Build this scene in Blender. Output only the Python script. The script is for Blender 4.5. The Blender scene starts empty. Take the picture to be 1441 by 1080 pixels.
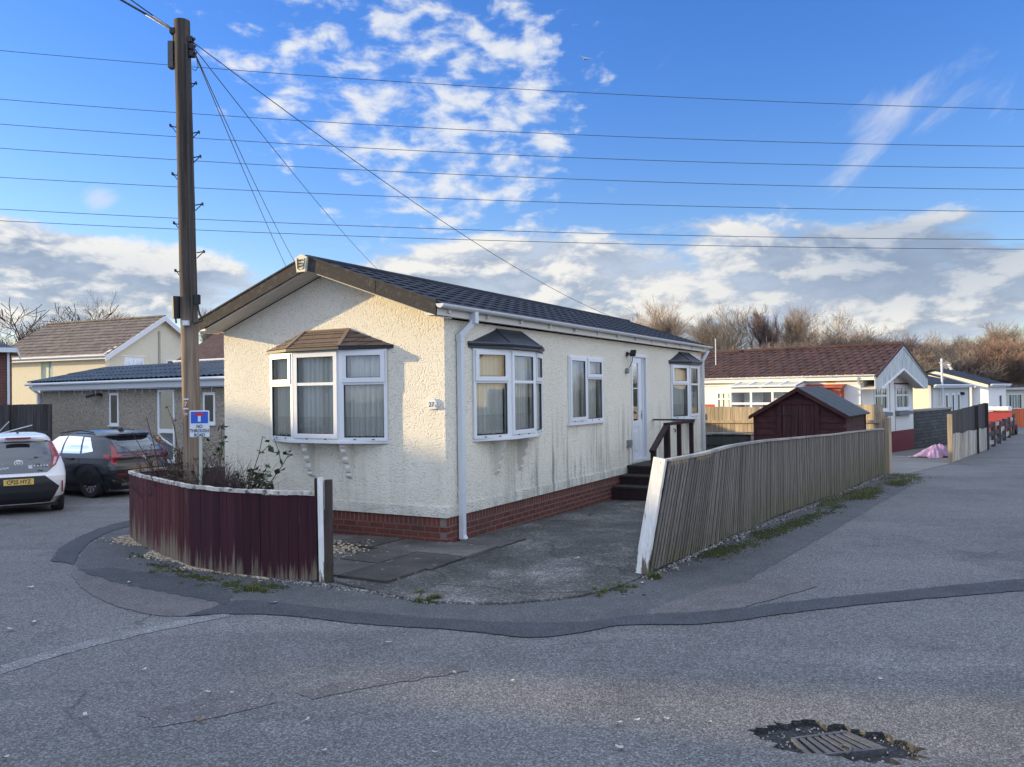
import bpy, math, random
from mathutils import Vector, Matrix, Quaternion
R = math.radians
SC = bpy.context.scene
COL = SC.collection
rnd = random.Random(7)

# ------------------------------------------------------------------ helpers
def V(*a): return Vector(a)

class MB:
    """collects faces (with a material slot each) and links them as one mesh object"""
    def __init__(s): s.v = []; s.f = []; s.m = []; s.cur = 0
    def face(s, pts, m=None):
        b = len(s.v); s.v += [tuple(p) for p in pts]; s.f.append(tuple(range(b, b+len(pts)))); s.m.append(s.cur if m is None else m)
    def raw(s, vs, fs, m=None):
        b = len(s.v); s.v += [tuple(p) for p in vs]
        for f in fs: s.f.append(tuple(b+i for i in f)); s.m.append(s.cur if m is None else m)
    def box(s, x0, x1, y0, y1, z0, z1, m=None):
        if x0 > x1: x0, x1 = x1, x0
        if y0 > y1: y0, y1 = y1, y0
        if z0 > z1: z0, z1 = z1, z0
        s.raw([(x0,y0,z0),(x1,y0,z0),(x1,y1,z0),(x0,y1,z0),(x0,y0,z1),(x1,y0,z1),(x1,y1,z1),(x0,y1,z1)],
              [(0,3,2,1),(4,5,6,7),(0,1,5,4),(1,2,6,5),(2,3,7,6),(3,0,4,7)], m)
    def bar(s, p, q, w, t, up=(0,0,1), m=None, w2=None, t2=None):
        """a bar from p to q, w across (side), t along 'up'"""
        p, q = Vector(p), Vector(q); d = (q-p).normalized(); u = Vector(up)
        sd = d.cross(u)
        if sd.length < 1e-5: sd = d.cross(Vector((1,0,0)))
        sd.normalize(); u = sd.cross(d).normalized()
        w2 = w if w2 is None else w2; t2 = t if t2 is None else t2
        vs = []
        for c, ww, tt in ((p, w, t), (q, w2, t2)):
            for a, b in ((-1,-1),(1,-1),(1,1),(-1,1)): vs.append(c + sd*a*ww/2 + u*b*tt/2)
        s.raw(vs, [(0,1,2,3),(7,6,5,4),(0,4,5,1),(1,5,6,2),(2,6,7,3),(3,7,4,0)], m)
    def tube(s, pts, r, n=6, m=None, cap=True):
        pts = [Vector(p) for p in pts]; k = len(pts)
        rs = r if isinstance(r, (list, tuple)) else [r]*k
        b = []; prev = None
        for i in range(k):
            d = (pts[min(i+1,k-1)] - pts[max(i-1,0)]).normalized()
            if prev is None:
                a = d.orthogonal().normalized()
            else:
                a = (prev - d*prev.dot(d))
                a = a.normalized() if a.length > 1e-6 else d.orthogonal().normalized()
            prev = a; c = d.cross(a)
            for j in range(n):
                t = 2*math.pi*j/n; b.append(pts[i] + (a*math.cos(t)+c*math.sin(t))*rs[i])
        fs = [(i*n+j, i*n+(j+1)%n, (i+1)*n+(j+1)%n, (i+1)*n+j) for i in range(k-1) for j in range(n)]
        if cap: fs += [tuple(range(n-1,-1,-1)), tuple(range((k-1)*n, k*n))]
        s.raw(b, fs, m)
    def prism(s, poly, h0, h1, ax=2, m=None, mside=None):
        """poly: 2-D outline; extruded along axis ax between h0 and h1"""
        def P(p, h):
            if ax == 2: return (p[0], p[1], h)
            if ax == 1: return (p[0], h, p[1])
            return (h, p[0], p[1])
        n = len(poly); vs = [P(p, h0) for p in poly] + [P(p, h1) for p in poly]
        s.raw(vs, [tuple(range(n-1,-1,-1)), tuple(range(n, 2*n))], m)
        s.raw(vs, [(i, (i+1)%n, n+(i+1)%n, n+i) for i in range(n)], m if mside is None else mside)
    def slab(s, a, b, c, d, t, m=None):
        """four corners, thickened by t along the normal (downwards)"""
        a,b,c,d = map(Vector, (a,b,c,d)); n = (b-a).cross(d-a).normalized()*t
        vs = [a,b,c,d,a-n,b-n,c-n,d-n]
        s.raw(vs, [(0,1,2,3),(7,6,5,4),(4,5,1,0),(5,6,2,1),(6,7,3,2),(7,4,0,3)], m)
    def ico(s, c, r, m=None, sq=(1,1,1), jit=0, rg=rnd):
        t = (1+5**.5)/2
        vs = [(-1,t,0),(1,t,0),(-1,-t,0),(1,-t,0),(0,-1,t),(0,1,t),(0,-1,-t),(0,1,-t),(t,0,-1),(t,0,1),(-t,0,-1),(-t,0,1)]
        fs = [(0,11,5),(0,5,1),(0,1,7),(0,7,10),(0,10,11),(1,5,9),(5,11,4),(11,10,2),(10,7,6),(7,1,8),(3,9,4),(3,4,2),(3,2,6),(3,6,8),(3,8,9),(4,9,5),(2,4,11),(6,2,10),(8,6,7),(9,8,1)]
        k = r/1.9
        s.raw([(c[0]+x*k*sq[0]*(1+rg.uniform(-jit,jit)), c[1]+y*k*sq[1]*(1+rg.uniform(-jit,jit)), c[2]+z*k*sq[2]*(1+rg.uniform(-jit,jit))) for x,y,z in vs], fs, m)
    def ellipsoid(s, c, r, seg=12, ring=7, m=None):
        vs=[(c[0],c[1],c[2]-r[2])]
        for i in range(1,ring):
            a=-math.pi/2+math.pi*i/ring
            for j in range(seg):
                t=2*math.pi*j/seg; vs.append((c[0]+r[0]*math.cos(a)*math.cos(t), c[1]+r[1]*math.cos(a)*math.sin(t), c[2]+r[2]*math.sin(a)))
        vs.append((c[0],c[1],c[2]+r[2])); fs=[]
        for j in range(seg): fs.append((0,1+(j+1)%seg,1+j)); fs.append((len(vs)-1, 1+(ring-2)*seg+j, 1+(ring-2)*seg+(j+1)%seg))
        for i in range(ring-2):
            for j in range(seg): a=1+i*seg+j; b=1+i*seg+(j+1)%seg; fs.append((a,b,b+seg,a+seg))
        s.raw(vs,fs,m)
    def build(s, name, mats, parent=None, smooth=False, loc=None, rotz=None):
        me = bpy.data.meshes.new(name); me.from_pydata(s.v, [], s.f)
        if not isinstance(mats, (list, tuple)): mats = [mats]
        for m in mats: me.materials.append(m)
        if len(mats) > 1: me.polygons.foreach_set('material_index', s.m)
        if smooth:
            me.polygons.foreach_set('use_smooth', [True]*len(s.f))
            try: me.set_sharp_from_angle(angle=R(40))
            except Exception: pass
        me.update()
        o = bpy.data.objects.new(name, me); COL.objects.link(o)
        if parent is not None: o.parent = parent
        if loc is not None: o.location = loc
        if rotz is not None: o.rotation_euler = (0,0,rotz)
        return o

def tag(o, label=None, cat=None, group=None, kind=None):
    if label: o['label'] = label
    if cat: o['category'] = cat
    if group: o['group'] = group
    if kind: o['kind'] = kind
    return o
def thing(name, label, cat, loc=(0,0,0), rotz=0, group=None):
    o = bpy.data.objects.new(name, None); COL.objects.link(o); o.empty_display_size = .2
    o.location = loc; o.rotation_euler = (0,0,rotz)
    return tag(o, label, cat, group)
KIDS = {}
def dup(root, loc, rotz=0, label=None, scale=None):
    r = root.copy(); COL.objects.link(r); r.location = loc; r.rotation_euler = (0,0,rotz)
    if scale: r.scale = scale
    if label: r['label'] = label
    for ch in list(root.children):
        c = ch.copy(); COL.objects.link(c); c.parent = r
        for g in list(ch.children):
            d = g.copy(); COL.objects.link(d); d.parent = c
    return r

# ------------------------------------------------------------------ camera geometry, ground
F_PX, PITCH, ROLL, EYE = 1154.6, .013, -.0133, 1.906
_c, _s = math.cos(PITCH), math.sin(PITCH); _cr, _sr = math.cos(ROLL), math.sin(ROLL)
CR = V(_cr, -_s*_sr, _c*_sr); CU = V(-_sr, -_s*_cr, _c*_cr); CF = V(0, _c, _s)
def ray(px, py): return CF + CR*((px-720.5)/F_PX) + CU*((540-py)/F_PX)
def gz(x, y): return -.02*max(0, min(y, 34)-10.4)
def G(px, py, dz=0):
    """where a line of sight meets the ground (used to survey footprints)"""
    d = ray(px, py); z = 0
    for _ in range(40):
        t = (z-EYE)/d.z; z = gz(d.x*t, d.y*t)
    return V(d.x*t, d.y*t, z+dz)
def AT(px, py, Y):
    d = ray(px, py); t = Y/d.y
    return V(d.x*t, Y, EYE+d.z*t)

cam = bpy.data.cameras.new('camera'); cam.sensor_width = 36; cam.lens = F_PX/1441*36; cam.clip_end = 3000; cam.clip_start = .1
co = bpy.data.objects.new('camera', cam); COL.objects.link(co); SC.camera = co
M = Matrix.Identity(4)
for i in range(3): M[i][0] = CR[i]; M[i][1] = CU[i]; M[i][2] = -CF[i]
M[0][3], M[1][3], M[2][3] = 0, 0, EYE
co.matrix_world = M

# ------------------------------------------------------------------ node helpers
class NT:
    def __init__(s, tree): s.t = tree; s.n = tree.nodes; s.l = tree.links
    def new(s, typ, **kw):
        n = s.n.new(typ)
        for k, v in kw.items(): setattr(n, k, v)
        return n
    def put(s, sock, v):
        if isinstance(v, bpy.types.NodeSocket): s.l.new(v, sock)
        elif isinstance(v, (tuple, list)) and len(v) == 3 and sock.type == 'RGBA': sock.default_value = (*v, 1)
        else: sock.default_value = v
    def math(s, op, a, b=0, c=None, clamp=False):
        n = s.new('ShaderNodeMath', operation=op, use_clamp=clamp); s.put(n.inputs[0], a); s.put(n.inputs[1], b)
        if c is not None: s.put(n.inputs[2], c)
        return n.outputs[0]
    def vmath(s, op, a, b=(0,0,0)):
        n = s.new('ShaderNodeVectorMath', operation=op); s.put(n.inputs[0], a)
        if op == 'SCALE': s.put(n.inputs['Scale'], b)
        else: s.put(n.inputs[1], b)
        return n.outputs[0]
    def mix(s, f, a, b, mode='MIX'):
        n = s.new('ShaderNodeMix', data_type='RGBA', blend_type=mode); s.put(n.inputs[0], f); s.put(n.inputs[6], a); s.put(n.inputs[7], b); return n.outputs[2]
    def noise(s, vec, scale, detail=4, rough=.55, dist=0, out=0):
        n = s.new('ShaderNodeTexNoise'); s.put(n.inputs['Vector'], vec); n.inputs['Scale'].default_value = scale
        n.inputs['Detail'].default_value = detail; n.inputs['Roughness'].default_value = rough; n.inputs['Distortion'].default_value = dist
        return n.outputs[out]
    def voro(s, vec, scale, feature='F1', out='Distance', rnds=1):
        n = s.new('ShaderNodeTexVoronoi', feature=feature); s.put(n.inputs['Vector'], vec); n.inputs['Scale'].default_value = scale
        n.inputs['Randomness'].default_value = rnds
        return n.outputs[out]
    def ramp(s, f, stops, interp='LINEAR'):
        n = s.new('ShaderNodeValToRGB'); n.color_ramp.interpolation = interp; s.put(n.inputs[0], f)
        e = n.color_ramp.elements
        while len(e) < len(stops): e.new(.5)
        for i, (p, c) in enumerate(stops):
            e[i].position = p; e[i].color = (c, c, c, 1) if not isinstance(c, (tuple, list)) else (*c, 1)
        return n.outputs[0]
    def smooth(s, x, a, b):
        n = s.new('ShaderNodeMapRange', interpolation_type='SMOOTHSTEP'); s.put(n.inputs[0], x); s.put(n.inputs[1], a); s.put(n.inputs[2], b); return n.outputs[0]
    def sep(s, v):
        n = s.new('ShaderNodeSeparateXYZ'); s.put(n.inputs[0], v); return n.outputs
    def comb(s, x, y, z):
        n = s.new('ShaderNodeCombineXYZ'); s.put(n.inputs[0], x); s.put(n.inputs[1], y); s.put(n.inputs[2], z); return n.outputs[0]
    def coord(s): return s.new('ShaderNodeTexCoord').outputs['Object']
    def bump(s, h, strength=.5, dist=.01, prev=None):
        n = s.new('ShaderNodeBump'); s.put(n.inputs['Height'], h); n.inputs['Strength'].default_value = strength; n.inputs['Distance'].default_value = dist
        if prev is not None: s.put(n.inputs['Normal'], prev)
        return n.outputs[0]
    def scale(s, v, x, y, z): return s.vmath('MULTIPLY', v, (x, y, z))

MATS = {}
def mat(name, fn=None, col=(.5,.5,.5), rough=.7, spec=.4, metal=0, **kw):
    if name in MATS: return MATS[name]
    m = bpy.data.materials.new(name); m.use_nodes = True; t = NT(m.node_tree)
    p = m.node_tree.nodes['Principled BSDF']
    p.inputs['Base Color'].default_value = (*col, 1); p.inputs['Roughness'].default_value = rough
    p.inputs['Specular IOR Level'].default_value = spec; p.inputs['Metallic'].default_value = metal
    if fn: 
        r = fn(t, t.coord()) or {}
        for k, v in r.items(): t.put(p.inputs[k], v)
    MATS[name] = m
    return m
def plain(name, col, rough=.6, var=.12, scale=6, bump=0, bscale=40, spec=.4, metal=0, dirt=None, stretch=(1,1,1), dirtlo=.55):
    """a painted / plastic / metal surface with slight procedural mottling"""
    def fn(t, c):
        v = t.scale(c, *stretch)
        n = t.noise(v, scale, 5, .6)
        k = t.math('MULTIPLY_ADD', n, 2*var, 1-var)
        base = t.vmath('SCALE', col, k)
        if dirt:
            d = t.smooth(t.noise(v, scale*.6, 8, .7), dirtlo, dirtlo+.16)
            base = t.mix(t.math('MULTIPLY', d, .8), base, dirt)
        r = {'Base Color': base, 'Roughness': t.math('MULTIPLY_ADD', n, .15, rough-.07)}
        if bump: r['Normal'] = t.bump(t.noise(v, bscale, 3), bump, .01)
        return r
    return mat(name, fn, spec=spec, metal=metal, rough=rough)
# ------------------------------------------------------------------ light and sky
SUN_EL = 9.6; SX, SY = .974, -.2256
SKY = .13; EXPO = 1.55; SUNP = 2.9
sd = bpy.data.lights.new('sun', 'SUN'); sd.energy = SUNP; sd.angle = R(.5); sd.color = (1, .76, .40)
so = bpy.data.objects.new('sun', sd); COL.objects.link(so)
dirv = V(SX*math.cos(R(SUN_EL)), SY*math.cos(R(SUN_EL)), -math.sin(R(SUN_EL)))
so.rotation_euler = dirv.to_track_quat('-Z', 'Y').to_euler(); so.location = (-30, 10, 30)
w = bpy.data.worlds.new('World'); SC.world = w; w.use_nodes = True
t = NT(w.node_tree); bg = w.node_tree.nodes['Background']
sky = t.new('ShaderNodeTexSky', sky_type='NISHITA'); sky.sun_disc = False; sky.sun_elevation = R(SUN_EL)
sky.sun_rotation = math.atan2(-SX, -SY); sky.air_density = 1.0; sky.dust_density = .4; sky.ozone_density = 2.2
hs = t.new('ShaderNodeHueSaturation'); hs.inputs['Saturation'].default_value = 1.12; t.put(hs.inputs['Color'], sky.outputs[0])
d = t.new('ShaderNodeTexCoord').outputs['Generated']
x, y, z = t.sep(d)
az = t.math('ARCTAN2', x, y); el = t.math('ARCSINE', z)          # compass bearing and elevation
skyc = t.vmath('MULTIPLY', hs.outputs[0], (.36, .515, .86))
skyc = t.mix(t.smooth(el, .45, -.02), skyc, t.vmath('MULTIPLY', hs.outputs[0], (.64, .60, .70)))
zz = t.math('ADD', t.math('MAXIMUM', z, 0), .09)
P = t.comb(t.math('DIVIDE', x, zz), t.math('DIVIDE', y, zz), 0)      # cloud layer seen in perspective
def blob(a0, e0, sa, se, rot=0):
    da = t.math('SUBTRACT', az, a0); de = t.math('SUBTRACT', el, e0)
    c, s_ = math.cos(rot), math.sin(rot)
    u = t.math('MULTIPLY', t.math('MULTIPLY_ADD', da, c, t.math('MULTIPLY', de, s_)), 1/sa)
    v = t.math('MULTIPLY', t.math('MULTIPLY_ADD', de, c, t.math('MULTIPLY', da, -s_)), 1/se)
    q = t.math('ADD', t.math('MULTIPLY', u, u), t.math('MULTIPLY', v, v))
    return t.math('EXPONENT', t.math('MULTIPLY', q, -1))
def A_(px): return math.atan((px-720)/1154)
def E_(py, px=720): return math.atan((555-(px-720)*.0133-py)/math.hypot(1154, px-720))
def bl(px, py, sx, sy, rot=0): return blob(A_(px), E_(py, px), sx/1154, sy/1154, rot)
def add(*a):
    r = a[0]
    for b in a[1:]: r = t.math('ADD', r, b)
    return r
def times(a, k): return t.math('MULTIPLY', a, k)
# small high cloudlets
AE = t.comb(az, t.math('MULTIPLY', el, 1.95), 0)
wob = t.noise(AE, 7, 3, .5, out=1)
AEw = t.vmath('ADD', AE, t.vmath('SCALE', t.vmath('SUBTRACT', wob, (.5,.5,.5)), .035))
n1 = t.noise(AEw, 20, 8, .56, .15)
nbig = t.noise(AE, 6, 2, .5)
m1 = add(bl(650, 110, 190, 150, .25), times(bl(420, 60, 190, 90), .8), times(bl(640, 290, 130, 90), .75), times(bl(760, 150, 90, 130), .55), times(bl(470, 210, 160, 60), .35))
m1 = t.math('MINIMUM', m1, 1.0)
d1 = t.math('ADD', times(m1, .34), t.math('MULTIPLY_ADD', nbig, .25, -.125))
c1 = t.smooth(t.math('ADD', n1, d1), .735, .97)
# streaks on the right and scattered wisps
ca, sa_ = math.cos(.62), math.sin(.62)
rotv = t.comb(times(t.math('MULTIPLY_ADD', az, ca, times(el, sa_)), 9), times(t.math('MULTIPLY_ADD', el, ca, times(az, -sa_)), 26), 3)
nst = t.noise(rotv, 1.0, 7, .6, .4)
m2 = t.math('MINIMUM', add(bl(1262, 165, 105, 30, .62), times(bl(1400, 130, 80, 40, .3), .45), times(bl(1215, 245, 40, 22, .8), .4), times(bl(140, 280, 26, 20), .9)), 1)
c2 = t.math('MULTIPLY', t.smooth(t.math('ADD', nst, times(m2, .42)), .66, 1.06), .62)
# heaped low clouds
AE2 = t.comb(az, t.math('MULTIPLY', el, 2.1), 1.7)
def low(off):
    v = t.vmath('ADD', AE2, off)
    w2 = t.noise(v, 9, 3, .5, out=1)
    v = t.vmath('ADD', v, t.vmath('SCALE', t.vmath('SUBTRACT', w2, (.5,.5,.5)), .06))
    return t.noise(v, 8.2, 10, .575, .1)
n3 = low((0,0,0)); n3b = low((-.022, .040, 0))
m3 = t.math('MINIMUM', add(bl(860, 400, 330, 95), times(bl(1020, 310, 70, 30), .45), bl(1330, 370, 260, 75), times(bl(1000, 470, 700, 60), .8), times(bl(690, 380, 170, 60), .7),
      bl(40, 370, 230, 62), times(bl(240, 400, 130, 40), .5), times(bl(-150, 420, 300, 90), .8)), 1.15)
d3 = t.math('ADD', n3, times(m3, .44))
c3 = t.smooth(d3, .755, .93)
# outside the view: unseen bright cloud added to fill the shade
out_ = t.math('MAXIMUM', t.smooth(t.math('ABSOLUTE', az), .72, 1.0), t.smooth(el, .47, .72))
n4 = t.noise(P, .8, 7, .6)
c4 = t.math('MULTIPLY', t.math('MULTIPLY', t.smooth(n4, .28, .46), out_), t.smooth(z, -.02, .03))
fill_veil = t.mix(t.smooth(n4, .35, .7), (2.35, 2.9, 4.1), (3.6, 4.05, 4.9))
lit = t.smooth(t.math('SUBTRACT', n3, n3b), -.04, .10)
thick = t.smooth(d3, .84, 1.15)
bright = (1.06, 1.03, .97); grey = (.36, .44, .57); pale = (.66, .74, .88)
lowc = t.mix(lit, t.mix(thick, pale, grey), bright)
# the grey, shaded bank on the right and the bright one low on the left
bank = t.math('MINIMUM', add(bl(1330, 340, 170, 30), times(bl(1330, 395, 230, 40), .75), times(bl(1180, 330, 130, 22), .6), times(bl(150, 380, 130, 24), .4)), 1)
lowc = t.mix(t.math('MULTIPLY', bank, .8), lowc, t.mix(t.math('MULTIPLY', lit, .6), (.30,.39,.55), (.66,.72,.82)))
K = 1.0
CL = 2.35
def cc(c): return t.vmath('SCALE', c, CL)
base = t.mix(times(c1, .88), skyc, cc(t.mix(t.smooth(n1, .5, .75), (.80,.88,1.02), (1.06,1.05,1.02))))
base = t.mix(c2, base, cc((.88,.90,.98)))
base = t.mix(times(c3, .93), base, cc(lowc))
base = t.mix(c4, base, fill_veil)
t.put(bg.inputs['Color'], base); bg.inputs['Strength'].default_value = SKY
SC.view_settings.view_transform = 'Standard'; SC.view_settings.look = 'None'; SC.view_settings.exposure = EXPO; SC.view_settings.gamma = 1
SC.cycles.max_bounces = 6; SC.cycles.diffuse_bounces = 3; SC.cycles.glossy_bounces = 3; SC.cycles.transparent_max_bounces = 12; SC.cycles.transmission_bounces = 4
SC.cycles.use_adaptive_sampling = True; SC.cycles.adaptive_threshold = .02
SC.cycles.sample_clamp_indirect = 6
# ------------------------------------------------------------------ materials
def asphalt(t, c):
    big = t.noise(c, .35, 5, .6); mid = t.noise(c, 2.2, 6, .65); fine = t.noise(c, 55, 3, .7)
    ag = t.voro(c, 95, out='Color'); agd = t.voro(c, 95)
    sp = t.sep(ag)[0]
    base = t.ramp(big, [(.3, (.098,.099,.101)), (.7, (.165,.163,.161))])
    base = t.mix(t.smooth(mid, .42, .7), base, (.125,.120,.122))
    oil = t.smooth(t.noise(t.vmath('ADD', c, (7.3, 2.1, 0)), .45, 7, .72), .54, .70)
    base = t.mix(t.math('MULTIPLY', oil, .65), base, (.062,.064,.070))
    pol = t.smooth(t.noise(t.scale(c, .35, 1.4, 1), .7, 5, .6), .50, .72)
    base = t.mix(t.math('MULTIPLY', pol, .40), base, (.215,.21,.205))
    base = t.vmath('SCALE', base, t.math('MULTIPLY_ADD', mid, .5, .75))
    stone = t.ramp(sp, [(.0, .50), (.55, .90), (.8, 1.25), (1, 1.75)])
    base = t.vmath('SCALE', base, stone)
    base = t.vmath('SCALE', base, t.math('MULTIPLY_ADD', fine, .9, .55))
    cv = t.vmath('ADD', c, t.vmath('SCALE', t.noise(c, .8, 5, .6, out=1), .9))
    ed = t.voro(cv, .28, 'DISTANCE_TO_EDGE')
    crack = t.math('MULTIPLY', t.smooth(ed, .0065, .001), t.smooth(t.noise(c, .5, 2), .56, .66))
    base = t.mix(t.math('MULTIPLY', crack, .45), base, (.03,.03,.033))
    # worn streaks across the lane
    sc_ = t.noise(t.scale(c, .5, 2.2, 1), 1.1, 6, .7)
    base = t.mix(t.math('MULTIPLY', t.smooth(sc_, .55, .72), .35), base, (.16,.15,.15))
    h = t.math('ADD', t.math('MULTIPLY', t.math('SUBTRACT', 1, agd), .7), t.math('MULTIPLY', fine, .6))
    h = t.math('SUBTRACT', h, t.math('MULTIPLY', crack, 2))
    return {'Base Color': base, 'Normal': t.bump(h, .75, .006), 'Roughness': .86}
M_ASPH = mat('asphalt', asphalt, spec=.35)
def asph2(col, k=1.0, scale=150, name='tar'):
    def fn(t, c):
        mid = t.noise(c, 3, 6, .65); ag = t.sep(t.voro(c, scale, out='Color'))[0]; agd = t.voro(c, scale)
        b = t.vmath('SCALE', col, t.math('MULTIPLY_ADD', mid, .9, .55))
        b = t.vmath('SCALE', b, t.ramp(ag, [(0, .55), (.7, 1), (.93, 1.3), (1, 2.6)]))
        moss = t.smooth(t.noise(c, 1.3, 6, .7), .60, .72)
        b = t.mix(t.math('MULTIPLY', moss, .25), b, (.09,.10,.06))
        return {'Base Color': b, 'Normal': t.bump(t.math('SUBTRACT', 1, agd), .5*k, .004), 'Roughness': .85}
    return mat(name, fn, spec=.3)
M_TAR = asph2((.060,.064,.072), name='dark_tar')
M_TAR2 = asph2((.092,.094,.098), name='old_tar')
M_TAR3 = asph2((.125,.118,.118), name='worn_tar')
def concrete(t, c):
    big = t.noise(c, .9, 6, .65); ag = t.sep(t.voro(c, 70, out='Color'))[0]; agd = t.voro(c, 70)
    b = t.ramp(big, [(.30, (.045,.046,.042)), (.5, (.090,.088,.083)), (.74, (.22,.21,.198))])
    b = t.vmath('SCALE', b, t.ramp(ag, [(0, .5), (.6, .95), (.85, 1.35), (1, 2.2)]))
    st = t.smooth(t.noise(c, .55, 7, .7), .56, .70)
    b = t.mix(t.math('MULTIPLY', st, .6), b, (.06,.065,.05))
    cv = t.vmath('ADD', c, t.vmath('SCALE', t.noise(c, 1.2, 5, .6, out=1), .6))
    ed = t.voro(cv, .5, 'DISTANCE_TO_EDGE')
    b = t.mix(t.math('MULTIPLY', t.smooth(ed, .010, .002), .7), b, (.035,.04,.025))
    return {'Base Color': b, 'Normal': t.bump(t.math('SUBTRACT', 1, agd), .6, .006), 'Roughness': .9}
M_CONC = mat('driveway_concrete', concrete, spec=.25)
def slabm(t, c):
    oi = t.new('ShaderNodeObjectInfo').outputs['Random']
    big = t.noise(c, 1.4, 6, .65); f = t.noise(c, 60, 3, .7)
    b = t.ramp(big, [(.32, (.060,.058,.056)), (.6, (.14,.13,.12)), (.75, (.22,.20,.18))])
    b = t.vmath('SCALE', b, t.math('MULTIPLY', t.math('MULTIPLY_ADD', f, .8, .6), t.math('MULTIPLY_ADD', oi, .55, .45)))
    sp = t.smooth(t.noise(c, 14, 4, .6), .63, .70)
    b = t.mix(t.math('MULTIPLY', sp, .5), b, (.42,.40,.36))
    return {'Base Color': b, 'Normal': t.bump(f, .5, .004), 'Roughness': .9}
M_SLAB = mat('paving_stone', slabm, spec=.25)
def render_wall(col, name, stains=True, tint=(.90,.95,1.0), pat=26):
    def fn(t, c):
        v = t.voro(t.scale(c, 1, 1, .8), pat, 'F1'); v2 = t.noise(c, pat*1.5, 4, .6)
        h = t.math('ADD', t.smooth(v, .0, .55), t.math('MULTIPLY', v2, 1.1))
        big = t.noise(c, .8, 5, .6)
        b = t.vmath('SCALE', col, t.math('MULTIPLY_ADD', big, .22, .89))
        b = t.vmath('SCALE', b, t.math('MULTIPLY_ADD', t.smooth(v, .04, .38), .30, .76))
        if stains:
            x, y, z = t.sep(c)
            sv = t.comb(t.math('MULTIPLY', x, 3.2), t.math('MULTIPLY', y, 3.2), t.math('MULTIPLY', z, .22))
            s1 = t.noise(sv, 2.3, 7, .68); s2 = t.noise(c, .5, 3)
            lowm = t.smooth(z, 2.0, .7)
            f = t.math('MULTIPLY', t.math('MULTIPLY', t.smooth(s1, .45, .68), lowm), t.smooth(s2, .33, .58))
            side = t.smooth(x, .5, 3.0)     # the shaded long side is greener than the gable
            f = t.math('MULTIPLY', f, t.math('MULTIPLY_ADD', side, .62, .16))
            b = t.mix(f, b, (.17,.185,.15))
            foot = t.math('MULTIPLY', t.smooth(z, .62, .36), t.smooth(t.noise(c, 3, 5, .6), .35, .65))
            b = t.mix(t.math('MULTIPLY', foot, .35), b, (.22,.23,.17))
        return {'Base Color': b, 'Normal': t.bump(h, .95, .0098), 'Roughness': .9}
    return mat(name, fn, spec=.2)
M_WALL = render_wall((.755,.705,.585), 'cream_roughcast', pat=43)
M_SKIRT = render_wall((.73,.69,.59), 'cream_smooth_render', pat=40)
def brick(name, c1, c2, mortar, bw=.225, bh=.075, soldier=None, rotf=False, mort=.010, face='xz'):
    def fn(t, c):
        n = t.new('ShaderNodeTexBrick')
        x, y, z = t.sep(c)
        u = x if face == 'xz' else (y if face == 'yz' else t.math('ADD', x, y))
        t.put(n.inputs['Vector'], t.comb(u, z, 0))
        n.inputs['Scale'].default_value = 1; n.inputs['Brick Width'].default_value = bw; n.inputs['Row Height'].default_value = bh
        n.inputs['Mortar Size'].default_value = mort; n.inputs['Mortar Smooth'].default_value = .3; n.inputs['Bias'].default_value = 0
        n.offset = 0 if soldier else .5
        t.put(n.inputs['Color1'], c1); t.put(n.inputs['Color2'], c2); t.put(n.inputs['Mortar'], mortar)
        nz = t.noise(c, 18, 5, .7)
        b = t.vmath('SCALE', n.outputs['Color'], t.math('MULTIPLY_ADD', nz, .8, .6))
        damp = t.smooth(t.noise(c, 1.7, 4), .45, .7)
        b = t.mix(t.math('MULTIPLY', damp, .3), b, (.05,.05,.045))
        h = t.math('ADD', t.math('MULTIPLY', n.outputs['Fac'], -1), t.math('MULTIPLY', nz, .3))
        return {'Base Color': b, 'Normal': t.bump(h, .8, .008), 'Roughness': .88}
    return mat(name, fn, spec=.25)
M_BRX = brick('red_brick_long', (.17,.048,.033), (.12,.036,.028), (.17,.14,.12), face='xz')
M_BRY = brick('red_brick_gable', (.17,.048,.033), (.12,.036,.028), (.145,.10,.085), face='yz')
M_SOX = brick('red_brick_soldier_long', (.18,.052,.035), (.13,.038,.030), (.20,.165,.14), bw=.075, bh=.5, soldier=True, face='xz')
M_SOY = brick('red_brick_soldier_gable', (.18,.052,.035), (.13,.038,.030), (.18,.13,.11), bw=.075, bh=.5, soldier=True, face='yz')
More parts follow.
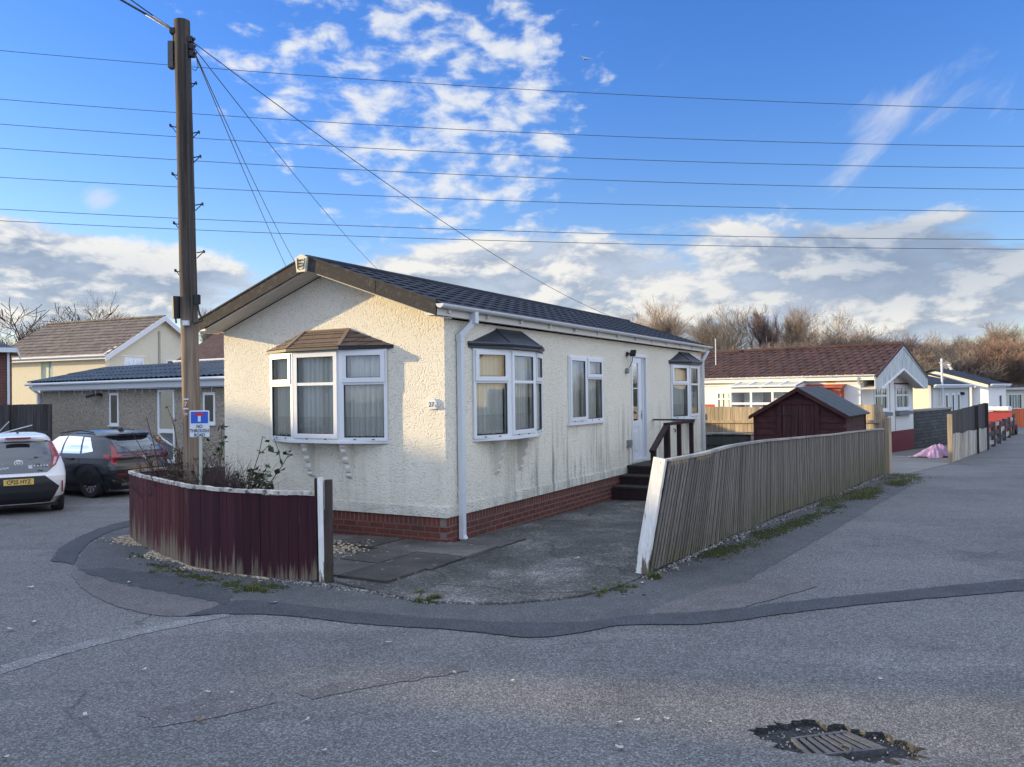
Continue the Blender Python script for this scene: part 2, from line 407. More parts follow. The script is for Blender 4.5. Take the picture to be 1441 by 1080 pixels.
def wood(name, c1, c2, rough=.8, grain=(14,14,1.2), peel=None, plow=.45, phi=.6, plank=None, green=None, pz=None, foot=None):
    """weathered timber: vertical grain by default; peel = colour showing where paint has gone"""
    def fn(t, c):
        isl = t.new('ShaderNodeNewGeometry').outputs['Random Per Island']
        c = t.vmath('ADD', c, t.vmath('SCALE', (3.1, 5.7, 9.3), isl))
        c0 = t.coord()
        v = t.scale(c, *grain)
        g = t.noise(v, 1.6, 6, .65, .3); f = t.noise(t.scale(c, grain[0]*5, grain[1]*5, grain[2]*3), 1.5, 3, .6)
        b = t.mix(t.smooth(g, .3, .7), c1, c2)
        b = t.vmath('SCALE', b, t.math('MULTIPLY', t.math('MULTIPLY_ADD', f, .5, .75), t.math('MULTIPLY_ADD', isl, .5, .75)))
        if peel:
            pk = t.noise(t.scale(c, grain[0]*.8, grain[1]*.8, grain[2]*.8), 1.3, 8, .72)
            x, y, z = t.sep(c0)
            k = pk
            if pz is not None:      # bare towards one end of the board (splash-back rot, rubbing)
                wv = t.noise(t.scale(c, 9, 9, .8), 1.2, 5, .7)
                k = t.math('ADD', pk, t.math('MULTIPLY', t.smooth(t.math('SUBTRACT', z, t.math('MULTIPLY_ADD', wv, .5, -.25)), pz[0], pz[1]), pz[2]))
            b = t.mix(t.smooth(k, plow, phi), b, t.vmath('SCALE', peel, t.math('MULTIPLY_ADD', f, .6, .7)))
        if green:
            x, y, z = t.sep(c0)
            gm = t.math('MULTIPLY', t.smooth(z, green[1], green[2]), t.smooth(t.noise(c, 2.5, 5, .65), .3, .65))
            b = t.mix(t.math('MULTIPLY', gm, green[3]), b, green[0])
        return {'Base Color': b, 'Normal': t.bump(t.math('ADD', g, t.math('MULTIPLY', f, .4)), .5, .006), 'Roughness': rough}
    return mat(name, fn, spec=.25)
M_BURG = wood('burgundy_board_paint', (.030,.009,.015), (.050,.013,.021), grain=(9,9,.5), peel=(.17,.135,.10), plow=.60, phi=.74, pz=(.40,-.10,.22))
M_BURG2 = wood('burgundy_board_faded', (.060,.013,.018), (.098,.025,.027), grain=(9,9,.5), peel=(.20,.155,.11), plow=.57, phi=.70, pz=(.50,-.12,.22))
M_COPE = wood('peeling_white_coping', (.40,.37,.33), (.55,.52,.47), grain=(5,5,5), peel=(.10,.075,.06), plow=.52, phi=.62)
M_WPOST = wood('peeling_white_paint', (.60,.59,.56), (.72,.71,.68), grain=(10,10,1.6), peel=(.14,.115,.08), plow=.575, phi=.63, pz=(.60,-.1,.14))
M_GPOST = wood('green_stained_post', (.035,.026,.024), (.07,.05,.045), green=((.065,.080,.035), .75, .0, .8))
M_DPOST = wood('dark_stained_post', (.035,.020,.022), (.06,.03,.03))
M_SLATW = wood('grey_weathered_slat', (.13,.118,.105), (.215,.195,.172), grain=(30,30,1.0), green=((.085,.10,.030), .75, -.15, .75))
M_RAILW = wood('pale_weathered_rail', (.24,.23,.21), (.34,.32,.29), grain=(3,3,3), peel=(.10,.12,.06), plow=.6, phi=.7)
M_SHED = wood('plum_shed_boards', (.038,.015,.016), (.066,.025,.025), grain=(4,4,4), peel=(.17,.12,.11), plow=.62, phi=.74)
M_SHEDV = wood('plum_door_boards', (.034,.014,.016), (.062,.025,.026), grain=(14,14,.8), peel=(.20,.15,.14), plow=.56, phi=.74)
M_TAN = wood('tan_fence_board', (.24,.19,.135), (.40,.33,.24), grain=(12,12,.7), peel=(.15,.12,.09), plow=.6, phi=.75)
M_DARKF = wood('dark_green_fence_board', (.045,.050,.048), (.075,.078,.070), grain=(12,12,.7))
M_DARKF2 = wood('charcoal_fence_board', (.035,.034,.036), (.070,.062,.062), grain=(12,12,.7), peel=(.16,.15,.14), plow=.62, phi=.74)
M_WHITEB = wood('flaking_white_board', (.40,.38,.34), (.52,.50,.45), grain=(12,12,.7), peel=(.12,.10,.08), plow=.44, phi=.62)
M_ORNG = wood('orange_fence_board', (.52,.12,.045), (.62,.17,.07), grain=(8,8,.7))
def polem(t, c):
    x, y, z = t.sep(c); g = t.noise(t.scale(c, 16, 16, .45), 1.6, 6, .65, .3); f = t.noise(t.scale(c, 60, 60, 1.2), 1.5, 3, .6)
    hi = t.smooth(t.math('ADD', z, t.math('MULTIPLY', g, .8)), 2.9, 3.7)  # lower shaft paler: sunlight put into the colour; creosote-dark above
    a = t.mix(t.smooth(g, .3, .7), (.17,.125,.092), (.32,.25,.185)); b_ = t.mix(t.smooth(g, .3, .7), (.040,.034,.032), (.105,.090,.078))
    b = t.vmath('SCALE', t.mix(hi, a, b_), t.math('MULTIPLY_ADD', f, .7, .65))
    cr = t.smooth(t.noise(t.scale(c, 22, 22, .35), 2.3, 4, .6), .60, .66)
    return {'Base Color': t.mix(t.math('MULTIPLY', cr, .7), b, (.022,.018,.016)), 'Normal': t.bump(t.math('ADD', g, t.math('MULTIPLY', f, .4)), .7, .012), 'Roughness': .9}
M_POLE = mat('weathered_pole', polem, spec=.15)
M_STEP = wood('dark_mahogany_stain', (.020,.010,.012), (.034,.016,.018), rough=.6)
M_STEPG = wood('black_green_tread', (.022,.024,.022), (.045,.045,.038))
M_PVC = plain('white_upvc', (.70,.72,.74), .35, .04, 5, spec=.5, dirt=(.50,.49,.44), dirtlo=.66)
M_GUT = plain('white_gutter', (.62,.64,.66), .45, .06, 6, spec=.45, dirt=(.38,.38,.34), dirtlo=.58)
M_DPIPE = plain('grey_white_pipe', (.60,.63,.66), .4, .05, 6, dirt=(.42,.42,.38), dirtlo=.62)
M_FASC = plain('cream_fascia', (.66,.63,.56), .6, .06, 8, dirt=(.34,.34,.29), dirtlo=.58)
M_SOFF = plain('pale_soffit', (.62,.58,.52), .6, .06, 5)
M_VERG = plain('mottled_brown_verge', (.052,.048,.046), .85, .35, 18, bump=.4, bscale=60, dirt=(.10,.092,.085), dirtlo=.5, spec=.15)
M_CANB = plain('blue_black_canopy', (.035,.040,.050), .45, .12, 6, spec=.5, dirt=(.07,.08,.08), dirtlo=.6)
M_CORB = plain('cream_bracket', (.66,.63,.55), .6, .05, 8, dirt=(.36,.36,.30), dirtlo=.6)
M_BLACK = plain('black_plastic', (.018,.018,.020), .5, .15, 10)
M_STEEL = plain('dull_galvanised', (.30,.31,.32), .5, .15, 20, metal=.6)
M_WIRE = plain('wire_grey', (.06,.065,.07), .6, .05, 1)
M_IRON = plain('cast_iron', (.085,.088,.095), .62, .25, 30, bump=.5, bscale=120, metal=.25, dirt=(.15,.14,.13), dirtlo=.5)
M_DARKIN = mat('dark_interior', col=(.03,.03,.033), rough=.9)
def curt(t, c):
    x, y, z = t.sep(c)
    return {'Base Color': t.vmath('SCALE', (.84,.84,.78), t.math('MULTIPLY_ADD', t.noise(t.scale(c, 40, 40, 1), 1, 2), .5, .7))}
M_CURT = mat('net_curtain', curt, rough=.9, spec=.1)
M_LACE = plain('lace_hem', (.66,.66,.62), .9, .3, 60)
def glassm(name, tint=(.9,.95,.93), f0=.04, rough=.015):
    m = bpy.data.materials.new(name); m.use_nodes = True; t = NT(m.node_tree); n = m.node_tree.nodes
    out = n['Material Output']; n.remove(n['Principled BSDF'])
    g = t.new('ShaderNodeBsdfGlossy'); g.inputs['Roughness'].default_value = rough; t.put(g.inputs['Color'], (.92,.95,1))
    tr = t.new('ShaderNodeBsdfTransparent'); t.put(tr.inputs['Color'], tint)
    wv = t.bump(t.noise(t.coord(), 2.2, 2), .035, .05); t.put(g.inputs['Normal'], wv)
    fr = t.new('ShaderNodeFresnel'); fr.inputs['IOR'].default_value = 1.6
    mx = t.new('ShaderNodeMixShader'); t.put(mx.inputs[0], t.math('MULTIPLY_ADD', fr.outputs[0], 1.0, f0, clamp=True))
    t.l.new(tr.outputs[0], mx.inputs[1]); t.l.new(g.outputs[0], mx.inputs[2]); t.l.new(mx.outputs[0], out.inputs[0])
    return m
M_GLASS = glassm('window_glass', (.97,.99,.98)); M_GLASS2 = glassm('mirror_like_glass', (.5,.53,.55), f0=.42)
def cargl(name, k):
    m = bpy.data.materials.new(name); m.use_nodes = True; t = NT(m.node_tree); n = m.node_tree.nodes; p = n['Principled BSDF']
    p.inputs['Base Color'].default_value = (.012,.014,.017,1); p.inputs['Roughness'].default_value = .1
    g = t.new('ShaderNodeBsdfGlossy'); g.inputs['Roughness'].default_value = .05; t.put(g.inputs['Color'], (.9,.93,.97))
    mx = t.new('ShaderNodeMixShader'); fr = t.new('ShaderNodeFresnel'); fr.inputs['IOR'].default_value = 1.5
    t.put(mx.inputs[0], t.math('ADD', fr.outputs[0], k, clamp=True)); t.l.new(p.outputs[0], mx.inputs[1]); t.l.new(g.outputs[0], mx.inputs[2]); t.l.new(mx.outputs[0], n['Material Output'].inputs[0]); return m
M_CARGL = cargl('car_glass', .05); M_CARGS = cargl('car_side_glass', .24)
def tiles(name, c1, c2, sx=.3, sy=.25, rough=.7, rnd_=.3):
    def fn(t, c):
        n = t.noise(c, 1.3, 5, .6); f = t.noise(c, 35, 4, .7)
        cell = t.sep(t.voro(t.scale(c, 1/sx, 1/sy, 1), 1, out='Color'))[0]
        b = t.mix(n, c1, c2); b = t.vmath('SCALE', b, t.math('MULTIPLY_ADD', cell, rnd_*2, 1-rnd_))
        b = t.vmath('SCALE', b, t.math('MULTIPLY_ADD', f, .7, .65))
        return {'Base Color': b, 'Normal': t.bump(f, .4, .004), 'Roughness': rough}
    return mat(name, fn, spec=.22)
M_ROOF = tiles('slate_black_tiles', (.010,.013,.020), (.018,.021,.030), rough=.65)
M_ROOFR = tiles('plum_red_tiles', (.042,.021,.020), (.068,.035,.031), rough=.7)
M_ROOFB = tiles('brown_grey_tiles', (.11,.088,.076), (.16,.13,.112))
M_ROOFG = tiles('blue_grey_sheet', (.030,.045,.065), (.050,.066,.085), rough=.6)
def shing(t, c):
    n = t.new('ShaderNodeTexBrick'); x, y, z = t.sep(c)
    t.put(n.inputs['Vector'], t.comb(y, t.math('MULTIPLY_ADD', z, 1.6, t.math('MULTIPLY', x, -.6)), 0)); n.inputs['Scale'].default_value = 1
    n.inputs['Brick Width'].default_value = .165; n.inputs['Row Height'].default_value = .085; n.inputs['Mortar Size'].default_value = .004
    t.put(n.inputs['Color1'], (.155,.11,.085)); t.put(n.inputs['Color2'], (.12,.085,.068)); t.put(n.inputs['Mortar'], (.05,.035,.03))
    f = t.noise(c, 60, 4, .7)
    return {'Base Color': t.vmath('SCALE', n.outputs['Color'], t.math('MULTIPLY_ADD', f, .9, .55)), 'Normal': t.bump(t.math('MULTIPLY', n.outputs['Fac'], -1), .6, .006), 'Roughness': .85}
M_SHING = mat('brown_shingle', shing)
M_SHINGR = plain('brown_hip_trim', (.21,.15,.115), .8, .2, 30)
def pebbledash(name, col, k=38):
    def fn(t, c):
        v = t.sep(t.voro(c, k, out='Color'))[0]; n = t.noise(c, .9, 4)
        b = t.vmath('SCALE', col, t.ramp(v, [(0, .55), (.6, 1.0), (1, 1.45)])); b = t.vmath('SCALE', b, t.math('MULTIPLY_ADD', n, .3, .85))
        return {'Base Color': b, 'Normal': t.bump(t.voro(c, k), .6, .01), 'Roughness': .92}
    return mat(name, fn, spec=.2)
M_PEB = pebbledash('grey_pebbledash', (.30,.265,.215)); M_CREAM2 = plain('pale_painted_render', (.60,.565,.46), .85, .08, 2, dirt=(.46,.43,.34), dirtlo=.55)
M_CREAMW = plain('cream_painted_wall', (.74,.66,.47), .85, .08, 3, dirt=(.55,.48,.33), dirtlo=.6)
M_WHITEW = plain('white_painted_wall', (.74,.73,.70), .8, .05, 3, dirt=(.50,.49,.45), dirtlo=.62)
M_GREYW = plain('pale_grey_render', (.50,.52,.50), .85, .07, 3, dirt=(.34,.35,.32), dirtlo=.6)
M_REDW = brick('painted_red_brick', (.47,.10,.055), (.40,.085,.05), (.42,.16,.10), face='s', mort=.006)
M_REDP = plain('maroon_plinth', (.15,.020,.028), .7, .15, 4)
def dbrick(): return brick('dark_stone_block', (.055,.058,.062), (.095,.098,.10), (.035,.036,.038), bw=.40, bh=.13, face='s', mort=.014)
M_DKBR = dbrick()
M_BROWNBR = brick('dark_red_brick', (.16,.055,.045), (.11,.04,.035), (.16,.13,.11), face='s')
# ------------------------------------------------------------------ building helpers
def rects(u0, u1, z0, z1, holes):
    """the wall area around rectangular openings"""
    us = sorted({u0, u1, *[h[0] for h in holes], *[h[1] for h in holes]}); zs = sorted({z0, z1, *[h[2] for h in holes], *[h[3] for h in holes]})
    out = []
    for i in range(len(us)-1):
        j = 0
        while j < len(zs)-1:
            def hole(jj): 
                a, b = (us[i]+us[i+1])/2, (zs[jj]+zs[jj+1])/2
                return any(h[0] < a < h[1] and h[2] < b < h[3] for h in holes)
            if hole(j): j += 1; continue
            k = j
            while k+1 < len(zs)-1 and not hole(k+1): k += 1
            out.append((us[i], us[i+1], zs[j], zs[k+1])); j = k+1
    return out
class Panel:
    """a vertical plane from a to b (plan points); s runs along it, d outwards (to the right-hand side of a->b seen from above is inside)"""
    def __init__(s, a, b, out):
        s.a = Vector((a[0], a[1], 0)); s.b = Vector((b[0], b[1], 0)); s.L = (s.b-s.a).length; s.u = (s.b-s.a)/s.L
        n = Vector((s.u.y, -s.u.x, 0)); s.n = n if n.dot(Vector((out[0], out[1], 0))) > 0 else -n
    def P(s, t, d, z): p = s.a + s.u*t + s.n*d; return Vector((p.x, p.y, z))
    def box(s, mb, t0, t1, d0, d1, z0, z1, m=None):
        c = [s.P(t, d, z) for z in (z0, z1) for t, d in ((t0,d0),(t1,d0),(t1,d1),(t0,d1))]
        mb.raw(c, [(0,3,2,1),(4,5,6,7),(0,1,5,4),(1,2,6,5),(2,3,7,6),(3,0,4,7)], m)
    def quad(s, mb, t0, t1, d, z0, z1, m=None):
        mb.face([s.P(t0,d,z0), s.P(t1,d,z0), s.P(t1,d,z1), s.P(t0,d,z1)], m)
def light(pn, F, GL, t0, t1, z0, z1, fw, d0, d1):
    """frame bars round one light and its pane; bars butt, verticals between horizontals"""
    pn.box(F, t0, t1, d0, d1, z0, z0+fw); pn.box(F, t0, t1, d0, d1, z1-fw, z1)
    pn.box(F, t0, t0+fw, d0+.001, d1-.001, z0+fw, z1-fw); pn.box(F, t1-fw, t1, d0+.001, d1-.001, z0+fw, z1-fw)
    for (a0,a1,c0,c1) in ((t0+fw-.001,t1-fw+.001,z0+fw,z0+fw+.007),(t0+fw-.001,t1-fw+.001,z1-fw-.007,z1-fw),(t0+fw,t0+fw+.007,z0+fw+.007,z1-fw-.007),(t1-fw-.007,t1-fw,z0+fw+.007,z1-fw-.007)): pn.box(F, a0, a1, (d0+d1)/2, d1-.008, c0, c1, 1)
    GL.append((pn, t0+fw-.002, t1-fw+.002, (d0+d1)/2, z0+fw-.002, z1-fw+.002))
def section(pn, F, GL, t0, t1, z0, z1, kind, zt=None, d=0, fw=.045):
    """kind: 'fan' = opening toplight over a fixed pane; 'sash' = one opener with a glazing bar; 'fixed'"""
    D = .06
    pn.box(F, t0, t1, d-.03, d+.03, z0, z0+fw); pn.box(F, t0, t1, d-.03, d+.03, z1-fw*.7, z1)
    pn.box(F, t0, t0+fw, d-.029, d+.029, z0+fw, z1-fw*.7); pn.box(F, t1-fw, t1, d-.029, d+.029, z0+fw, z1-fw*.7)
    a, b, c, e = t0+fw, t1-fw, z0+fw, z1-fw*.7
    if kind == 'fan':
        pn.box(F, a, b, d-.028, d+.028, zt-.02, zt+.02)
        light(pn, F, GL, a-.018, b+.018, zt+.012, e+.012, .062, d+.006, d+.048)
        for (a0,a1,c0,c1) in ((a,b,c,c+.007),(a,b,zt-.027,zt-.02),(a,a+.007,c+.007,zt-.027),(b-.007,b,c+.007,zt-.027)): pn.box(F, a0, a1, d, d+.018, c0, c1, 1)
        GL.append((pn, a, b, d, c, zt-.02))
    elif kind == 'sash':
        light(pn, F, GL, a-.018, b+.018, c-.014, e+.012, .062, d+.006, d+.048)
        if zt: pn.box(F, a+.04, b-.04, d+.012, d+.044, zt-.02, zt+.02)
    else: GL.append((pn, a, b, d, c, e))
    # trickle drain caps on the sill
    for k in (.3, .7):
        tt = t0+(t1-t0)*k; pn.box(F, tt-.018, tt+.018, d+.030, d+.036, z0+.015, z0+.027, 1)
def panes(GL, parent, m, name='pane'):
    out = []
    for pn, t0, t1, d, z0, z1 in GL:
        g = MB(); pn.quad(g, t0, t1, d, z0, z1); out.append(g.build(name, m, parent))
    return out
def curtain(pts, z0, z1, inset, parent, lace=True, drop=None, col=None, name='net_curtain', wave=.022, step=.02, pleat=.085):
    """a pleated net hung behind the panes, along a polyline of plan points (already inset)"""
    mb = MB(); n = 0; rg = random.Random(int(z0*100)+len(pts)); ph = 0
    for a, b in zip(pts[:-1], pts[1:]):
        a, b = Vector(a), Vector(b); L = (b-a).length; u = (b-a)/L; nn = Vector((-u.y, u.x)); k = max(2, int(L/step)); prev = None
        for i in range(k+1):
            ph += step/pleat*2*math.pi*(.75+.5*rg.random())
            off = wave*math.sin(ph)
            q = a+u*(L*i/k)+nn*off
            if prev is not None:
                zl = z0 + .30
                if lace:
                    mb.face([(*prev, zl), (*q, zl), (*q, z1), (*prev, z1)], 0)
                    sc = .012*math.sin(i*1.3)
                    mb.face([(*prev, z0+.03+abs(sc)), (*q, z0+.03+abs(sc)), (*q, zl), (*prev, zl)], 1)
                else: mb.face([(*prev, z0), (*q, z0), (*q, z1), (*prev, z1)], 0)
            prev = q
    return mb.build(name, [col or M_CURT, M_LACE], parent, smooth=True)
def tile_slope(mb, p0, p1, down, n, pitch, step=.016, wave=.012, tw=.33, flip=False, m=None, sub=6):
    """courses of profiled tiles from the ridge line p0-p1, 'down' = vector ridge to eave"""
    p0, p1, down = Vector(p0), Vector(p1), Vector(down); L = (p1-p0).length; u = (p1-p0)/L
    nrm = u.cross(down).normalized()
    if nrm.z < 0: nrm = -nrm
    k = max(2, int(L/tw*sub)); vs = []; fs = []
    for c in range(n):
        for e in (0, 1):
            s = (c+e)/n; off = step*(.15 if e == 0 else 1.0)
            for i in range(k+1):
                x = i/k*L; ph = (x/tw + (.5 if c % 2 else 0)) % 1
                wv = wave*(abs(math.sin(math.pi*ph))**.7)
                vs.append(p0+u*x+down*s+nrm*(off+wv-step))
        b = c*2*(k+1)
        for i in range(k): fs.append((b+i, b+i+1, b+k+1+i+1, b+k+1+i))
        if c+1 < n:
            for i in range(k): fs.append((b+k+1+i, b+k+1+i+1, b+2*(k+1)+i+1, b+2*(k+1)+i))
    mb.raw(vs, fs, m)

# ------------------------------------------------------------------ the corner park home
TH = .5059; LV = V(math.sin(TH), math.cos(TH), 0); WV = V(-math.cos(TH), math.sin(TH), 0); HO = V(-.855, 10.437, 0)
HROT = math.pi/2-TH
HW, HL = 3.98, 11.55
def HH(l, w_, z=0): return HO+LV*l+WV*w_+V(0,0,z)
home = thing('park_home', 'cream roughcast park home with black tiled roof, brick base and number 27', 'park home', HO, HROT)
RZ, RS = 3.79, .352
def rz(y): return RZ-abs(y-HW/2)*RS
BAY_Z0, BAY_Z1 = 1.28, 2.53
bays_long = [(.66, 2.68), (9.08, 11.08)]; bay_g = (.90, 3.0)
win = (3.67, 5.13, 1.39, 2.54); door = (6.62, 7.50, .52, 2.68)
wl = MB()
holes = [(a+.05, b-.05, BAY_Z0+.05, BAY_Z1-.03) for a, b in bays_long] + [win, door]
for a, b, c, d_ in rects(0, HL, .46, 2.88, holes): wl.box(a, b, 0, .1, c, d_)
hg = [(bay_g[0]+.05, bay_g[1]-.05, BAY_Z0+.05, BAY_Z1-.03)]
for a, b, c, d_ in rects(.1, HW-.1, .46, 2.88, hg): wl.box(0, .1, a, b, c, d_)
wl.box(0, .1, HW-.1, HW, .46, 2.88); wl.box(.1, HL, HW-.1, HW, .46, 2.88); wl.box(HL-.1, HL, .1, HW-.1, .46, 2.88)
for x0 in (0, HL-.1): wl.prism([(0, 2.88), (HW, 2.88), (HW, rz(HW)-.19), (HW/2, RZ-.19), (0, rz(0)-.19)], x0, x0+.1, ax=0)
wl.build('wall', M_WALL, home)
sk = MB()
for (x0,x1,y0,y1) in ((-.022,HL+.022,-.022,0),(-.022,0,0,HW),(-.022,HL+.022,HW,HW+.022),(HL,HL+.022,0,HW)):
    sk.box(x0,x1,y0,y1,.345,.475)
sk.box(-.012, HL, -.012, 0, .475, .488); sk.box(-.012, 0, 0, HW, .475, .488)
# vertical joints of the wall panels
for l in (2.9, 5.75, 8.2, 8.9): pass
sk.build('skirting_band', M_SKIRT, home)
bs = MB()
bs.box(.004, HL-.004, .004, .10, .232, .345, 1); bs.box(.004, HL-.004, .004, .10, -.5, .232, 0)
bs.box(.004, .10, .101, HW-.01, .232, .345, 3); bs.box(.004, .10, .101, HW-.01, -.5, .232, 2)
bs.box(HL-.11, HL-.006, .101, HW-.01, -.5, .345, 2); bs.box(.101, HL-.111, HW-.11, HW-.012, -.5, .345, 0)
bs.build('brick_base', [M_BRX, M_SOX, M_BRY, M_SOY], home)
inn = MB(); inn.box(.12, HL-.12, .12, HW-.12, .30, .34)
inn.box(.115, HL-.115, .9, .92, .34, 2.95); inn.box(.9, .92, .93, HW-.12, .34, 2.95); inn.box(.115, HL-.115, .12, .89, 2.88, 2.90); inn.box(.115,.89,.93,HW-.12,2.88,2.90)
for l in (3.2, 6.2, 8.3): inn.box(l, l+.04, .12, .89, .341, 2.875)
inn.build('inner_room', M_DARKIN, home)
# roof: tiled slopes on a deck
rf = MB(); x0, x1 = -.34, HL+.20
ey = -.13
sl = math.hypot(HW/2-ey, (HW/2-ey)*RS)
tile_slope(rf, (x0, HW/2, RZ), (x1, HW/2, RZ), (0, ey-HW/2, -(HW/2-ey)*RS), 8, .28)
tile_slope(rf, (x0, HW/2, RZ), (x1, HW/2, RZ), (0, HW/2-ey, -(HW/2-ey)*RS), 8, .28)
rf.tube([(x0-.01, HW/2, RZ-.01), (x1+.01, HW/2, RZ-.01)], .055, 10)
rf.slab((x0,ey,rz(ey)-.03),(x1,ey,rz(ey)-.03),(x1,HW/2,RZ-.03),(x0,HW/2,RZ-.03),.05)
rf.slab((x1,HW-ey,rz(ey)-.03),(x0,HW-ey,rz(ey)-.03),(x0,HW/2,RZ-.03),(x1,HW/2,RZ-.03),.05)
roof = rf.build('roof', M_ROOF, home)
for sgn in (-1, 1):
    ya = HW/2 + sgn*(HW/2-ey); pts = [(HW/2, RZ+.015), (ya, rz(ya)+.015), (ya, rz(ya)-.155), (HW/2, RZ-.165)]
    if sgn == 1: pts = pts[::-1]
    vb_ = MB(); vb_.prism(pts, HL+.205, HL+.235, ax=0); vb_.build('verge_board', M_VERG, home)
    vf = MB(); vf.prism(pts, -.375, -.345, ax=0)
    # capping strip along the verge
    vf.bar((-.355, HW/2, RZ+.022), (-.355, ya, rz(ya)+.022), .06, .02, up=(0,0,1))
    if sgn == -1: vf.box(-.379, -.375, .80, .806, rz(.8)-.15, rz(.8)+.01)
    vf.build('verge_board', M_VERG, home)
sf = MB()
for sgn in (-1, 1):       # sloping soffit boards under the verge, grooves between them
    for k in range(4):
        a = -.345+k*.0865; b = a+.080; ya = HW/2+sgn*(HW/2-ey-.005)
        q = [(a, HW/2, RZ-.165), (b, HW/2, RZ-.165), (b, ya, rz(ya)-.163), (a, ya, rz(ya)-.163)]
        if sgn == 1: q = q[::-1]
        sf.slab(*q[::-1], .012)
    q = [(-.345, HW/2, RZ-.155), (0, HW/2, RZ-.155), (0, ya, rz(ya)-.153), (-.345, ya, rz(ya)-.153)]
    if sgn == 1: q = q[::-1]
    sf.slab(*q[::-1], .006, 1)
sf.box(-.345, HL+.2, ey+.026, -.002, 2.903, 2.913); sf.box(-.345, HL+.2, HW+.002, HW-ey-.026, 2.903, 2.913)
sf.box(-.345, 0, 0, .05, 2.90, 2.912); sf.build('soffit', [M_SOFF, M_DARKIN], home)
fb = MB(); fb.box(-.34, HL+.2, ey, ey+.024, 2.895, 3.03); fb.box(-.34, HL+.2, HW-ey-.024, HW-ey, 2.895, 3.03)
fb.box(-.372, -.342, ey+.0, ey+.16, 2.893, 2.925)
fb.box(-.372, -.342, HW-ey-.16, HW-ey, 2.893, 2.925)
fb.build('fascia', M_FASC, home)
def gutter(parent, y, sg, xa, xb, z, m=None, brk=.95, r=.055):
    g = MB(); n = 8; prof = []
    for i in range(n+1):
        a = math.pi*i/n; prof.append((y+r*math.cos(a), z-r*.95*math.sin(a)))
    inn_ = [(y+(p[0]-y)*.88, z-(z-p[1])*.88) for p in prof][::-1]
    g.prism(prof+inn_, xa, xb, ax=0)
    g.prism(prof, xa-.004, xa, ax=0); g.prism(prof, xb, xb+.004, ax=0)
    k = 0; x = xa+.25
    while x < xb:
        pr = [(y+(p[0]-y)*1.12, z-(z-p[1])*1.12) for p in prof]; g.prism(pr, x-.02, x+.02, ax=0); x += brk
    return g.build('gutter', m or M_GUT, parent)
gut = gutter(home, ey-.058, -1, -.37, HL+.24, 3.03)
x = -.1
while x < HL: gb = MB(); gb.box(x-.025, x+.025, ey-.03, ey-.001, 2.93, 2.975); gb.build('bracket', M_FASC, gut); x += .95
gutter(home, HW-ey+.058, 1, -.37, HL+.24, 3.03)
dp = MB(); dl = .30
dp.box(dl-.036, dl+.036, -.085, -.016, .04, 2.62)
dp.box(dl-.042, dl+.042, -.091, -.012, 2.60, 2.70); dp.box(dl-.042, dl+.042, -.091, -.012, .60, .66)
dp.bar((dl, -.05, 2.68), (dl+.14, -.16, 2.86), .072, .072, up=(0,0,1)); dp.box(dl+.10, dl+.18, -.225, -.13, 2.84, 2.985)
dp.bar((dl, -.05, .08), (dl+.02, -.085, -.01), .07, .07, up=(0,1,0)); dp.build('downpipe', M_DPIPE, home)
dp = MB(); dp.box(HL-.06, HL+.0, -.08, -.02, -.2, 2.7); dp.bar((HL-.03,-.05,2.68),(HL+.08,-.16,2.93),.065,.065); dp.build('downpipe', M_DPIPE, home)

def corbel(mapf, a, parent, z1=1.265, h=.46):
    q_ = h/.33; prof = [(0, z1)]+[(o, z1-d_*q_) for o, d_ in ((.165,0),(.165,.03),(.145,.045),(.15,.075),(.128,.10),(.105,.125),(.112,.155),(.092,.185),(.065,.20),(.072,.24),(.058,.275),(.035,.285),(.048,.31),(.03,.33))]+[(0, z1-h)]
    mb = MB(); n = len(prof)
    vs = [mapf(a-.036, o*1.15, z) for o, z in prof] + [mapf(a+.036, o, z) for o, z in prof]
    mb.raw(vs, [tuple(range(n-1,-1,-1)), tuple(range(n, 2*n))] + [(i, (i+1)%n, n+(i+1)%n, n+i) for i in range(n)])
    c = [mapf(a+da, o, z) for z in (z1-h-.012, z1) for da, o in ((-.04,0),(.04,0),(.04,.018),(-.04,.018))]
    mb.raw(c, [(0,3,2,1),(4,5,6,7),(0,1,5,4),(1,2,6,5),(2,3,7,6),(3,0,4,7)])
    mb.build('corbel', M_CORB, parent)
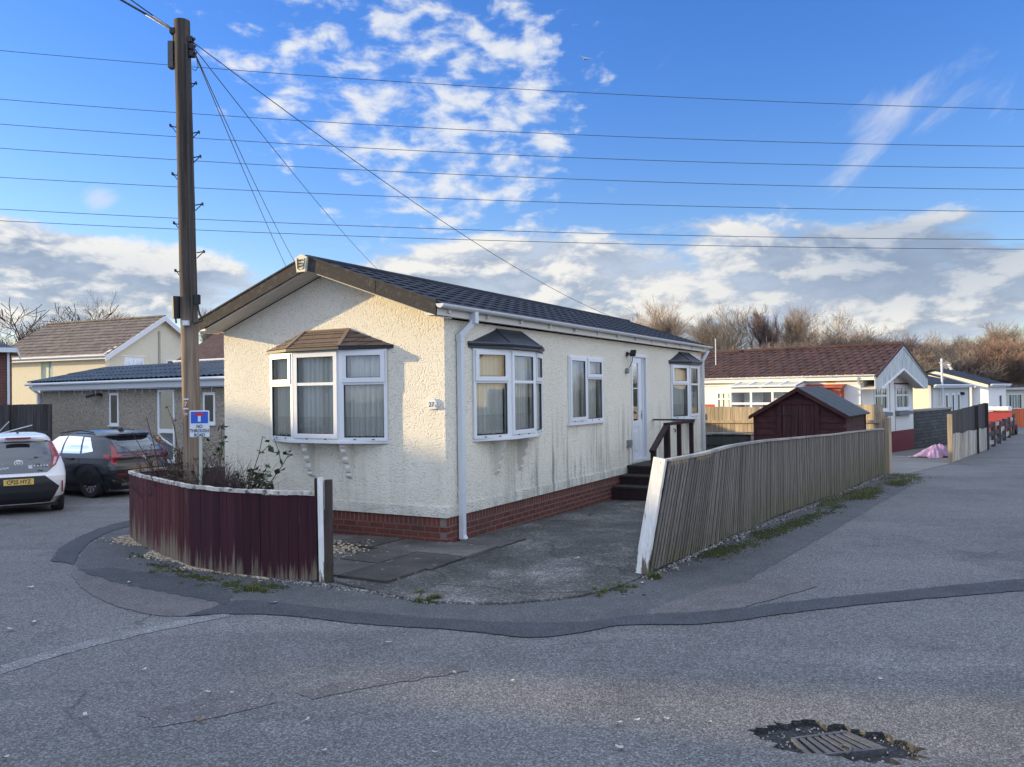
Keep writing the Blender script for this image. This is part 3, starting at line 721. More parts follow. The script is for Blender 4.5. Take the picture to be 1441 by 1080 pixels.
def bay(mapf, wd, name_parent, canopy, cm, cut=.63, pj=.21, corb=(.63, 1.28), z0=BAY_Z0, z1=BAY_Z1, lab=None):
    """a canted bay: mapf(a, o, z) turns along / outward / up into the home's frame"""
    P2 = lambda a, o: mapf(a, o, 0)[:2]
    outv = Vector(mapf(0, 1, 0)) - Vector(mapf(0, 0, 0))
    pts = [(0, 0), (cut, pj), (wd-cut, pj), (wd, 0)]
    F = MB(); GL = []
    zt = z0+.80
    kinds = ['fan', 'sash', 'fan']
    for (p, q), k in zip(zip(pts[:-1], pts[1:]), kinds):
        pn = Panel(P2(*p), P2(*q), outv); section(pn, F, GL, .006, pn.L-.006, z0+.03, z1, k, zt)
    for p in pts[1:3]: 
        q = mapf(p[0], p[1], 0); F.tube([(q[0], q[1], z0+.031), (q[0], q[1], z1-.001)], .034, 8)
    # sill board
    def ring(g, z): return [mapf(a, o, z) for a, o in ((-.02, -.0), (cut-.01, pj+g), (wd-cut+.01, pj+g), (wd+.02, -.0))]
    a_, b_ = ring(.045, z0-.005), ring(.045, z0+.03)
    F.raw(a_+b_, [(3,2,1,0),(4,5,6,7)]+[(i,(i+1)%4,4+(i+1)%4,4+i) for i in range(4)])
    fr = F.build('bay_window', [M_PVC, M_DARKIN], name_parent)
    if lab: fr['label'] = lab
    panes(GL, fr, M_GLASS)
    cp = [Vector(P2(a, o)) for a, o in ((.06, -.05), (cut+.01, pj-.09), (wd-cut-.01, pj-.09), (wd-.06, -.05))]
    curtain(cp, z0+.05, z1-.03, 0, fr)
    # canopy
    C = MB(); e = .10; zb = z1+.005; zt_ = z1+.29
    lo = [(-e, 0), (cut-.05, pj+e), (wd-cut+.05, pj+e), (wd+e, 0)]
    hi = [(cut+.02, .0), (cut+.02, .012), (wd-cut-.02, .012), (wd-cut-.02, .0)]
    th = .035 if canopy == 'tile' else .06
    L0 = [mapf(a, o, zb) for a, o in lo]; L1 = [mapf(a, o, zb+th) for a, o in lo]; H1 = [mapf(a, o, zt_) for a, o in hi]
    C.raw(L0, [(3,2,1,0)], 1)
    for i in range(3): C.face([L0[i], L0[i+1], L1[i+1], L1[i]], 1)
    if canopy == 'tile':
        for i in range(3):
            # courses with a step
            A, B, Cc, D = map(Vector, (L1[i], L1[i+1], H1[i+1], H1[i])); nn = (B-A).cross(D-A).normalized()
            if nn.z < 0: nn = -nn
            for k in range(4):
                s0, s1 = k/4, (k+1)/4
                p = [A.lerp(D, s0)+nn*.012, B.lerp(Cc, s0)+nn*.012, B.lerp(Cc, s1)+nn*.003, A.lerp(D, s1)+nn*.003]
                C.face(p, 0); C.face([A.lerp(D, s0), B.lerp(Cc, s0), p[1], p[0]], 1)
        for i in (1, 2): C.bar(Vector(L1[i])+V(0,0,.012), Vector(H1[i])+V(0,0,.008), .055, .02, m=2)
    else:
        for i in range(3): C.face([L1[i], L1[i+1], H1[i+1], H1[i]], 0)
        for i in (1, 2): C.tube([Vector(L1[i]), Vector(H1[i])], .022, 8, m=0)
        C.tube([L1[0], L1[1], L1[2], L1[3]], .03, 8, m=0)
    C.tube([H1[1], H1[2]], .02, 6, m=0 if canopy != 'tile' else 2)
    cn = C.build('canopy', cm, fr)
    for a in corb: corbel(mapf, a, fr)
    return fr
bay(lambda a, o, z: (-o, bay_g[1]-a, z), bay_g[1]-bay_g[0], home, 'tile', [M_SHING, M_BLACK, M_SHINGR], corb=(.76, 1.45), lab='white canted bay window under a brown shingled canopy')
for i, (a0, b0) in enumerate(bays_long):
    bay(lambda a, o, z, a0=a0: (a0+a, -o, z), b0-a0, home, 'lead', [M_CANB, M_CANB], corb=(.60, 1.29), lab=['white canted bay window under a blue black canopy beside the downpipe', 'white canted bay window under a blue black canopy beyond the door'][i])
# two-light window
F = MB(); GL = []; pn = Panel((win[0], 0), (win[1], 0), (0,-1))
section(pn, F, GL, .003, .73, win[2]+.02, win[3], 'sash', None, d=.0); section(pn, F, GL, .733, win[1]-win[0]-.003, win[2]+.02, win[3], 'fan', win[2]+.78, d=.0)
pn.box(F, -.03, win[1]-win[0]+.03, -.05, .05, win[2]-.02, win[2]+.018)
wf = F.build('window', [M_PVC, M_DARKIN], home); panes(GL, wf, M_GLASS)
curtain([(win[0]+.03, .10), (win[1]-.03, .10)], win[2]+.02, win[3]-.02, 0, wf, lace=False, wave=.015)
# door
F = MB(); a, b, c, d_ = door; pn = Panel((a, 0), (b, 0), (0,-1)); L = b-a
pn.box(F, 0, L, -.05, .02, c, c+.05); pn.box(F, 0, L, -.05, .02, d_-.06, d_); pn.box(F, 0, .06, -.049, .019, c+.05, d_-.06); pn.box(F, L-.055, L, -.049, .019, c+.05, d_-.06)
pn.box(F, L-.235, L-.20, -.048, .015, c+.05, d_-.06)
dr = F.build('door', [M_PVC], home)
Lf = MB(); f0, f1 = .062, L-.237; dz0, dz1 = c+.055, d_-.065; D0, D1 = -.045, -.012
pn.box(Lf, f0, f0+.05, D0, D1, dz0, dz1); pn.box(Lf, f1-.19, f1, D0, D1, dz0, dz1); pn.box(Lf, f0+.05, f1-.19, D0, D1, dz0, dz0+.09); pn.box(Lf, f0+.05, f1-.19, D0, D1, dz1-.12, dz1)
pn.box(Lf, f0+.05, f1-.19, D0, D1-.001, 1.22, 1.34); pn.box(Lf, f0+.05, f1-.19, D0, D1-.012, dz0+.09, 1.22); pn.box(Lf, f0+.12, f1-.26, D0+.01, D1-.003, dz0+.17, 1.13)
pn.box(Lf, f0+.05, f1-.19, D0+.004, D1-.004, 1.98, 2.0)
lf = Lf.build('door_leaf', M_PVC, dr)
g = MB(); pn.quad(g, f0+.05, f1-.19, -.028, 1.34, dz1-.12); g.build('pane', M_GLASS2, dr)
g = MB(); pn.quad(g, L-.20, L-.055, -.03, c+.05, d_-.06); g.build('pane', M_GLASS2, dr)
hd = MB(); q = pn.P(f1-.05, .02, 1.45); hd.tube([pn.P(f1-.04, -.012, 1.45), q, pn.P(f1-.13, .02, 1.45)], .009, 6); pn.box(hd, f1-.055, f1-.025, -.012, -.004, 1.36, 1.54); hd.build('door_handle', M_STEEL, dr)
# wall light with its cable, boxes
lm = MB(); lx = 6.40; lm.box(lx-.03, lx+.03, -.03, 0, 2.62, 2.70); lm.bar((lx-.10, -.16, 2.63), (lx+.12, -.10, 2.72), .11, .05, up=(0,0,1)); lm.bar((lx,-.02,2.66),(lx,-.12,2.67),.03,.03)
lm.tube([(lx+.02, -.12, 2.62), (lx+.05, -.10, 2.52), (lx+.04, -.05, 2.42), (lx-.03, -.03, 2.34)], .007, 5)
ll = lm.build('wall_light', M_BLACK, home); jb = MB(); jb.tube([(lx-.05, 0, 2.33), (lx-.05, -.055, 2.33)], .055, 12); jb.build('junction_box', plain('grey_plastic', (.22,.22,.21), .6), home)
mb = MB(); mb.box(6.34, 6.50, -.06, 0, .86, .98); mb.box(6.36, 6.40, -.075, -.06, .82, .88); mb.build('meter_box', MATS['grey_plastic'], home)
vb = MB(); vb.tube([(9.25,-.01,1.08),(9.25,-.05,1.06),(9.22,-.05,1.0)], .014, 6); vb.build('wall_tap', M_BLACK, home)
# text helper
def text(s, size, parent, m, name, loc, rot, depth=.003, align='CENTER', sx=1, bold=0):
    cu = bpy.data.curves.new(name, 'FONT'); cu.body = s; cu.size = size; cu.extrude = depth; cu.align_x = align; cu.align_y = 'CENTER'; cu.offset = bold; cu.resolution_u = 3
    tmp = bpy.data.objects.new(name, cu); COL.objects.link(tmp); dg = bpy.context.evaluated_depsgraph_get()
    me = bpy.data.meshes.new_from_object(tmp.evaluated_get(dg)); bpy.data.objects.remove(tmp); me.materials.clear(); me.materials.append(m)
    o = bpy.data.objects.new(name, me); COL.objects.link(o)
    if parent is not None: o.parent = parent
    o.location = loc; o.rotation_euler = rot; o.scale = (sx, 1, 1)
    return o
M_INK = plain('black_lettering', (.03,.03,.03), .6); M_PLQ = plain('white_plaque', (.72,.72,.70), .5)
pq = MB(); y0 = .18; pq.prism([(y0-.065, 1.73), (y0+.065, 1.73), (y0+.065, 1.81), (y0+.045, 1.845), (y0+.0, 1.87), (y0-.045, 1.845), (y0-.065, 1.81)], -.03, -.006, ax=0)
pl = pq.build('number_plaque', M_PLQ, home)
text('27', .085, pl, M_INK, 'numerals', (-.031, y0+.01, 1.785), (math.pi/2, 0, -math.pi/2)); text('1', .045, pl, M_INK, 'numerals', (-.031, y0-.05, 1.768), (math.pi/2, 0, -math.pi/2))
# heraldic plaque on the gable peak
em = MB(); yc = HW/2+.04; top = RZ+.045
em.prism([(yc-.075, top-.24), (yc+.075, top-.24), (yc+.105, top-.045), (yc, top), (yc-.105, top-.045)], -.415, -.376, ax=0)
ep = em.build('gable_emblem', plain('aged_ivory_plastic', (.66,.60,.46), .6, .1, 20, dirt=(.35,.30,.2), dirtlo=.6), home)
rl = MB(); rg = random.Random(3)
for r_ in range(3):
    for k in range(3):
        yy = yc+.045-k*.022+rg.uniform(-.004,.004); zz_ = top-.085-r_*.04
        rl.bar((-.417, yy+.008, zz_+.008), (-.417, yy-.009, zz_-.010), .010, .012, up=(1,0,0)); rl.bar((-.417, yy-.008, zz_+.012), (-.417, yy+.004, zz_-.002), .006, .012, up=(1,0,0))
for (a1,b1,a2,b2) in ((.062,-.05,.055,-.19),(.055,-.19,.01,-.21),(-.068,-.06,-.055,-.19),(-.055,-.19,-.02,-.205),(-.02,-.07,-.045,-.09),(-.03,-.12,-.05,-.15),(-.02,-.15,-.045,-.17)):
    rl.bar((-.417, yc+a1, top+b1), (-.417, yc+a2, top+b2), .006, .010, up=(1,0,0))
rl.build('crest_relief', plain('umber_relief', (.07,.055,.045), .8), ep)
# ------------------------------------------------------------------ ground, road, drive
def clip(poly, k, v, keep_less):
    out = []
    for i in range(len(poly)):
        a, b = poly[i], poly[(i+1) % len(poly)]
        ia = (a[k] <= v) == keep_less or a[k] == v; ib = (b[k] <= v) == keep_less or b[k] == v
        if ia: out.append(a)
        if ia != ib:
            t = (v-a[k])/(b[k]-a[k]); out.append((a[0]+(b[0]-a[0])*t, a[1]+(b[1]-a[1])*t))
    return out
def band_polys(poly):
    poly = [(p[0], p[1]) for p in poly]
    for lo, hi in ((-1e4, 10.4), (10.4, 34), (34, 1e4)):
        q = clip(clip(poly, 1, lo, False), 1, hi, True)
        if len(q) > 2: yield q
def area(p): return sum(p[i][0]*p[(i+1)%len(p)][1]-p[(i+1)%len(p)][0]*p[i][1] for i in range(len(p)))/2
def sheet(mb, poly, dz, m=None, thick=0):
    from mathutils.geometry import tessellate_polygon
    if area([(p[0],p[1]) for p in poly]) < 0: poly = list(poly)[::-1]
    tris = tessellate_polygon([[Vector((p[0], p[1], 0)) for p in poly]])
    for tr in tris:
        tp = [poly[i] for i in tr]
        if area([(p[0],p[1]) for p in tp]) < 0: tp = tp[::-1]
        for q in band_polys(tp):
            if abs(area(q)) > 1e-7: mb.face([(a, b, gz(a, b)+dz) for a, b in q], m)
    if thick:
        n = len(poly)
        for i in range(n):
            a, b = poly[i], poly[(i+1)%n]
            mb.face([(a[0],a[1],gz(*a[:2])+dz-thick), (b[0],b[1],gz(*b[:2])+dz-thick), (b[0],b[1],gz(*b[:2])+dz), (a[0],a[1],gz(*a[:2])+dz)], m)
def wob(pts, amp, seg=.18, seed=1, closed=True):
    """an outline with an uneven, broken edge"""
    rg = random.Random(seed); out = []; n = len(pts)
    for i in range(n if closed else n-1):
        a = Vector(pts[i][:2]); b = Vector(pts[(i+1)%n][:2]); L = (b-a).length; k = max(1, int(L/seg)); nn = Vector((-(b-a).y, (b-a).x))/max(L, 1e-6)
        for j in range(k):
            q = a.lerp(b, j/k)+nn*(rg.uniform(-amp, amp) if j else rg.uniform(-amp, amp)*.3); out.append((q.x, q.y))
    if not closed: out.append(tuple(pts[-1][:2]))
    return out
def gp(*a): return [G(x, y) for x, y in a]
def smoothc(pts, it=2):
    for _ in range(it):
        o = [pts[0]]
        for a, b in zip(pts[:-1], pts[1:]):
            a, b = Vector(a[:2]), Vector(b[:2]); o += [a.lerp(b, .25), a.lerp(b, .75)]
        o.append(pts[-1]); pts = [(p[0], p[1]) for p in o]
    return pts
def groundm(t, c):
    n = t.noise(c, .6, 6, .65); f = t.noise(c, 30, 4, .7)
    b = t.mix(t.smooth(n, .4, .6), (.045,.060,.022), (.085,.070,.045))
    return {'Base Color': t.vmath('SCALE', b, t.math('MULTIPLY_ADD', f, .9, .5)), 'Normal': t.bump(f, .8, .03), 'Roughness': .95}
M_EARTH = mat('rough_grass_earth', groundm, spec=.15)
DRC = V(1.725, 4.49, 0)      # centre of the drain
hole_r = (DRC.x-.75, DRC.x+.75, DRC.y-.5, DRC.y+.5)
g = MB()
for (a, b, c, d_) in rects(-900, 900, -300, 900, [(-42, 75, -28, 60)]): sheet(g, [(a,c),(b,c),(b,d_),(a,d_)], -.01)
tag(g.build('ground', M_EARTH), kind='structure')
rd = MB()
for (a, b, c, d_) in rects(-42, 75, -28, 60, [hole_r]): sheet(rd, [(a,c),(b,c),(b,d_),(a,d_)], 0)
# round the drain the surface has broken away
rg = random.Random(11)
ca_, sa_ = math.cos(-.40), math.sin(-.40)
def ringpt(k, n, rx, ry, jit): 
    t_ = 2*math.pi*k/n; r_ = 1+rg.uniform(-jit, jit); x_, y_ = rx*r_*math.cos(t_), ry*r_*math.sin(t_)
    return (DRC.x+x_*ca_-y_*sa_, DRC.y+x_*sa_+y_*ca_)
N = 56; inner = [ringpt(k, N, .42, .23, .16) for k in range(N)]
def sqpt(p):
    dx, dy = p[0]-DRC.x, p[1]-DRC.y; s_ = min(.75/max(abs(dx),1e-6), .5/max(abs(dy),1e-6)); return (DRC.x+dx*s_, DRC.y+dy*s_)
outer = [sqpt(p) for p in inner]
for k in range(N):
    a, b, c, d_ = outer[k], outer[(k+1)%N], inner[(k+1)%N], inner[k]
    rd.face([(a[0],a[1],0),(b[0],b[1],0),(c[0],c[1],0),(d_[0],d_[1],0)])
    # corners of the square patch
    for cx_ in (hole_r[0], hole_r[1]):
        for cy_ in (hole_r[2], hole_r[3]):
            on_v = lambda p: abs(p[0]-cx_) < 1e-6; on_h = lambda p: abs(p[1]-cy_) < 1e-6
            if (on_v(a) and on_h(b)) or (on_h(a) and on_v(b)): rd.face([(a[0],a[1],0),(cx_,cy_,0),(b[0],b[1],0)])
road = tag(rd.build('road', M_ASPH), kind='structure')
GA = [Vector((p.x, p.y)) for p in (G(1113,1035), G(1190,1025), G(1250,1050), G(1140,1061))]
rec = MB(); dpth = -.035
gr_c = [(p.x, p.y) for p in GA]
def onquad(p):   # ray from the centre through p meets the grating outline
    c = Vector((sum(q[0] for q in gr_c)/4, sum(q[1] for q in gr_c)/4)); d_ = Vector(p)-c; best = None
    for i in range(4):
        a = Vector(gr_c[i]); b = Vector(gr_c[(i+1)%4]); e = b-a; den = d_.x*e.y-d_.y*e.x
        if abs(den) < 1e-9: continue
        s_ = ((a.x-c.x)*e.y-(a.y-c.y)*e.x)/den; u_ = ((a.x-c.x)*d_.y-(a.y-c.y)*d_.x)/den
        if s_ > 0 and -1e-6 <= u_ <= 1+1e-6: best = s_ if best is None else min(best, s_)
    return (c.x+d_.x*best, c.y+d_.y*best)
for k in range(N):
    a, b = inner[k], inner[(k+1)%N]; qa, qb = onquad(a), onquad(b)
    za = dpth+rg.uniform(-.004,.004)
    rec.face([(a[0],a[1],0),(b[0],b[1],0),(b[0],b[1],dpth),(a[0],a[1],dpth)]); rec.face([(a[0],a[1],dpth),(b[0],b[1],dpth),(qb[0],qb[1],dpth-.01),(qa[0],qa[1],dpth-.01)])
    rec.face([(qa[0],qa[1],dpth-.01),(qb[0],qb[1],dpth-.01),(qb[0],qb[1],-.4),(qa[0],qa[1],-.4)])
rec.face([(DRC.x-.6,DRC.y-.4,-.4),(DRC.x+.6,DRC.y-.4,-.4),(DRC.x+.6,DRC.y+.4,-.4),(DRC.x-.6,DRC.y+.4,-.4)])
tag(rec.build('road_hollow', asph2((.040,.042,.044), 2, 90, 'broken_tar')), kind='structure')
# the grating
dg_ = thing('drain_grate', 'cast iron drain grate sunk in a broken patch of road', 'drain grate', (DRC.x, DRC.y, 0))
A_, B_, C_, D_ = [Vector((p.x-DRC.x, p.y-DRC.y, 0)) for p in GA]
fr = MB(); zt = -.012; zb_ = -.045
def q2(s_, t_, z): p = A_.lerp(B_, s_).lerp(D_.lerp(C_, s_), t_); return (p.x, p.y, z)
def gbar(mb, s0, s1, t0, t1, za, zb):
    c = [q2(s_, t_, z) for z in (za, zb) for s_, t_ in ((s0,t0),(s0,t1),(s1,t1),(s1,t0))]
    mb.raw(c, [(0,3,2,1),(4,5,6,7),(0,1,5,4),(1,2,6,5),(2,3,7,6),(3,0,4,7)])
gbar(fr, 0, 1, 0, .07, zb_, zt); gbar(fr, 0, 1, .93, 1, zb_, zt); gbar(fr, 0, .055, .07, .93, zb_, zt-.001); gbar(fr, .945, 1, .07, .93, zb_, zt-.001)
fr.build('frame', M_IRON, dg_)
for k in range(7):
    s0 = .055+.89*(k+.55)/7.2; b = MB(); gbar(b, s0, s0+.068, .07, .93, zb_, zt-.002+rg.uniform(-.002,.001)); b.build('bar', M_IRON, dg_)
lift = MB(); p0 = Vector(q2(.52, .86, zt)); lift.tube([p0+V(-.02,.03,0), p0+V(0,.03,.012), p0+V(.02,0,.014), p0+V(.01,-.04,.01), p0+V(-.02,-.05,0)], .008, 6); lift.build('lifting_ring', M_IRON, dg_)

# tarmac patches and bands
arc_out = gp((184,741),(150,752),(118,772),(106,795),(120,818),(150,845),(200,864),(262,868),(330,862),(420,868),(500,879),(604,885),(680,891),(745,900),(812,893),(865,881),(905,879))
fence_px = [(184,757),(225,779),(268,798),(318,808),(380,815),(447,820)]
arc_in = gp((447,820),(463,822),(520,834),(600,849),(700,853),(800,844),(860,832),(908,812))
ap = MB(); poly = smoothc(arc_out)+[(p.x,p.y) for p in gp((1000,850),(1080,800),(1160,755),(1230,713),(1290,680),(1247,668))]+[(p.x,p.y) for p in reversed(gp((908,812),(1080,735)))]
poly += [(p.x,p.y) for p in reversed(arc_in)]+[(p.x,p.y) for p in reversed(gp(*fence_px))]
# the line along the grey fence is kept in order
poly = smoothc(arc_out)+[(p.x,p.y) for p in gp((1000,850),(1080,800),(1160,755),(1230,713),(1290,680),(1247,668),(1080,735),(908,812),(860,832),(800,844),(700,853),(600,849),(520,834),(463,822),(447,820),(380,815),(318,808),(268,798),(225,779),(184,757))]
sheet(ap, wob(poly, .016, .06, 4), .004); tag(ap.build('pavement_apron', M_TAR2), kind='structure')
def band(top, bot, seed, dz=.008, mat_=None, name='tar_band', amp=.012):
    t_ = smoothc([(p.x,p.y) for p in gp(*top)]); b_ = smoothc([(p.x,p.y) for p in gp(*bot)])
    mb = MB(); sheet(mb, wob(t_+b_[::-1], amp*1.1, .05, seed), dz); return tag(mb.build(name, mat_ or M_TAR), kind='structure')
band([(330,846),(360,846),(420,852),(500,862),(640,874),(743,877),(812,878),(875,869),(899,866),(1000,862),(1100,849),(1250,834),(1441,815),(1520,808)],
     [(262,868),(330,864),(420,868),(500,879),(604,885),(680,891),(745,900),(812,893),(865,881),(905,880),(1000,880),(1100,865),(1250,848),(1441,832),(1520,825)], 5)
band([(184,741),(150,750),(116,770),(105,795)], [(184,733),(150,740),(95,762),(70,790)], 6, amp=.02)
band([(106,800),(150,812),(230,818),(318,830),(330,846)], [(100,810),(118,832),(150,850),(215,868),(262,868)], 7, dz=.006, mat_=M_TAR3, name='worn_tar_patch')
band([(150,800),(250,812),(330,832),(318,852)], [(110,803),(150,818),(230,835),(290,845)], 17, dz=.010, mat_=M_TAR, name='tar_band', amp=.03)
band([(908,862),(960,842),(1010,826),(1100,812)], [(925,872),(1000,868),(1060,852),(1150,826)], 8, dz=.006, mat_=M_TAR3, name='worn_tar_patch')
band([(0,938),(110,905),(220,880),(320,862)], [(0,950),(110,915),(225,888),(325,868)], 9, dz=.004, mat_=asph2((.19,.19,.19), .8, 110, 'pale_seam'), name='road_seam')
M_PINK = asph2((.122,.116,.118), 1.2, 100, 'pinkish_tar')
band([(195,1003),(290,985),(375,974)], [(215,1024),(300,1012),(388,990)], 10, dz=.004, mat_=M_PINK, name='road_repair', amp=.02)
band([(415,975),(500,955),(640,935)], [(440,985),(520,968),(660,945)], 12, dz=.004, mat_=M_PINK, name='road_repair', amp=.02)
# concrete drive
dv = MB()
dpoly = [(p.x,p.y) for p in gp((470,820),(520,834),(600,849),(700,853),(800,844),(860,832),(905,813))]
dpoly = smoothc(dpoly, 1)+[(3.68,12.14),(9.1,20.2),(8.0,21.6)]+[tuple(HH(HL+.1,-.1)[:2]), tuple(HH(-.02,-.03)[:2]), tuple(HH(-.02,2.2)[:2]), tuple(HH(-1.6,2.0)[:2])]
sheet(dv, wob(dpoly, .012, .2, 13), .022, thick=.04); tag(dv.build('driveway', M_CONC), kind='structure')
# slabs beside the gable
k_ = 0
for (l0, l1, w0, w1) in ((-.70,-.02,-.74,-.05),(-.70,-.02,-.03,.64),(-.70,-.02,.66,1.34),(-.70,-.02,1.36,2.04),(-1.43,-.72,-.74,-.05),(-1.43,-.72,-.03,.52),(-2.12,-1.45,-.68,-.05),(-2.10,-1.45,-.03,.50),(-.02+.7,.02+.0,-.78,-.1)):
    mb = MB(); rg = random.Random(k_); k_ += 1; tz = rg.uniform(-.004,.006)
    c = [(l0,w0),(l1,w0),(l1,w1),(l0,w1)]
    pts = [HH(a, b) for a, b in c]; pts = wob([(p.x,p.y) for p in pts], .008, .12, k_)
    zz0 = .045+tz; sheet(mb, pts, zz0, thick=.03)
    o = mb.build('paving_slab', M_SLAB); tag(o, 'dark weathered concrete paving slab laid at the foot of the cream gable wall', 'paving slab', 'paving slabs beside the gable')
# home 2's drive
dv2 = MB(); A2 = V(11.74, 27.47, 0); U2 = V(.672, .741, 0); V2 = V(-.741, .672, 0)
q = [(9.35,20.35),(10.4,21.2),(12.5,23.7),(17,30),(21,36)]; q = [(p.x,p.y) for p in gp((1252,668),(1275,668),(1330,655))]+[(17.9,31.2),(20.4,36.0),tuple((A2+U2*5.5)[:2]),tuple((A2-U2*.1)[:2]),(9.3,24.5)]
sheet(dv2, wob(q, .02, .3, 15), .014, thick=.02); tag(dv2.build('far_driveway', mat('pale_concrete', lambda t,c: {'Base Color': t.vmath('SCALE', (.19,.185,.175), t.math('MULTIPLY_ADD', t.noise(c, 1.2, 7, .7), 1.0, .45)), 'Roughness': .9, 'Normal': t.bump(t.noise(c, 40, 3), .5, .01)})), kind='structure')

# ------------------------------------------------------------------ loose stones, grass, moss, leaves
def scatter_along(pts, width, n, seed, off=0):
    rg = random.Random(seed); segs = [(Vector(a[:2]), Vector(b[:2])) for a, b in zip(pts[:-1], pts[1:])]; Ls = [(b-a).length for a, b in segs]; T = sum(Ls)
    for _ in range(n):
        s_ = rg.uniform(0, T); i = 0
        while i < len(Ls)-1 and s_ > Ls[i]: s_ -= Ls[i]; i += 1
        a, b = segs[i]; u = (b-a)/Ls[i]; nn = Vector((u.y, -u.x)); r_ = abs(rg.gauss(0, .5)) if width > 0 else rg.random()
        q = a+u*s_+nn*(off+width*min(r_, 1.6)*(.7+.5*math.sin(s_*3+i))); yield q.x, q.y, rg
def stone_mat(name, a, b, c_):
    def fn(t, c):
        i = t.sep(t.voro(c, 45, out='Color'))[0]
        return {'Base Color': t.ramp(i, [(.1, a), (.5, b), (.9, c_)]), 'Roughness': .85}
    return mat(name, fn, spec=.2)
M_PEBB = stone_mat('buff_pebbles', (.20,.145,.095), (.36,.29,.21), (.52,.46,.37)); M_GRIT = stone_mat('grey_grit', (.05,.05,.05), (.14,.135,.13), (.36,.34,.32))
st = MB()
fence_out = [G(x, y) for x, y in fence_px]
for x_, y_, rg in scatter_along([(-5.45,11.62)]+[(p.x,p.y) for p in fence_out[:5]], .26, 1700, 21, -.03):
    r_ = rg.uniform(.008, .019); st.ico((x_, y_, gz(x_,y_)+r_*.4+.004), r_, sq=(1.2,.9,.7), jit=.2, rg=rg)
for _ in range(520):
    a, b = rnd.gauss(0, .5), rnd.gauss(0, .5)
    l_, w__ = -1.05+a*.42, 1.15+b*.65
    if w__ < .5: continue
    p = HH(l_, w__); r_ = rnd.uniform(.008, .018); st.ico((p.x, p.y, .045+r_*.3), r_, sq=(1.2,.9,.7), jit=.2)
tag(st.build('pebbles', M_PEBB), kind='stuff')
st = MB()
for x_, y_, rg in scatter_along([(p.x,p.y) for p in gp((380,815),(447,822),(463,824),(540,838),(600,850))], .12, 500, 22, -.02):
    r_ = rg.uniform(.005, .014); st.ico((x_, y_, r_*.3+.004), r_, jit=.25, rg=rg)
for x_, y_, rg in scatter_along([(p.x,p.y) for p in gp((905,815),(1080,737),(1170,700),(1247,668))], .12, 1500, 23, .0):
    r_ = rg.uniform(.006, .022); st.ico((x_, y_, gz(x_,y_)+r_*.3+.004), r_, jit=.3, rg=rg)
for k in range(140):
    a = rnd.uniform(0, 6.28); r0 = rnd.uniform(.55, 1.05); x_ = .43*r0*math.cos(a); y_ = .215*r0*math.sin(a); x_, y_ = DRC.x+x_*ca_-y_*sa_, DRC.y+x_*sa_+y_*ca_
    dq = Vector((x_,y_))-Vector((DRC.x,DRC.y)); qq = Vector(onquad((x_,y_)))-Vector((DRC.x,DRC.y))
    if dq.length < qq.length*1.05: continue
    r_ = rnd.uniform(.003, .009); st.ico((x_, y_, -.035+r_*.4), r_, jit=.35)
tag(st.build('grit', M_GRIT), kind='stuff')
M_GRASS = mat('grass_blade', lambda t, c: {'Base Color': t.mix(t.noise(c, 9, 3), (.050,.070,.020), (.15,.15,.055)), 'Roughness': .8}, spec=.2)
M_MOSS = mat('moss', lambda t, c: {'Base Color': t.mix(t.noise(c, 14, 5), (.028,.034,.014), (.070,.076,.030)), 'Roughness': .95, 'Normal': t.bump(t.noise(c, 60, 4), 1, .02)}, spec=.1)
gr = MB()
def tuft(x_, y_, n, h, sp, rg):
    z0 = gz(x_, y_)
    for _ in range(n):
        a = rg.uniform(0, 6.28); r_ = abs(rg.gauss(0, sp)); bx, by = x_+r_*math.cos(a), y_+r_*math.sin(a); hh = h*rg.uniform(.4, 1.1); ln = hh*rg.uniform(.1, .9); wd = rg.uniform(.002, .0045)
        b2 = rg.uniform(0, 6.28); dx, dy = math.cos(b2), math.sin(b2); px_, py_ = -dy*wd, dx*wd
        m_ = (bx+dx*ln*.4, by+dy*ln*.4, z0+hh*.62); e_ = (bx+dx*ln, by+dy*ln, z0+hh)
        gr.face([(bx-px_,by-py_,z0),(bx+px_,by+py_,z0),(m_[0]+px_*.8,m_[1]+py_*.8,m_[2]),(m_[0]-px_*.8,m_[1]-py_*.8,m_[2])]); gr.face([(m_[0]-px_*.8,m_[1]-py_*.8,m_[2]),(m_[0]+px_*.8,m_[1]+py_*.8,m_[2]),e_])
rg = random.Random(31)
for (px, py, n, h, sp, cnt, spread) in ((605,846,60,.07,.03,6,.06),(590,838,40,.05,.03,3,.05),(845,833,40,.05,.03,5,.09),(880,827,40,.05,.03,5,.09),(924,815,60,.08,.025,4,.04),(355,832,45,.055,.03,6,.10),(330,823,40,.04,.04,5,.10),(385,826,30,.04,.03,3,.05),(240,803,30,.035,.04,6,.15),(270,815,30,.035,.04,6,.15),(800,732,20,.05,.03,2,.05),(835,727,30,.05,.04,3,.08)):
    c = G(px, py)
    for _ in range(cnt): tuft(c.x+rg.gauss(0, spread), c.y+rg.gauss(0, spread*.7), n, h, sp, rg)
for _ in range(420):       # verge beyond the end of the grey fence
    px = rg.uniform(1150, 1296); t_ = (px-1150)/146; py = 712-t_*38+rg.uniform(-8, 6)*(1-.3*t_)
    if px > 1240: py = rg.uniform(667, 682)
    c = G(px, py); tuft(c.x, c.y, 14, .045, .10, rg)
for _ in range(120):
    px = rg.uniform(1010, 1160); t_ = (px-1010)/150; py = 784-t_*66+rg.uniform(-3, 9); c = G(px, py); tuft(c.x, c.y, 10, .03, .08, rg)
tag(gr.build('grass', M_GRASS), kind='stuff')
ms = MB()
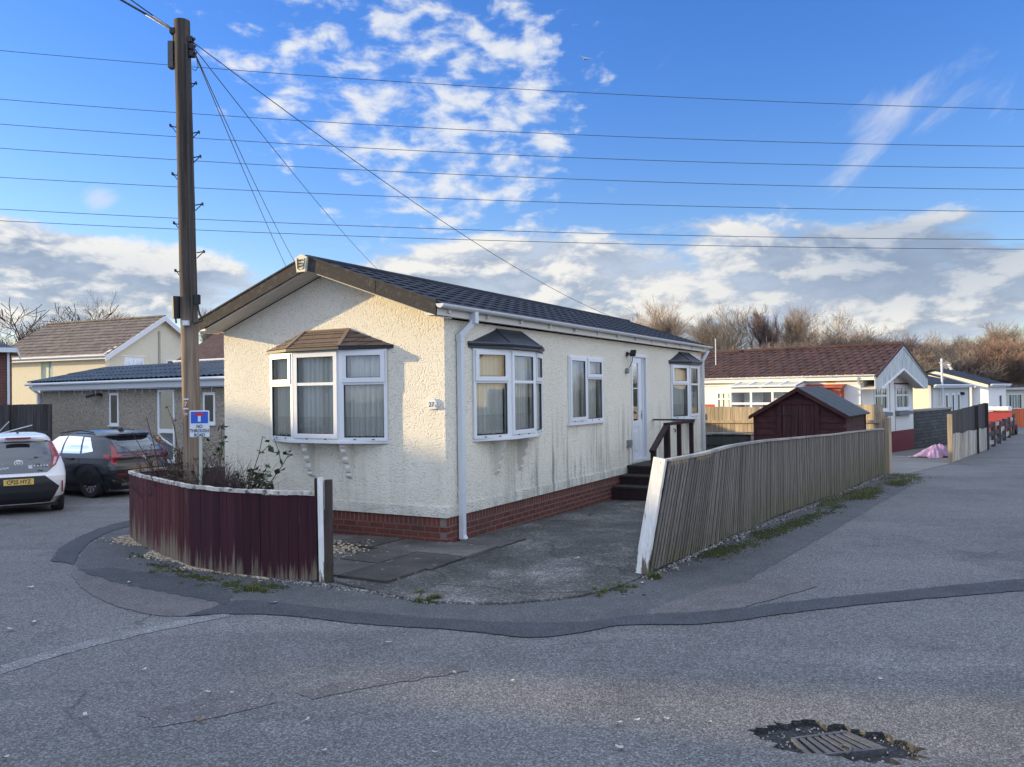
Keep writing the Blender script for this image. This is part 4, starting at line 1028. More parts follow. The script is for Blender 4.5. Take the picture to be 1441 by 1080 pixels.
def mossclump(x_, y_, n, sx_, sy_, ang):
    ca2, sa2 = math.cos(ang), math.sin(ang)
    for _ in range(n):
        a, b = rg.gauss(0, sx_), rg.gauss(0, sy_); r_ = rg.uniform(.005, .014); qx, qy = x_+a*ca2-b*sa2, y_+a*sa2+b*ca2
        ms.ico((qx, qy, gz(qx, qy)+.006), r_, sq=(1.4, 1.2, .6), jit=.35, rg=rg)
for k in range(34):
    px = rg.uniform(985, 1285); t_ = (px-960)/330; py = 796-t_*123+rg.uniform(-5, 4); c = G(px, py); mossclump(c.x, c.y, rg.randint(60, 170), .22, .07, .96)
for (px, py) in ((225,797),(290,816),(330,826),(355,830),(250,804),(200,783),(600,846),(860,831),(380,826),(270,812)):
    c = G(px, py); mossclump(c.x, c.y, 90, .12, .045, -.5)
tag(ms.build('moss', M_MOSS), kind='stuff')
M_LEAF1 = plain('pale_dead_leaf', (.40,.38,.34), .8); M_LEAF2 = plain('brown_dead_leaf', (.20,.11,.05), .8)
def leafmesh(seed):
    mb = MB(); rg = random.Random(seed); n = 8; top = [(.032*rg.uniform(.7,1.2)*math.cos(2*math.pi*i/n), .017*rg.uniform(.7,1.3)*math.sin(2*math.pi*i/n), .006+.008*abs(math.cos(2*math.pi*i/n))) for i in range(n)]
    for i in range(n): mb.face([(0,0,.004), top[i], top[(i+1)%n]]); mb.face([(0,0,.001), (top[(i+1)%n][0],top[(i+1)%n][1],top[(i+1)%n][2]-.003), (top[i][0],top[i][1],top[i][2]-.003)])
    return mb
l0 = None
leafs = [(43,829),(203,945),(327,978),(120,1010),(293,977),(432,1017),(456,1060),(8,1071),(870,1021),(897,1017),(871,1056),(547,907),(1000,1020),(613,1063),(15,889),(47,879),(938,1015),(385,851),(182,822),(478,983),(728,820),(812,788),(905,823),(1047,762),(1190,675),(1310,673),(1148,722),(640,950),(1240,960),(720,962)]
for i, (px, py) in enumerate(leafs):
    c = G(px, py)
    if l0 is None: l0 = leafmesh(1).build('dead_leaf', M_LEAF1); o = l0
    else: o = l0.copy(); COL.objects.link(o)
    o.location = (c.x, c.y, c.z+.014); o.rotation_euler = (rnd.uniform(-.2,.2), rnd.uniform(-.2,.2), rnd.uniform(0, 6)); s_ = rnd.uniform(.6, 1.15)*(.8 if py > 900 else 1.2); o.scale = (s_, s_, s_)
    tag(o, 'small pale scrap of dead leaf lying flat on the dark tarmac', 'leaf', 'pale scraps of leaf on the tarmac')
o = leafmesh(9).build('dead_leaf', M_LEAF2); c = G(280, 1018); o.location = (c.x, c.y, .012); tag(o, 'curled orange brown leaf on the pinkish road repair, bottom left', 'leaf')
# ------------------------------------------------------------------ burgundy curved fence
def boards_along(path, h_of, mb, bw, th, seed, lean=lambda s: (0,0), gap=.004, z0=0.02, out=0, jag=.008, m=None, inward=None):
    """vertical boards side by side along a plan polyline"""
    rg = random.Random(seed); segs = [(Vector(a[:2]), Vector(b[:2])) for a, b in zip(path[:-1], path[1:])]
    T = sum((b-a).length for a, b in segs); s_ = 0
    def at(s):
        for a, b in segs:
            L = (b-a).length
            if s <= L or (a, b) == segs[-1]: u = (b-a)/L; return a+u*s, u
            s -= L
    while s_ < T-.01:
        w_ = min(bw*rg.uniform(.96, 1.04), T-s_); p, u = at(s_+w_/2); nn = Vector((u.y, -u.x)); hh = h_of(s_/T)+rg.uniform(-jag, jag); d_ = out+rg.uniform(-.002, .002)
        z_ = gz(p.x, p.y); lx, ly = lean(s_/T); zb = z_+z0+rg.uniform(-.006,.008)
        for_ = []
        for zz, kx in ((zb, 0), (z_+hh, 1)):
            for a_, b_ in ((-1,0),(1,0),(1,1),(-1,1)):
                q = p+u*a_*(w_/2-gap/2)+nn*(d_+b_*th); for_.append((q.x+lx*kx, q.y+ly*kx, zz))
        mb.raw(for_, [(0,3,2,1),(4,5,6,7),(0,1,5,4),(1,2,6,5),(2,3,7,6),(3,0,4,7)], m); s_ += w_
    return T
fp = [G(184,757), G(198,768), G(225,781), G(268,798)]; fp = [(p.x, p.y) for p in fp]
fq = [(p.x, p.y) for p in (G(268,798), G(318,808.5), G(380,815.5), G(447,820))]
back = [(-4.42,12.62), (-4.85,12.45), (-5.15,12.1), (-5.33,11.75), fp[0]]
fence = thing('curved_fence', 'low curved burgundy board fence with peeling paint round the corner garden', 'fence', (0,0,0))
b1 = MB(); boards_along(smoothc(back, 1)+smoothc(fp, 1)[1:], lambda s: .90, b1, .115, .014, 41); b1.build('board_panel', M_BURG2, fence)['label'] = 'faded burgundy boards of the left curve'
b2 = MB(); boards_along(smoothc(fq, 1), lambda s: .885, b2, .118, .014, 42); b2.build('board_panel', M_BURG, fence)['label'] = 'dark burgundy boards beside the gate gap'
cp = MB(); pth = smoothc(back, 1)+smoothc(fp, 1)[1:]+smoothc(fq, 1)[1:]
rg = random.Random(4); T_ = 0; pp = None
for a, b in zip(pth[:-1], pth[1:]):
    a, b = Vector(a), Vector(b); k = max(1, int((b-a).length/.07))
    for j in range(k):
        q = a.lerp(b, j/k); z = gz(q.x, q.y)+.912+rg.uniform(-.004,.004)
        if pp is not None: cp.bar(pp[0], (q.x, q.y, z), .055*pp[1], .038, w2=.055*pp[1])
        pp = ((q.x, q.y, z), rg.uniform(.85, 1.15))
cp.build('coping', M_COPE, fence)
for z in (.25, .72):
    rl = MB()
    for a, b in zip(pth[:-1], pth[1:]): 
        a, b = Vector(a), Vector(b); u = (b-a).normalized(); n_ = Vector((-u.y, u.x))*.022
        rl.bar((a.x+n_.x, a.y+n_.y, gz(*a)+z), (b.x+n_.x, b.y+n_.y, gz(*b)+z), .03, .06)
    rl.build('rail', M_DPOST, fence)
e = Vector(fq[-1]); u = (e-Vector(fq[-2])).normalized(); pr_ = MB()
q = e+u*.055; pr_.bar((q.x, q.y, 0), (q.x-.01, q.y, 1.075), .055, .045, up=(0,1,0)); pr_.build('end_post', M_WPOST, fence)['label'] = 'flaking white end post'
pr_ = MB(); q = e+u*.125+Vector((0,.05)); pr_.bar((q.x, q.y, 0), (q.x, q.y, 1.05), .065, .09, up=(0,1,0)); pr_.build('support_post', M_GPOST, fence)
pr_ = MB(); q = e+u*-.01+Vector((0,.09)); pr_.bar((q.x, q.y, 0), (q.x, q.y, 1.06), .06, .06, up=(0,1,0)); pr_.build('support_post', M_DPOST, fence)
for (x_, y_) in ((-3.7, 9.42), (-5.22, 11.45)):
    pr_ = MB(); pr_.bar((x_+.08, y_+.06, 0), (x_+.08, y_+.06, .87), .06, .06, up=(0,1,0)); pr_.build('support_post', M_DPOST, fence)

# ------------------------------------------------------------------ leaning grey slatted fence
gf = thing('slatted_fence', 'long grey slatted fence leaning over beside the concrete drive', 'fence')
g0 = Vector((1.33+.05, 8.51+.07)); g1 = Vector((3.75, 12.16)); g2 = Vector((9.12, 20.2))
def gf_path(s):   # s in metres
    L1 = (g1-g0).length
    if s < L1: u = (g1-g0)/L1; p = g0+u*s
    else: u = (g2-g1).normalized(); p = g1+u*(s-L1)
    bow = .03*math.sin(s*.9)+.012*math.sin(s*2.3)
    n_ = Vector((u.y, -u.x)); return p+n_*bow*min(1, s/.8), u, n_
GL_ = (g1-g0).length+(g2-g1).length
def gf_top(s): return 1.195+.012*math.sin(max(0,s-1)*.75)*(1 if s < 5 else .3)-.012*max(0, s-4)*.6
def gf_lean(s): return max(0, .27*(1-s/4.6))+.02*math.sin(s*1.7)
rg = random.Random(51)
def gpt(s, z, d=0):
    p, u, n_ = gf_path(s); k = z/1.19; q = p+n_*(gf_lean(s)*k*.80+d)+u*(gf_lean(s)*k*.25); return Vector((q.x, q.y, gz(q.x, q.y)+z))
s_ = .05; sl = MB()
while s_ < GL_-.03:
    wd = .048*rg.uniform(.9, 1.1); zt = gf_top(s_)-.012; zb = .03+rg.uniform(-.015, .015); dd = rg.uniform(-.004, .004); tw = rg.uniform(-.002,.002)
    vs = []
    for z in (zb, zt):
        for a_, b_ in ((0,0),(1,0),(1,1),(0,1)): vs.append(gpt(s_+a_*wd, z, dd+b_*.018+tw*(z > .5)))
    sl.raw(vs, [(0,3,2,1),(4,5,6,7),(0,1,5,4),(1,2,6,5),(2,3,7,6),(3,0,4,7)]); s_ += wd+.030*rg.uniform(.88, 1.12)
sl.build('slat_panel', M_SLATW, gf)
bk = MB(); s_ = .06      # darker boards behind close the gaps
while s_ < GL_-.1:
    vs = []
    for z in (.05, gf_top(s_)-.05):
        for a_, b_ in ((0,0),(1,0),(1,1),(0,1)): vs.append(gpt(s_+a_*.098, z, -.030+b_*.012))
    bk.raw(vs, [(0,3,2,1),(4,5,6,7),(0,1,5,4),(1,2,6,5),(2,3,7,6),(3,0,4,7)]); s_ += .1
bk.build('backing_board', wood('shadowed_back_board', (.022,.021,.020), (.040,.037,.034)), gf)
for a_, b_ in ((.03, 4.32), (4.34, GL_-.02)):
    tr_ = MB(); n = int((b_-a_)/.3); 
    for i in range(n):
        s0, s1 = a_+(b_-a_)*i/n, a_+(b_-a_)*(i+1)/n
        tr_.bar(gpt(s0, gf_top(s0)+.005, .0), gpt(s1, gf_top(s1)+.005, .0), .075, .028)
    tr_.build('top_rail', M_RAILW, gf)
for z in (.3, .8):
    tr_ = MB()
    for i in range(24): tr_.bar(gpt(.05+i*(GL_-.1)/24, z, -.05), gpt(.05+(i+1)*(GL_-.1)/24, z, -.05), .035, .07)
    tr_.build('back_rail', M_DARKF2, gf)
ep = MB(); p0 = gpt(-.0, 0.0, -.055); p1 = gpt(.0, 1.20, -.075)
ep.bar(p0+V(-.02,-.02,-.02), p1+V(0,0,.02), .135, .055, up=(.56,.83,0)); ep.build('end_post', M_WPOST, gf)['label'] = 'flaking white end post catching the sun'
ep = MB(); ep.bar(gpt(.035, 0, -.08)+V(-.03,.03,0), gpt(.02, 1.19, -.10)+V(-.03,.03,0), .03, .05, up=(.56,.83,0)); ep.build('edge_board', M_RAILW, gf)
for s_ in (2.2, 4.33, 6.6, 8.9, 11.2):
    ep = MB(); ep.bar(gpt(s_, 0, -.11), gpt(s_, 1.12, -.11), .09, .09, up=(.56,.83,0)); ep.build('support_post', M_DARKF2, gf)
# tan post closing its far end, with the garden fence behind the shed
tp = MB(); q = g2+Vector((.16,.10)); zt_ = gz(q.x,q.y)
tp.box(-.055,.055,-.055,.055,-.1,1.40); o = tp.build('gate_post', M_TAN, loc=(q.x,q.y,zt_), rotz=.6); tag(o, 'tan timber post at the far end of the grey slatted fence', 'post')
tf = thing('garden_fence', 'tan close boarded fence behind the plum shed catching low sun', 'fence')
tb = MB(); t0 = Vector((9.25,20.5)); vdir = Vector((-.741,.672)); t1 = t0+vdir*5.6
boards_along([(t0.x,t0.y),(t1.x,t1.y)], lambda s: 1.72+.02*math.sin(s*9), tb, .125, .016, 61, gap=.006); tb.build('board_panel', M_TAN, tf)
for z in (1.30, .55):
    tr_ = MB(); n_ = Vector((-.672,-.741))*.03; a_, b_ = t0+n_, t1+n_; tr_.bar((a_.x,a_.y,gz(*a_)+z),(b_.x,b_.y,gz(*b_)+z), .05, .075); tr_.build('rail', M_TAN, tf)
for k in (0, 2.6, 5.1):
    ep = MB(); a_ = t0+vdir*k+Vector((-.672,-.741))*.07; ep.bar((a_.x,a_.y,gz(*a_)),(a_.x,a_.y,gz(*a_)+1.55), .09,.09,up=(0,1,0)); ep.build('post', M_TAN, tf)
dfn = thing('low_fence', 'low dark green board fence with a flat coping between cream home and shed', 'fence')
tb = MB(); d0, d1 = (4.93,20.95), (7.3,20.75); boards_along([d0,d1], lambda s: 1.02, tb, .14, .014, 62); tb.build('board_panel', M_DARKF, dfn)
tb = MB(); tb.bar((d0[0],d0[1]-.03,gz(*d0)+1.055),(d1[0],d1[1]-.03,gz(*d1)+1.055),.13,.035); tb.build('coping', M_RAILW, dfn)
tb = MB(); tb.bar((d0[0],d0[1]-.04,gz(*d0)+.86),(6.02,20.82,gz(*d0)+.86),.03,.20); tb.build('rail', M_DARKF, dfn)
tb = MB(); tb.box(-.045,.045,-.04,.04,0,.99); tb.build('post', M_RAILW, dfn, loc=(6.07,20.80,gz(6,20.8)))

# ------------------------------------------------------------------ plum garden shed
FR = Vector((6.93, 17.08)); bd = Vector((.558,.83)); ld = Vector((-.83,.558))
SW, SD, EZ, RZs = 1.90, 1.95, 1.42, 1.98
shed = thing('garden_shed', 'plum painted wooden garden shed with black felt roof behind the grey slatted fence', 'shed', (FR.x, FR.y, 0), math.atan2(bd.y, bd.x))
# local: x = depth (away), y = left along the front
zb = gz(FR.x, FR.y)
def shz(y): return RZs-.04-abs(y-SW/2)*(RZs-EZ)/(SW/2)
wl = MB(); n = 11; z0 = zb
rowh = .135; k = 0; z = z0
while z < RZs-.1:
    z1 = min(z+rowh, RZs-.05)
    def ext(zz):  # half extent at height
        if zz <= shz(0): return 0, SW
        d_ = (zz-EZ+.04)/(RZs-EZ)*(SW/2); return max(0,d_), min(SW, SW-d_)
    ya, yb = ext(z1); ya0, yb0 = ext(z)
    if yb-ya > .05:
        wl.raw([(-.018,ya0,z),(-.018,yb0,z),(-.004,yb,z1),(-.004,ya,z1),(.02,ya0,z),(.02,yb0,z),(.02,yb,z1),(.02,ya,z1)],[(0,3,2,1),(0,1,5,4),(1,2,6,5),(2,3,7,6),(3,0,4,7)])
    if z1 <= shz(0)+.02:
        wl.raw([(.02,-.016,z),(SD,-.016,z),(SD,-.003,z1),(.02,-.003,z1)],[(0,1,2,3)]); wl.face([(.02,-.003,z),(SD,-.003,z),(SD,-.016,z),(.02,-.016,z)])
        wl.raw([(.02,SW+.016,z),(SD,SW+.016,z),(SD,SW+.003,z1),(.02,SW+.003,z1)],[(3,2,1,0)])
    z += rowh
wl.box(.02, SD, 0, SW, z0, shz(0)); wl.prism([(0, shz(0)),(SW, shz(0)),(SW/2, RZs-.04)], .021, SD, ax=0)
wl.build('wall', M_SHED, shed)
for y0_ in (-.022, SW-.03):
    t_ = MB(); t_.box(-.03,.03,y0_,y0_+.052,z0,shz(0)-.01); t_.build('corner_trim', M_SHED, shed)
t_ = MB(); t_.box(SD-.03,SD+.02,-.03,.0,z0,shz(0)-.01); t_.build('corner_trim', M_SHED, shed)
# double door of vertical boards
for y0_, y1_ in ((.62,.945),(.955,1.30)):
    t_ = MB(); rg = random.Random(int(y0_*100)); y = y0_
    while y < y1_-.02:
        wd = min(.082, y1_-y); t_.box(-.040+rg.uniform(-.003,.003), -.02, y+.002, y+wd-.002, z0+.05, 1.60-.01); y += .082
    t_.build('door', M_SHEDV, shed)
t_ = MB(); t_.box(-.055,-.02,.52,1.40,1.60,1.665); t_.box(-.035,-.02,.60,1.32,1.665,1.70); t_.build('door_head', M_SHED, shed)
for y0_ in (.52, 1.305):
    t_ = MB(); t_.box(-.046,-.02,y0_,y0_+.095,z0,1.60); t_.build('door_post', M_SHED, shed)
for z_ in (.4, 1.38):
    for y0_ in (1.02,):
        t_ = MB(); t_.box(-.052,-.04,y0_,y0_+.36,z_,z_+.03); t_.build('hinge', M_BLACK, shed)
M_FELT = plain('black_green_felt', (.030,.038,.042), .7, .3, 14, bump=.4, bscale=90, dirt=(.055,.065,.050), dirtlo=.5, spec=.5)
t_ = MB(); ov = .10; xs = [-.10, .45, 1.0, 1.55, SD+.09]
for a_, b_ in zip(xs[:-1], xs[1:]):
    for sg in (-1, 1):
        ye = SW/2+sg*(SW/2+ov); ze = EZ-ov*(RZs-EZ)/(SW/2); dz_ = .004*xs.index(a_)
        q = [(a_, SW/2, RZs+dz_), (b_+.04, SW/2, RZs+dz_), (b_+.04, ye, ze+dz_), (a_, ye, ze+dz_)]
        if sg == 1: q = q[::-1]
        t_.slab(*q[::-1], .03)
t_.build('roof', M_FELT, shed)
for sg in (-1, 1):
    t_ = MB(); ye = SW/2+sg*(SW/2+ov); ze = EZ-ov*(RZs-EZ)/(SW/2); pts = [(SW/2, RZs-.01), (ye, ze-.01), (ye, ze-.085), (SW/2, RZs-.10)]
    if sg == 1: pts = pts[::-1]
    t_.prism(pts, -.125, -.102, ax=0); t_.build('barge_board', M_SHED, shed)

# ------------------------------------------------------------------ timber steps and handrail at the door
stp = thing('entrance_steps', 'dark stained timber steps with handrail up to the white door', 'steps', HO, HROT)
yo = -.80
for i, (l0_, l1_, zt_) in enumerate(((6.28, 7.90, .50), (5.92, 6.27, .34), (5.52, 5.91, .175))):
    t_ = MB(); zg_ = gz(0, 15.5); t_.box(l0_-.02, l1_, yo, -.03, zt_-.035, zt_); t_.build('tread' if i else 'landing', M_STEPG, stp)
    t_ = MB(); t_.box(l0_, l0_+.02, yo+.01, -.035, zg_-.03, zt_-.036); t_.box(l0_+.021, l1_-.01, yo+.01, yo+.03, zg_-.05, zt_-.036); t_.build('riser', M_STEP, stp)
def post(l_, top, y_=yo-.035, w_=.085):
    t_ = MB(); t_.box(l_-w_/2, l_+w_/2, y_-w_/2, y_+w_/2, gz(0,15.5)-.05, top); t_.build('post', M_STEP, stp)
post(5.50, .87); post(6.28, 1.275, w_=.10); post(7.02, 1.275, w_=.075); post(7.84, 1.275, w_=.075)
t_ = MB(); t_.bar((5.42, yo-.035, .84), (6.30, yo-.035, 1.30), .10, .05, up=(0,0,1)); t_.build('handrail', M_STEP, stp)
t_ = MB(); t_.bar((6.22, yo-.035, 1.30), (7.92, yo-.035, 1.30), .10, .05); t_.build('handrail', M_STEP, stp)
t_ = MB(); t_.bar((7.86, yo-.09, 1.328), (7.86, -.02, 1.328), .075, .03); t_.build('handrail', M_STEP, stp)

# ------------------------------------------------------------------ telegraph pole
PX, PY = -4.10, 10.5
pz0 = gz(PX, PY)
ptop = AT(256, 30, PY-.05); pbot = V(PX+.02, PY, pz0-.1)
pbot = AT(271, 640, PY); ax_ = (ptop-pbot).normalized(); pbot = pbot - ax_*((pbot.z-pz0+.15)/ax_.z)
pole = thing('telegraph_pole', 'tall weathered timber telegraph pole standing in the corner garden bed', 'pole', (0,0,0))
def PA(px_y):  # point on the axis at a given image height
    t_ = (600-px_y)/570
    lo = AT(271,640,PY); return lo.lerp(ptop, (640-px_y)/610)
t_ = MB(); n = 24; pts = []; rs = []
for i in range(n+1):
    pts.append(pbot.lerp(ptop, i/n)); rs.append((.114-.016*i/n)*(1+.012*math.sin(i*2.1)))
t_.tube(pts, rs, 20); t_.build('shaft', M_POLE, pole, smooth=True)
def onpole(px, py, d=0): return AT(px, py, PY-d)
m_ = MB(); a_ = onpole(262.5, 60, .13); b_ = onpole(271, 455, .16); m_.tube([a_, a_.lerp(b_, .5)+V(0,-.01,0), b_], .014, 6); m_.build('cable_conduit', M_BLACK, pole)
for i, (px, py) in enumerate([(270,118),(274,187),(276,221),(279,288),(281,355)]):
    c = onpole(px-4, py+1, .02); t_ = MB(); t_.bar(c, c+V(.095,-.01,.012), .012, .012, up=(0,1,0)); t_.bar(c+V(.0,0,-.07), c+V(.08,-.01,.0), .009, .009, up=(0,1,0)); t_.box(c.x+.088,c.x+.10,c.y-.025,c.y+.015,c.z-.005,c.z+.03); t_.build('climbing_step', M_BLACK, pole)
for i, (px, py) in enumerate([(249,178),(252,246),(254,315),(256,382)]):
    c = onpole(px+1, py+2, .05); t_ = MB(); t_.bar(c, c+V(-.085,-.01,.02), .012, .012, up=(0,1,0)); t_.bar(c+V(.0,0,-.09), c+V(-.07,-.01,.012), .009, .009, up=(0,1,0)); t_.box(c.x-.095,c.x-.083,c.y-.03,c.y+.02,c.z+.01,c.z+.045); t_.build('climbing_step', M_BLACK, pole)
c = onpole(242, 74, .04); t_ = MB(); t_.box(c.x-.035,c.x+.03,c.y-.05,c.y+.04,c.z-.21,c.z+.13); t_.box(c.x+.03,c.x+.09,c.y-.01,c.y+.02,c.z-.10,c.z-.07); t_.box(c.x+.03,c.x+.09,c.y-.01,c.y+.02,c.z+.05,c.z+.08); t_.build('cable_box', plain('dark_grey_box', (.09,.085,.09), .6), pole)
for (px, py) in ((243,44),(268,56),(269,66),(270,76)):
    c = onpole(px, py, .08); t_ = MB(); t_.box(c.x-.03,c.x+.03,c.y-.03,c.y+.05,c.z-.035,c.z+.035); t_.tube([c+V(.03,0,0), c+V(.06,-.02,0)], .018, 8); t_.build('cable_clamp', M_BLACK, pole)
c = onpole(251.5, 433, .05); t_ = MB(); t_.tube([c+V(-.03,0,-.14), c+V(-.03,0,.14)], [.045,.058], 14); t_.tube([c+V(-.04,0,-.14), c+V(-.03,-.01,-.2)], .012, 6); t_.tube([c+V(0,0,.1), c+V(.11,0,.08)], .015, 6); t_.build('junction_canister', M_BLACK, pole)
c = onpole(263, 455, .15); t_ = MB(); t_.box(c.x-.045,c.x+.03,c.y-.03,c.y+.02,c.z-.03,c.z+.03); t_.build('bracket', M_GUT, pole)
c = onpole(276, 422, .10); t_ = MB(); t_.box(c.x-.04,c.x+.05,c.y-.05,c.y+.02,c.z-.06,c.z+.06); t_.tube([c+V(.03,-.03,-.05), c+V(.05,-.03,-.18), c+V(.09,-.02,-.27), c+V(-.02,-.04,-.31)], .012, 6); t_.build('splice_box', M_BLACK, pole)
for (py) in (562, 575.5):
    c = onpole(263, py, .17); t_ = MB(); t_.box(c.x-.045,c.x+.02,c.y-.004,c.y+.004,c.z-.008,c.z+.008); t_.build('label_strip', M_GUT, pole)
c = onpole(263, 569, .165); text('7', .07, pole, M_GUT, 'pole_numeral', (c.x-.01, c.y-.01, c.z), (math.pi/2, 0, 0)); c = onpole(263, 583, .165); text('24', .045, pole, M_GUT, 'pole_numeral', (c.x-.01, c.y-.01, c.z), (math.pi/2, 0, 0))

# ------------------------------------------------------------------ no through road sign
SYd = 10.0; c0 = AT(281, 596.5, SYd); sgn = thing('road_sign', 'blue and white no through road sign on a thin post before the telegraph pole', 'sign', (c0.x, c0.y, 0), .02)
t_ = MB(); t_.bar((-.005,.012, gz(0,SYd)), (.012,.012, c0.z+.15), .032, .03, up=(0,1,0)); t_.build('post', plain('pale_green_post', (.42,.46,.40), .6, .15, 8), sgn)
hw, hh = .120, .162
def rr(x0, x1, z0, z1, r): 
    o = []
    for cx_, cz_, a0 in ((x1-r,z1-r,0),(x0+r,z1-r,90),(x0+r,z0+r,180),(x1-r,z0+r,270)):
        for k in range(4): a = R(a0+30*k); o.append((cx_+r*math.cos(a), cz_+r*math.sin(a)))
    return o
t_ = MB(); t_.prism(rr(-hw,hw,c0.z-hh,c0.z+hh,.014)[::-1], -.006, -.002, ax=1); pt = t_.build('plate', plain('sign_white', (.62,.66,.72), .45, .04), sgn)
t_ = MB(); t_.prism(rr(-hw+.016,hw-.016,c0.z+.005,c0.z+hh-.016,.008)[::-1], -.009, -.0065, ax=1); t_.build('blue_panel', plain('sign_blue', (.022,.10,.50), .45, .06), pt)
t_ = MB(); t_.box(-.017,.017,-.0115,-.0095,c0.z+.025,c0.z+.095); t_.build('road_symbol', plain('sign_white', (.62,.66,.72)), pt)
t_ = MB(); t_.box(-.056,.056,-.0125,-.0095,c0.z+.097,c0.z+.128); t_.build('red_bar', plain('sign_red', (.50,.02,.03), .45, .06), pt)
for k, s_ in enumerate(('NO', 'THROUGH', 'ROAD')):
    text(s_, .058, pt, M_INK, 'lettering', (0, -.008, c0.z-.035-k*.052), (math.pi/2, 0, 0), sx=.82, bold=.0002)

# ------------------------------------------------------------------ wires
def sag(a, b, s_, n=26): 
    return [a.lerp(b, i/n)-V(0,0,4*s_*(i/n)*(1-i/n)) for i in range(n+1)]
GRP = 'high parallel power lines crossing the sky'
ordn = ['topmost', 'second from the top', 'third from the top', 'fourth from the top', 'fifth from the top', 'sixth from the top', 'lowest']
for i, (ya, yb_, ym) in enumerate([(66,157,125),(133,206,186),(168,236,218.5),(203,267,249),(245,298,283),(289,336,325.5),(306,350,339.5)]):
    Yd = 62+i*.6; a, b = AT(-260, ya-(yb_-ya)*.22, Yd), AT(1700, yb_+(yb_-ya)*.02, Yd); mid = AT(720, ym, Yd)
    lin = a.lerp(b, .5); s_ = lin.z-mid.z
    t_ = MB(); t_.tube(sag(a, b, max(0.05, s_)), .023, 5); o = t_.build('power_line', M_WIRE); tag(o, 'thin dark power line crossing the whole sky, %s of seven' % ordn[i], 'power line', GRP)
pt0 = onpole(272, 60, .05)
for lab, a, b, s_ in (('thin service wire from pole top sloping right behind the black tiled roof', pt0, AT(960, 470, 38), .9),
    ('leftmost steep service wire from pole top behind the dark verge', pt0+V(0,0,-.1), AT(420, 411, 26), .12), ('steep service wire from pole top ending beside the gable emblem', pt0+V(0,.02,-.1), AT(432, 398, 27), .18),
    ('service wire from pole top meeting the roof right of the gable emblem', pt0+V(.0,0,-.06), AT(548, 395, 34), .2)):
    t_ = MB(); t_.tube(sag(a, b, s_), .0065, 5); tag(t_.build('service_wire', M_WIRE), lab, 'wire', 'service wires from the pole')
ca = onpole(241, 42, .05)
t_ = MB(); t_.tube([AT(120,-35,9.0), AT(170,0,10.0), AT(205,20,10.8), ca, ca+V(.03,0,-.08), ca+V(.035,0,-.35)], .014, 6); tag(t_.build('overhead_cable', M_BLACK), 'thick black cable from top left corner bending down pole side', 'cable', 'cables arriving at the pole')
t_ = MB(); t_.tube([AT(140,-40,9.2), AT(184,0,10.2), AT(215,22,10.9), onpole(246, 43, .1)], .008, 6); tag(t_.build('overhead_cable', M_BLACK), 'thinner black cable from top left corner to pole top', 'cable', 'cables arriving at the pole')
t_ = MB(); t_.tube([onpole(271,62,.12), onpole(276,80,.14), onpole(279,94,.14), onpole(275,100,.13), onpole(270,97,.12)], .005, 5); t_.build('cable_loop', M_BLACK, pole)
# gull
b = MB(); bc = AT(824, 83, 55); b.ellipsoid((0,0,0), (.22,.10,.07), 8, 5); 
for sg in (-1, 1): b.face([(0.06,0,0.03),(-.12,0,.03),(sg*.32-.08,.0,.13),(sg*.34+.05,0,.14)]); b.face([(sg*.32-.08,0,.13),(sg*.34+.05,0,.14),(sg*.74,0,.03)])
o = b.build('gull', plain('gull_white', (.50,.52,.55), .7), loc=bc, rotz=.5); tag(o, 'small gull gliding with spread wings high in the blue sky', 'bird')
# ------------------------------------------------------------------ neighbouring homes
def Z(x, y): return gz(x, y)
def gable_house(name, label, cat, A, u, wid, ln, base, eave, rise, wallm, roofm, ov=.3, ovv=.35, gutm=None, front_wall=None, tilekw=None, plinth=None, ridge_tube=True, fasc=None, chim=False):
    """A = corner; gable runs along u from A, the long sides run along v = u turned left"""
    t_ = thing(name, label, cat, (A[0], A[1], base), math.atan2(u[1], u[0]))
    return t_
def win_rect(parent, pn, t0, t1, z0, z1, kind='two', lab=None, cur=True, fw=.05, glass=None, zt=None, dep=.03):
    F = MB(); GL = []
    pn.box(F, t0, t1, -.01, dep, z0, z0+fw); pn.box(F, t0, t1, -.01, dep, z1-fw, z1); pn.box(F, t0, t0+fw, -.009, dep-.001, z0+fw, z1-fw); pn.box(F, t1-fw, t1, -.009, dep-.001, z0+fw, z1-fw)
    n = {'one':1, 'two':2, 'three':3, 'four':4}[kind]; a, b = t0+fw, t1-fw; w_ = (b-a)/n
    for i in range(1, n): pn.box(F, a+w_*i-.025, a+w_*i+.025, -.008, dep-.002, z0+fw, z1-fw)
    if zt: pn.box(F, a, b, -.007, dep-.003, zt-.03, zt+.03)
    pn.box(F, t0-.04, t1+.04, 0, dep+.05, z0-.04, z0-.001)
    f = F.build('window', M_PVC, parent); 
    if lab: f['label'] = lab
    g = MB(); pn.quad(g, a, b, .012, z0+fw, z1-fw); g.build('pane', glass or M_GLASS, f)
    if cur:
        c = MB(); k = int((b-a)/.05); rg = random.Random(int(t0*50)); prev = None
        for i in range(k+1):
            t_ = a+(b-a)*i/k; d_ = .004+.003*math.sin(i*1.3+rg.random())
            if prev is not None and (i % 9) not in (3, 4): c.face([pn.P(prev[0], prev[1], z0+fw), pn.P(t_, d_, z0+fw), pn.P(t_, d_, z1-fw), pn.P(prev[0], prev[1], z1-fw)])
            prev = (t_, d_)
        if c.v: c.build('curtain', M_CURT, f)
    bq = MB(); pn.quad(bq, a, b, .002, z0+fw, z1-fw); bq.build('dark_backing', M_DARKIN, f)  # near-black sheet stands in for the unlit room behind the pane
    return f

